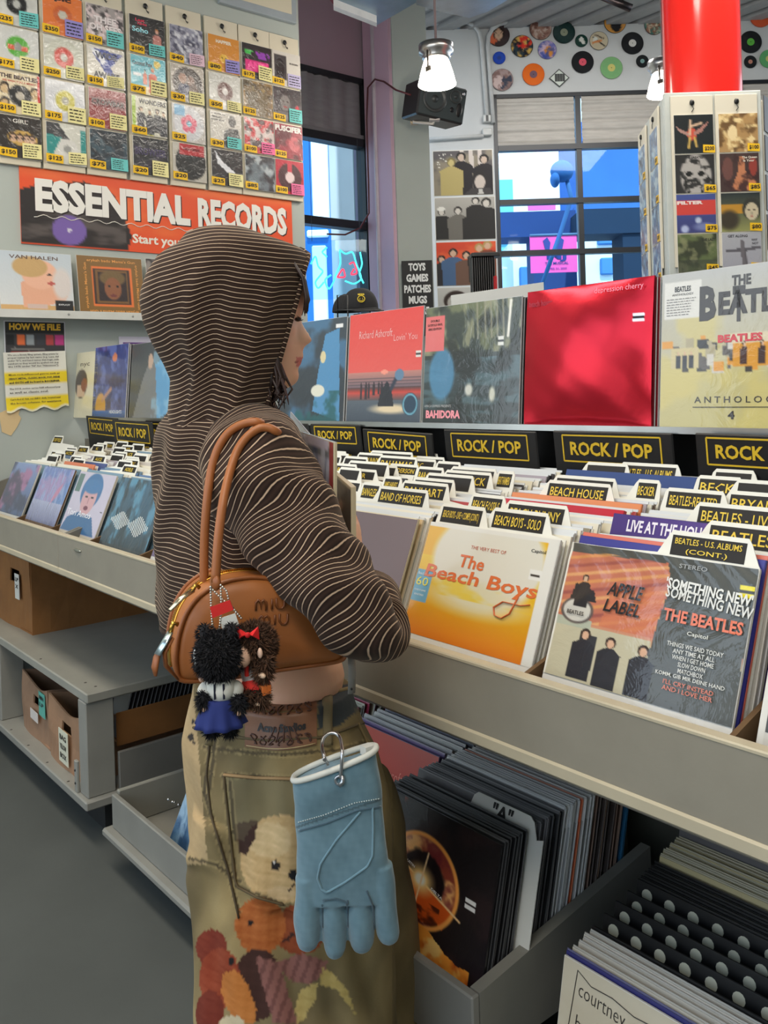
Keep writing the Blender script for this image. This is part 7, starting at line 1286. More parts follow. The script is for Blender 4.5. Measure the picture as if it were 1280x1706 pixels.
def jean_col(v, nr):
    x, y = px_of(v); n1 = smooth_noise(v, 22, 1)*.5+.5; n2 = smooth_noise(v, 90, 2); n3 = smooth_noise(v, 400, 5)
    c = np.array((136, 117, 78.))[None]*(1-.0*n1[:, None])+(n1[:, None]-.5)*np.array((84, 74, 54.))+n2[:, None]*7
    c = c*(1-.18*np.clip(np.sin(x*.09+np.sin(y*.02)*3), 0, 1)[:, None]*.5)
    near = (nr @ FW) < .25; K = np.clip(1-((nr @ FW)+.1)/.5, 0, 1)
    def put(m, col, k=1., fz=0.):
        m = m & near; col = np.asarray(col, float); c[m] = c[m]*(1-k)+(col+fz*n3[m][:, None]+fz*.6*n2[m][:, None])*k
    E = lambda cx, cy, rx, ry: ((x-cx)/rx)**2+((y-cy)/ry)**2 < 1+.015*n3+.02*n2
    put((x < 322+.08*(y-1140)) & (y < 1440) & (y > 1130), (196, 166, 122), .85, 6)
    for q in ((322, 1202, 3), (318, 1228, 5), (323, 1238, 3)): put(E(q[0], q[1], q[2], q[2]*1.3), (50, 40, 34))
    put(inpoly(x, y, [(528, 1140), (600, 1140), (604, 1180), (560, 1212), (530, 1215)]), (46, 54, 62), .9, 5); put(inpoly(x, y, [(330, 1190), (366, 1190), (352, 1225), (338, 1225)]), (54, 72, 84), .8)
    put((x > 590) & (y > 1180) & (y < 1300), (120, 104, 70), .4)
    # printed soft toys
    put(E(468, 1432, 68, 74), (204, 168, 116), 1, 16); put(E(450, 1400, 36, 30), (216, 186, 138), .7, 14); put(inpoly(x, y, [(391, 1372), (430, 1366), (424, 1398), (410, 1424), (399, 1422)]), (62, 36, 26), 1, 6)
    put(E(458.6, 1442, 7.5, 8.5), (28, 18, 16)); put(E(457, 1439, 2, 2.2), (220, 210, 200)); put(E(490, 1458, 9, 9), (24, 20, 22)); put(E(470, 1488, 24, 12), (216, 184, 140), .6, 8); put(inpoly(x, y, [(479, 1486), (492, 1466), (495, 1468), (482, 1487)]), (60, 40, 32))
    put(E(500, 1548, 44, 42), (140, 64, 26), 1, 10); put(E(434, 1542, 42, 48), (178, 96, 40), 1, 16); put(E(417, 1537, 5, 5), (28, 18, 16)); put(inpoly(x, y, [(470, 1566), (498, 1548), (500, 1552), (474, 1572)]), (60, 28, 18))
    put(E(430, 1640, 42, 60), (66, 34, 24), 1, 5); put(E(352, 1578, 26, 30), (126, 46, 24), 1, 8); put(E(366, 1630, 34, 50), (150, 62, 32), 1, 12); put(E(350, 1690, 24, 40), (118, 42, 22), 1, 8)
    put(inpoly(x, y, [(372, 1622), (392, 1614), (412, 1640), (428, 1680), (424, 1706), (396, 1706), (378, 1680), (368, 1650)]), (204, 124, 56), 1, 10); put(E(385, 1602, 5, 7), (26, 18, 16)); put(E(385, 1706, 22, 14), (214, 196, 160), 1, 6)
    put(inpoly(x, y, [(426, 1592), (460, 1602), (505, 1588), (546, 1602), (538, 1626), (514, 1642), (480, 1632), (470, 1618), (482, 1660), (498, 1706), (456, 1706), (440, 1650), (430, 1612)]), (142, 92, 82), 1, 0)
    put((np.sin(x*.35+y*.12) > .4) & inpoly(x, y, [(426, 1592), (460, 1602), (505, 1588), (546, 1602), (538, 1626), (514, 1642), (480, 1632), (470, 1618), (482, 1660), (498, 1706), (456, 1706), (440, 1650), (430, 1612)]), (104, 62, 56), .7)
    put(inpoly(x, y, [(536, 1612), (556, 1622), (580, 1650), (594, 1694), (584, 1680), (562, 1650), (534, 1640)]), (196, 168, 98), 1, 14); put(inpoly(x, y, [(500, 1650), (530, 1636), (526, 1664), (506, 1700), (494, 1706), (492, 1680)]), (190, 164, 98), 1, 14)
    # pocket cloth and seams
    pk = inpoly(x, y, [(373, 1291), (500, 1298), (500, 1500), (472, 1505), (393, 1476)]); put(pk & (y < 1400) & ~E(468, 1432, 68, 74), (112, 104, 78), .5)
    for P in ([(340, 1245), (400, 1252), (470, 1258), (560, 1250), (612, 1236)], [(373, 1291), (500, 1298)], [(373, 1291), (393, 1476), (472, 1507)], [(383, 1303), (392, 1400)], [(362, 1200), (352, 1290), (346, 1330)], [(352, 1225), (340, 1320), (380, 1450), (398, 1520)], [(315, 1430), (360, 1440), (400, 1470)]):
        for (x0, y0), (x1, y1) in zip(P[:-1], P[1:]):
            t = np.clip(((x-x0)*(x1-x0)+(y-y0)*(y1-y0))/((x1-x0)**2+(y1-y0)**2), 0, 1); d = np.hypot(x-x0-t*(x1-x0), y-y0-t*(y1-y0)); put(d < 2.4, (74, 62, 42), .75); put((d > 3.2) & (d < 5.2), (188, 164, 112), .35)
    far = (x > 652) | ((nr @ FW) > .1); c[x > 654] *= .86  # far leg darkened in the colour, standing in for its shade
    return np.clip(c, 8, 240), {}
def jean_disp(v, nr):
    x, y = px_of(v); d = .004*np.sin(x*.045+np.sin(y*.013)*2.4)+.003*np.sin(x*.10-y*.016+1)+.0035*np.exp(-((y-1470-.45*(x-400))/12)**2)*(x < 480)-.003*np.exp(-((y-1445-.3*(x-330))/14)**2)*(x < 430)
    return v+nr*(d*np.clip((y-1230)/80, 0, 1))[:, None]
M_JEAN = mat('washed_denim', .85, bump=(260, .25, .001), var=(14, .12))
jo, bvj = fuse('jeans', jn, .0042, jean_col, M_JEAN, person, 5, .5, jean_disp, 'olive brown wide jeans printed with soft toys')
def on_jeans(P, r, name, col, m, n=24, lift=.002, label=None, flat=1.):
    t = np.linspace(0, len(P)-1, n); q = [hit(bvj, np.interp(k, range(len(P)), [p[0] for p in P]), np.interp(k, range(len(P)), [p[1] for p in P]), lift) for k in t]; q = [p for p in q if p is not None]
    if len(q) < 3: return
    mb = MB(); mb.tube(q, r, col, 6, flat=flat); return build(name, mb, m, jo, label)
M_LEA = mat('tan_leather', .42, bump=(120, .18, .001), var=(10, .08))
on_jeans([(330, 1150), (380, 1160), (450, 1164), (530, 1160), (586, 1146)], .0035, 'waistband', (150, 128, 88), M_JEAN)
on_jeans([(322, 1212), (370, 1226), (450, 1234), (540, 1228), (606, 1204)], .0022, 'waistband_seam', (96, 82, 56), M_JEAN)
on_jeans([(373, 1291), (430, 1296), (498, 1298)], .0024, 'pocket_edge', (176, 140, 96), M_JEAN); on_jeans([(373, 1291), (382, 1380), (393, 1476), (430, 1496), (472, 1507)], .002, 'pocket_seam', (96, 80, 54), M_JEAN)
on_jeans([(352, 1218), (344, 1290), (352, 1360), (380, 1450), (398, 1530)], .0018, 'leg_seam', (80, 66, 46), M_JEAN)
on_jeans([(597, 1205), (612, 1238), (620, 1262)], .0025, 'pocket_edge', (150, 124, 80), M_JEAN)
for x0, x1 in ((546, 546), (358, 350)): on_jeans([(x0, 1148), (x0-1, 1200), (x1, 1242)], .0085, 'belt_loop', (112, 98, 68), M_JEAN, 16, .003, None, .35)
# leather patch
mb = MB(); g = [[hit(bvj, 408+120*u, 1158+8*math.sin(u*3.1)+(86)*w__-4*u, .003) for u in np.linspace(0, 1, 16)] for w__ in np.linspace(0, 1, 11)]; g = np.array(g); n1 = smooth_noise(g.reshape(-1, 3), 130, 4)
i, j = np.meshgrid(np.arange(10), np.arange(15), indexing='ij'); i, j = i.ravel(), j.ravel(); cl = np.array((126, 82, 54.))+n1[:, None]*10; mb.add(g.reshape(-1, 3), np.stack([i*16+j, (i+1)*16+j, (i+1)*16+j+1, i*16+j+1], 1), cl, True)
def patch_pt(u, w__): return hit(bvj, 408+120*u, 1158+8*math.sin(u*3.1)+86*w__-4*u, .0042)
r_ = np.random.RandomState(8)
for k in range(14):      # branded squiggle ornament
    u0, w0 = .12+.76*(k % 7)/6, .22 if k < 7 else .82; mb.tube([patch_pt(u0+.045*math.sin(q*2.1+k), w0+.09*math.cos(q*1.3+k*2)) for q in np.linspace(0, 4, 9)], .0012, (78, 46, 34), 5)
for k in range(5): mb.tube([patch_pt(.42+.06*k+.05*(k-2)*q, .55+.3*q) for q in np.linspace(0, 1, 5)], .0011, (88, 54, 40), 5)
mb.tube([patch_pt(u, w__) for u, w__ in [(.02+.96*q, .03) for q in np.linspace(0, 1, 14)]], .0008, (205, 180, 130), 5); mb.tube([patch_pt(u, .97) for u in np.linspace(.02, .98, 14)], .0008, (205, 180, 130), 5)
v, f, wh = glyphs('Acne Studios', .045, 2); q = np.array([patch_pt(.17+.68*p[0], .64-.17*p[1]+.02) for p in v]); mb.add(q, f, (30, 26, 28)); build('leather_patch', mb, M_LEA, jo, 'brown leather waist patch with black lettering')
# ---- shoulder bag
nB, uB = dirs(math.radians(20))[1], dirs(math.radians(20))[0]; PB = onD(300, 1100, 1.25)
def onB(x, y, off=0.): r = ray(x, y); return CAM+r*(((PB-CAM) @ nB)/(r @ nB))+nB*off
BT = 1.; BAG = (168, 100, 48)
bag = thing('shoulder_bag', onB(420, 1130, -.05), 'tan leather bowling shoulder bag hanging from the shoulder under the arm', 'bag')
op = [(297, 1136), (292, 1100), (297, 1060), (308, 1025), (326, 998), (352, 978), (384, 966), (420, 961), (456, 964), (492, 976), (524, 998), (550, 1030), (568, 1065), (577, 1096), (562, 1103), (510, 1110), (455, 1118), (400, 1127), (345, 1134)]
O = np.array([onB(*p) for p in op]); t = np.linspace(0, len(O), 96, endpoint=False); Oc = np.vstack([O, O[:1]]); O = np.stack([np.interp(t, np.arange(len(Oc)), Oc[:, i]) for i in range(3)], 1)
for _ in range(3): O = (np.roll(O, 1, 0)+2*O+np.roll(O, -1, 0))/4
C0_ = O.mean(0); T_ = .10; mb = MB(); mb.loft([C0_+(O-C0_)*k-nB*o for k, o in ((.02, T_+.012), (.4, T_+.011), (.8, T_+.006), (.96, T_), (1., T_-.008), (1.015, T_*.7), (1.02, T_*.5), (1.015, T_*.3), (1., .008), (.97, 0), (.9, -.006), (.75, -.011), (.5, -.015), (.25, -.017), (.02, -.018))], BAG); build('body', mb, M_LEA, bag)
mb = MB(); mb.tube(O, .0035, (150, 86, 40), 8, closed=True); mb.tube(O-nB*T_, .0035, (150, 86, 40), 8, closed=True); build('piping', mb, M_LEA, bag)
M_GOLD = mat('gold_metal', .25, metal=1.)
idx = [i for i in range(96) if O[i][2] > onB(300, 1085)[2]]; a0 = [i for i in range(2, 44)]; ctr = C0_+(O-C0_)*1.022-nB*T_*.5
mb = MB()
for s_ in (-1, 1): mb.tube(np.array([ctr[i]+nB*.006*s_ for i in a0]), .0022, (214, 160, 70), 6)
for i in np.arange(2, 43, .5): p = ctr[int(i)]*(1-i % 1)+ctr[int(i)+1]*(i % 1); mb.box(tuple(p-.003), tuple(p+.003), (220, 170, 80))
build('zip', mb, M_GOLD, bag, 'gold zip')
mb = MB(); P0, P1 = onD(283, 1017, 1.21), onD(321, 984, 1.235); mb.tube([P0, (P0+P1)/2+UP*.003, P1], [.0045, .0055, .006], (232, 214, 180), 8, flat=.5); mb.tube([P1, P1+(P1-P0)*.15+UP*.004, P1+(P1-P0)*.3-UP*.004], .003, (220, 170, 80)); build('upper_zip_pull', mb, M_GOLD, bag)
mb = MB(); P0, P1 = onD(262, 1091, 1.2), onD(284, 1053, 1.215); mb.tube([P0, P1], [.0078, .0074], (206, 224, 228), 8, flat=.3); mb.tube([P1, P1+np.array([.0, 0, .012])+RT*.004, onD(296, 1040, 1.22)], .0035, (220, 170, 80)); build('lower_zip_pull', mb, M_METAL, bag)
mb = MB(); mb.tube([onD(270, 1078, 1.21), onD(261, 1095, 1.205), onD(258, 1112, 1.2), onD(259, 1126, 1.2)], [.005, .008, .0085, .004], (150, 86, 42), 8, flat=.4); mb.tube([onD(288, 1062, 1.215), onD(274, 1085, 1.21), onD(276, 1108, 1.215), onD(297, 1132, 1.23)], [.006, .009, .008, .004], (156, 90, 44), 8, flat=.4); build('zip_tab', mb, M_LEA, bag)
mb = MB()
for k, y in enumerate((1004, 1030)):
    for q, (t_, xx) in enumerate((('M', 431), ('I', 449), ('U', 463))): 
        P = {'M': [(-9, 9), (-9, -4), (-5, -9), (0, -6), (0, 8), (0, -6), (5, -9), (9, -5), (9, 9)], 'I': [(0, -9), (0, 9)], 'U': [(-7, -9), (-7, 4), (-3, 9), (3, 9), (7, 4), (7, -9)]}[t_]
        mb.tube([onB(xx+k*5+a_*.95, y+b_*.95-.1*(xx-431), .0165) for a_, b_ in P], .0019, (120, 66, 28), 6)
build('embossed_letters', mb, M_LEA, bag, 'embossed rounded capital lettering on two rows')
bvh = BVHTree.FromPolygons([tuple(x) for x in np.concatenate(hd.v)], [tuple(r) for a in hd.f for r in a])
def strap(P, name='handle'):
    C_ = np.array([onD(*q) if q[2] else hit(bvh, q[0], q[1], .006) for q in P]); t = np.linspace(0, len(P)-1, 60); c = np.stack([np.interp(t, np.arange(len(P)), C_[:, i]) for i in range(3)], 1)
    for _ in range(5): c[1:-1] = (c[:-2]+2*c[1:-1]+c[2:])/4
    mb = MB(); mb.tube(c, .0066, (166, 98, 50), 10); mb.ell(C_[0], (.012, .006, .012), (156, 90, 44), 10, 8); build(name, mb, M_LEA, bag)
strap([(359, 970, 1.235), (363, 900, 1.24), (372, 830, 1.26), (386, 775, 0), (396, 748, 0), (412, 726, 0), (432, 712, 0), (450, 712, 0), (466, 722, 0), (476, 745, 1.46), (480, 800, 1.47), (470, 900, 1.45), (455, 965, 1.36)])
strap([(340, 978, 1.31), (340, 900, 1.31), (345, 830, 1.31), (352, 780, 0), (362, 748, 0), (378, 722, 0), (398, 708, 0), (420, 702, 0), (440, 704, 0), (455, 740, 1.48), (460, 820, 1.48), (450, 900, 1.46), (430, 965, 1.40)])
mb = MB(); mb.tube([onD(586, 1090, 1.36), onD(587, 1120, 1.36), onD(586, 1155, 1.36)], .0075, (150, 146, 140), 8, flat=.35); mb.ell(onD(586, 1148, 1.35), (.002, .002, .002), (40, 40, 40), 8, 6); build('strap_end', mb, M_LEA, bag, 'grey strap end with a punched hole')
# ---- plush charms on the bag
def fur(mb, c, r, n_, ln, col, jit=.3, seed=0, th=.0011):
    R_ = np.random.RandomState(seed); d = R_.randn(n_, 3); d /= np.linalg.norm(d, axis=1)[:, None]; p = np.array(c)+d*np.array(r)*.97; nn = d/np.array(r); nn /= np.linalg.norm(nn, axis=1)[:, None]
    tip = p+(nn+R_.randn(n_, 3)*jit)*ln-UP*ln*.35; s_ = np.cross(nn, R_.randn(n_, 3)); s_ /= np.linalg.norm(s_, axis=1)[:, None]
    v = np.stack([p-s_*th, p+s_*th, tip], 1).reshape(-1, 3); cc = np.array(col, float)*(.7+.6*R_.rand(n_, 1)); mb.add(v, np.arange(n_*3).reshape(-1, 3), np.clip(np.repeat(cc, 3, 0), 0, 255))
M_FUR = mat('fur', .9); M_CLOTH = mat('doll_cloth', .8, bump=(200, .2, .0006))
R_AX = lambda a_, b_, c_: a_*RT+b_*FW+c_*UP
def doll(name, hx_, hy_, d, hr_, fcol, label, cat, kind):
    hc = onD(hx_, hy_, d); root = thing(name, hc-UP*(hr_*2.6), label, cat); k = d/F_PX; fr = frame(hc, RT, FW, UP)
    mb = MB(); mb.ell((0, 0, 0), (hr_, hr_*.9, hr_*.98), np.array(fcol)*.8, 20, 14, fr); fur(mb, hc, (hr_, hr_, hr_), 5200, .0062, fcol, .3, 1); build('head', mb, M_FUR, root)
    return root, hc
BLK_ = (26, 24, 28)
r1, hc = doll('plush_charm', 365, 1092, 1.19, .032, BLK_, 'black furry plush charm in a white top and navy skirt on the bag', 'toy', 0)
mb = MB(); 
for s_ in (-1, 1): mb.ell(hc+RT*.018*s_+UP*.03, (.010, .007, .012), BLK_, 10, 8); fur(mb, hc+RT*.018*s_+UP*.03, (.01, .01, .012), 300, .006, BLK_, .3, 5)
build('ear', mb, M_FUR, r1)
mb = MB(); mb.ell(hc-RT*.029+UP*.004-FW*.012, (.003, .003, .009), (230, 228, 224), 8, 8); mb.ell(hc-RT*.027-UP*.006-FW*.014, (.004, .003, .004), (230, 228, 224), 8, 8); build('hair_clip', mb, M_GLOSS, r1, 'small white hair clip')
bc = onD(368, 1150, 1.19); mb = MB(); mb.ell(bc+UP*.004, (.024, .02, .02), (222, 218, 206), 16, 12); mb.ell(bc-RT*.018-UP*.0, (.014, .013, .013), (222, 218, 206), 12, 10); mb.ell(bc+RT*.018, (.013, .013, .013), (222, 218, 206), 12, 10)
for q in (-.004, .008): mb.box(tuple(bc+RT*q-FW*.0215-UP*.004-.001), tuple(bc+RT*q-FW*.0205+UP*.014+.001), (24, 28, 50))
build('white_top', mb, M_CLOTH, r1)
sc = onD(367, 1182, 1.19); mb = MB(); aa = np.arange(48)*2*math.pi/48; mb.loft([[sc+UP*(.017-.036*q)+(RT*np.cos(t_)+FW*np.sin(t_))*((.02+.014*q)*(1+.09*math.sin(t_*9)*q)) for t_ in aa] for q in np.linspace(0, 1, 7)], (30, 44, 110)); build('navy_skirt', mb, M_CLOTH, r1)
for s_, (x, y) in ((-1, (341, 1166)), (1, (398, 1172))):
    pc = onD(x, y, 1.18); mb = MB(); mb.ell(pc, (.0085, .009, .012), BLK_, 10, 8); fur(mb, pc, (.0085, .009, .012), 500, .006, BLK_, .3, 7); mb.ell(pc-UP*.011-FW*.004, (.005, .004, .004), (214, 170, 140), 8, 6); build('paw', mb, M_FUR, r1)
for s_ in (-1, 1): pc = sc+RT*.012*s_-UP*.024; mb = MB(); mb.ell(pc, (.009, .009, .012), BLK_, 10, 8); fur(mb, pc, (.009, .009, .012), 400, .006, BLK_, .3, 8); build('foot', mb, M_FUR, r1)
mb = MB(); mb.ell(hc-RT*.021-UP*.027-FW*.012, (.005, .005, .004), (214, 165, 135), 8, 6); build('cheek', mb, M_PAPER, r1, 'bit of pale face')
BRN = (84, 56, 38)
r2, hc = doll('plush_charm', 424, 1072, 1.215, .029, BRN, 'brown furry plush charm with a red bow and red overalls on the bag', 'toy', 1)
mb = MB(); mb.ell(hc-RT*.013-UP*.010-FW*.024, (.014, .012, .015), (222, 176, 148), 14, 10); mb.ell(hc-RT*.021-UP*.006-FW*.032, (.004, .002, .0045), (40, 40, 60), 8, 6); mb.ell(hc-RT*.017-UP*.018-FW*.034, (.006, .004, .0045), (226, 182, 156), 8, 6); build('face', mb, M_PAPER, r2)
mb = MB(); mb.ell(hc+RT*.012-UP*.004-FW*.032, (.005, .003, .007), (226, 186, 160), 8, 8); build('ear', mb, M_PAPER, r2)
mb = MB(); bw = hc+UP*.02-FW*.026-RT*.004
for s_ in (-1, 1): mb.add([bw, bw+RT*.014*s_+UP*.010, bw+RT*.015*s_-UP*.008, bw-FW*.006, bw+RT*.007*s_-FW*.008+UP*.0], [(0, 1, 4), (0, 4, 2), (1, 2, 4), (0, 2, 1)], (220, 28, 30))
mb.ell(bw-FW*.004, (.004, .004, .004), (200, 20, 26), 8, 6); build('bow', mb, M_CLOTH, r2, 'red bow')
bc = onD(424, 1122, 1.215); mb = MB(); mb.ell(bc, (.02, .018, .022), (205, 196, 190), 14, 10); build('pale_top', mb, M_CLOTH, r2)
bc = onD(427, 1146, 1.21); mb = MB(); mb.ell(bc, (.023, .02, .02), (214, 44, 34), 16, 12); mb.box(tuple(onD(411, 1124, 1.195)-.002), tuple(onD(411, 1112, 1.195)+.002), (214, 44, 34)); mb.box(tuple(bc+RT*.01-FW*.02-.002), tuple(bc+RT*.02-FW*.019+np.array([.002, .002, .01])), (232, 120, 50)); build('overalls', mb, M_CLOTH, r2, 'red overalls with an orange side')
for (x, y), w_ in (((437, 1118), .013), ((441, 1104), .012), ((434, 1160), .012), ((418, 1160), .01)):
    pc = onD(x, y, 1.195); mb = MB(); mb.ell(pc, (w_, .01, w_*1.1), BRN, 10, 8); fur(mb, pc, (w_, .01, w_*1.1), 700, .007, BRN, .3, int(x)); build('paw' if y < 1150 else 'foot', mb, M_FUR, r2)
mb = MB(); mb.ell(onD(436, 1125, 1.183), (.009, .004, .004), (226, 190, 160), 8, 6); mb.ell(onD(427, 1172, 1.19), (.009, .004, .003), (226, 190, 160), 8, 6); build('palm', mb, M_PAPER, r2)
mb = MB()
def beads(P, r_=.0017, d=1.2):
    q = np.array([onD(x, y, d) for x, y in P]); L = np.concatenate([[0], np.cumsum(np.linalg.norm(np.diff(q, axis=0), axis=1))]); s = np.arange(0, L[-1], .0036)
    for k in s: mb.ell([np.interp(k, L, q[:, i]) for i in range(3)], (r_, r_, r_), (220, 216, 206), 8, 5)
beads([(351, 978), (352, 1010), (354, 1040), (358, 1052), (366, 1048), (369, 1010), (368, 980)]); beads([(352, 980), (370, 998), (385, 1010), (402, 1030)], d=1.202); beads([(368, 975), (378, 985), (382, 1005), (390, 1015), (404, 1032)], d=1.204)
build('ball_chain', mb, M_METAL, None, 'silver ball chains tying the plush charms to the bag handle', 'chain')
mb = MB(); P = [onD(*q, 1.198) for q in ((350, 1012), (383, 1000), (389, 1016), (354, 1030))]; P2_ = [p+FW*.002 for p in P]; mb.add(P+P2_, [(0, 3, 2, 1), (4, 5, 6, 7), (0, 1, 5, 4), (1, 2, 6, 5), (2, 3, 7, 6), (3, 0, 4, 7)], (212, 36, 30)); P = [onD(*q, 1.2) for q in ((367, 1030), (392, 1022), (398, 1040), (370, 1050))]; P2_ = [p+FW*.002 for p in P]
mb.add(P+P2_, [(0, 3, 2, 1), (4, 5, 6, 7), (0, 1, 5, 4), (1, 2, 6, 5), (2, 3, 7, 6), (3, 0, 4, 7)], (214, 210, 200)); build('charm_tag', mb, M_CLOTH, None, 'small red ribbon and white care tag on the bag charms', 'tag')
# ---- records in hand
def held(TL, TR, BR, draw, label, th=.004, n=50, edge=(222, 205, 170), nrm=None):
    TL, TR, BR = [np.array(q) for q in (TL, TR, BR)]; ax = TR-TL; w_ = np.linalg.norm(ax); ax /= w_; az = TR-BR; h_ = np.linalg.norm(az); az /= h_; ay = np.cross(az, ax); ay /= np.linalg.norm(ay)
    return cover('lp_record', frame(BR-ax*w_/2, ax, ay, az), w_, h_, draw, (), label, 'record', 'records held by the person', th, M_WRAP, n, None, edge)
def d_h1(A): A.grad((196, 190, 205), (120, 60, 60), .1, .9); A.cloud((70, 80, 110), 4, .5, .6, .8, 3, 2, 1); A.cloud((215, 215, 225), 5, .55, .62, .8, 6, 2.5, 1); A.cloud((50, 34, 40), 4, .45, .6, .9, 9, 2, 1, (A.V > .45)); A.rect(.0, 0, 1, .03, (225, 205, 190)); A.rect(.92, 0, 1, 1, (170, 70, 66)); A.rect(.3, .0, .9, .06, (205, 190, 200))
for i in range(2): held(onD(478, 712, 1.60)+FW*.004*i, onD(556, 737, 1.37)+FW*.004*i+RT*.0025*i, onD(555, 1060, 1.35)+FW*.004*i+RT*.0025*i, d_h1 if i == 0 else (lambda A: A.rect(0, 0, 1, 1, (214, 200, 170))), 'pale blue and red bagged sleeve held upright, nearest the chest' if i == 0 else 'cream sleeve edge held behind the pale blue one', .003, 50 if i == 0 else 4)
held(onD(484, 686, 1.66), onD(520, 728, 1.55), onD(520, 1000, 1.55), lambda A: A.rect(0, 0, 1, 1, (205, 212, 222)), 'clear plastic sleeve corner sticking up above the held records', .002, 4, (205, 210, 220))
def d_h2(A): A.grad((96, 90, 86), (70, 66, 64)); A.cloud((150, 144, 136), 4, .5, .6, .7); A.rect(.55, .22, .62, .3, (225, 222, 215)); A.rect(.55, .3, .8, .33, (225, 222, 215)); A.rect(.0, 0, 1, .02, (210, 200, 180))
for i in range(3): held(onD(520, 756, 1.60)+FW*.004*i, onD(585, 812, 1.42)+FW*.004*i+RT*.0025*i, onD(586, 1080, 1.40)+FW*.004*i+RT*.0025*i, d_h2 if i == 0 else (lambda A: A.rect(0, 0, 1, 1, (214, 196, 150))), 'grey photo sleeve held upright, nearest the bins' if i == 0 else '%s buff sleeve edge held behind the grey photo one' % ordw(i-1), .003, 50 if i == 0 else 4)
# ---- suede work glove on a carabiner
GB = (100, 130, 142); GD = 1.24; gl = MB(); gg = lambda x, y, d=GD: onD(x, y, d)
GR = [(1276, 488, 628, .022), (1300, 488, 631, .023), (1320, 490, 634, .022), (1345, 491, 637, .02), (1370, 493, 640, .02), (1400, 495, 643, .021), (1440, 495, 648, .021), (1480, 495, 653, .02), (1510, 495, 657, .018)]
R = []
for y in np.arange(1276, 1506, 7):
    l, r_, T__ = lerp(y, GR); c = gg((l+r_)/2, y-(0 if y > 1400 else 0)); sk = -.34*np.clip((1420-y)/110, 0, 1)
    p = oval(c, (r_-l)/2*GD/F_PX, T__, RT, FW, 40, 2.6); p[:, 2] += -sk*((p-c) @ RT); R.append(p)
gl.loft(R, GB)
for P, r_ in (([(514, 1460), (513, 1520), (513, 1566)], (.0182, .0188, .0176)), ([(556, 1480), (557, 1530), (558, 1578)], (.0165, .0178, .0165)), ([(600, 1480), (601, 1525), (603, 1570)], (.0172, .0184, .0168)), ([(634, 1440), (641, 1500), (647, 1554)], (.0172, .0178, .015))):
    q = [gg(*p) for p in P]; e_ = q[-1]; dd = (q[-1]-q[-2])/np.linalg.norm(q[-1]-q[-2]); q += [e_+dd*r_[2]*.55, e_+dd*r_[2]*.9]; gl.tube(q, list(r_)+[r_[2]*.8, r_[2]*.35], GB, 16)
def g_col(v, nr):
    x, y = px_of(v); n1 = smooth_noise(v, 60, 3); n2 = smooth_noise(v, 330, 6); c = np.array(GB, float)+n1[:, None]*13+n2[:, None]*8
    dk = np.clip((1560-y)/300, 0, 1); c = c*(1-.0*dk[:, None]); w_ = 1378-.33*(x-495); c[np.abs(y-w_) < 1.6] *= .72; return c, {}
gv = thing('work_glove', gg(570, 1590), 'dusty blue suede work glove with white cuff trim hanging at the hip', 'glove')
M_SUEDE = mat('suede', .95, bump=(300, .4, .001), sheen=.4)
go, bvg = fuse('glove_body', gl, .0022, g_col, M_SUEDE, gv, 4, .5, lambda v, nr: v+nr*(.0024*smooth_noise(v, 70, 9))[:, None])
def on_glove(P, r_, name, col, n_=30, lift=.001, dash=False):
    t = np.linspace(0, len(P)-1, n_); q = [hit(bvg, np.interp(k, range(len(P)), [p[0] for p in P]), np.interp(k, range(len(P)), [p[1] for p in P]), lift) for k in t]; q = [p for p in q if p is not None]; mb = MB()
    if dash:
        for a_ in range(0, len(q)-2, 2): mb.tube([q[a_], q[a_+1]], r_, col, 5)
    else: mb.tube(q, r_, col, 7)
    build(name, mb, M_SUEDE, gv)
on_glove([(601, 1352), (560, 1400), (534, 1439), (529, 1463), (536, 1482), (545, 1487), (575, 1470), (612, 1444), (621, 1425), (622, 1380), (621, 1345)], .0016, 'thumb_piping', (112, 146, 160), 50)
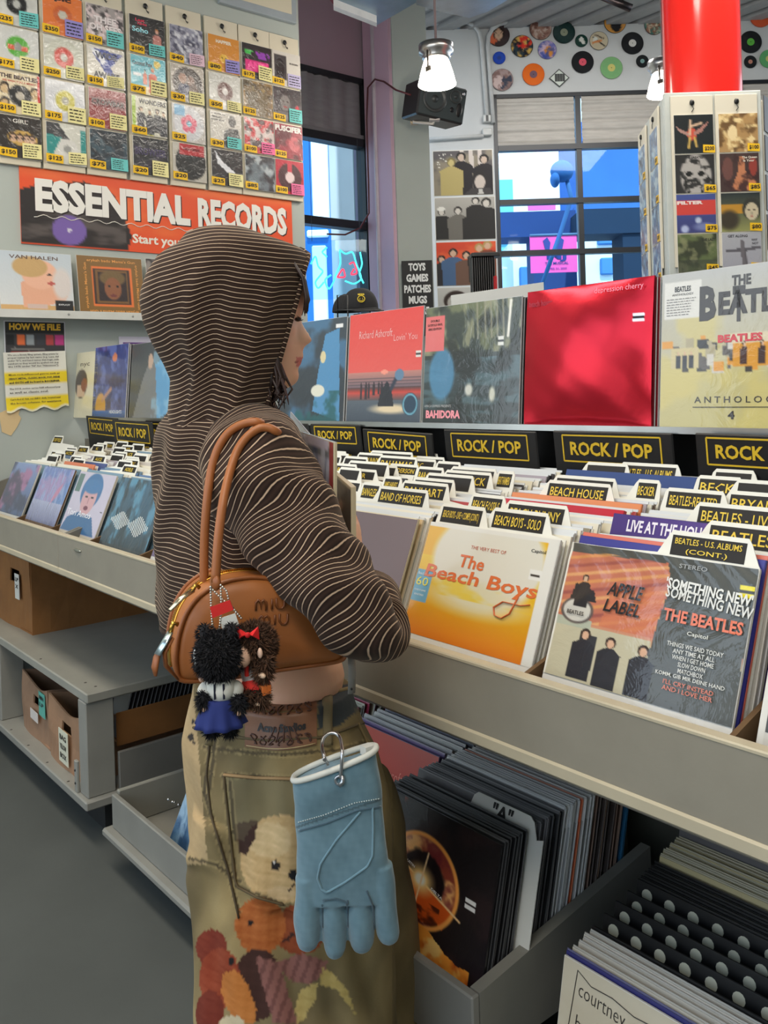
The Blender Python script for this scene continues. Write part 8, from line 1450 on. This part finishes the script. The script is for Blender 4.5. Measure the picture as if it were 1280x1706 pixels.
on_glove([(497, 1370), (540, 1358), (590, 1338), (636, 1330)], .0009, 'cuff_stitching', (196, 206, 204), 70, .001, True); on_glove([(498, 1384), (545, 1371), (595, 1350), (638, 1343)], .0014, 'cuff_seam', (72, 98, 112), 40)
on_glove([(537, 1508), (538, 1545)], .0014, 'finger_seam', (60, 82, 94), 8); on_glove([(579, 1500), (580, 1545)], .0014, 'finger_seam', (60, 82, 94), 8); on_glove([(611, 1484), (622, 1510), (624, 1548)], .0014, 'finger_seam', (60, 82, 94), 8)
on_glove([(538, 1500), (560, 1497), (578, 1503), (575, 1516)], .0013, 'finger_seam', (66, 90, 102), 14)
top = np.array(R[0]); mb = MB(); tp = top+UP*.004; mb.tube(tp, .0042, (214, 212, 202), 8, closed=True); build('cuff_trim', mb, M_CLOTH, gv, 'white cuff trim')
mb = MB(); mb.box(tuple(gg(607, 1251)-.004), tuple(gg(617, 1246)+.004), (216, 214, 206)); build('cuff_tab', mb, M_CLOTH, gv, 'small white cuff tab')
cb = [(541, 1266), (536, 1245), (538, 1230), (548, 1221), (560, 1221), (568, 1230), (571, 1250), (569, 1280), (567, 1296)]; C_ = np.array([onD(x, y, 1.25+.03*(1250-y)/40 if y < 1250 else 1.215) for x, y in cb]); t = np.linspace(0, len(cb)-1, 50); c = np.stack([np.interp(t, np.arange(len(cb)), C_[:, i]) for i in range(3)], 1)
for _ in range(6): c[1:-1] = (c[:-2]+2*c[1:-1]+c[2:])/4
root = thing('carabiner', C_[-1], 'silver carabiner linking the blue glove to the belt loop', 'clip'); mb = MB(); mb.tube(c, .0026, (205, 206, 208), 10); build('hook', mb, M_METAL, root)
mb = MB(); mb.tube([onD(537, 1246, 1.235), onD(541, 1262, 1.22), onD(547, 1275, 1.215)], .0022, (205, 206, 208), 8); build('gate', mb, M_METAL, root)
mb = MB(); q = onD(566, 1300, 1.215); mb.tube([q+(RT*math.cos(t_)+UP*math.sin(t_))*.006 for t_ in np.arange(14)*2*math.pi/14], .0018, (205, 206, 208), 7, closed=True); mb.tube([onD(571, 1292, 1.215), onD(571, 1303, 1.213), onD(565, 1309, 1.212)], .003, (190, 192, 195), 8); build('ring', mb, M_METAL, root)
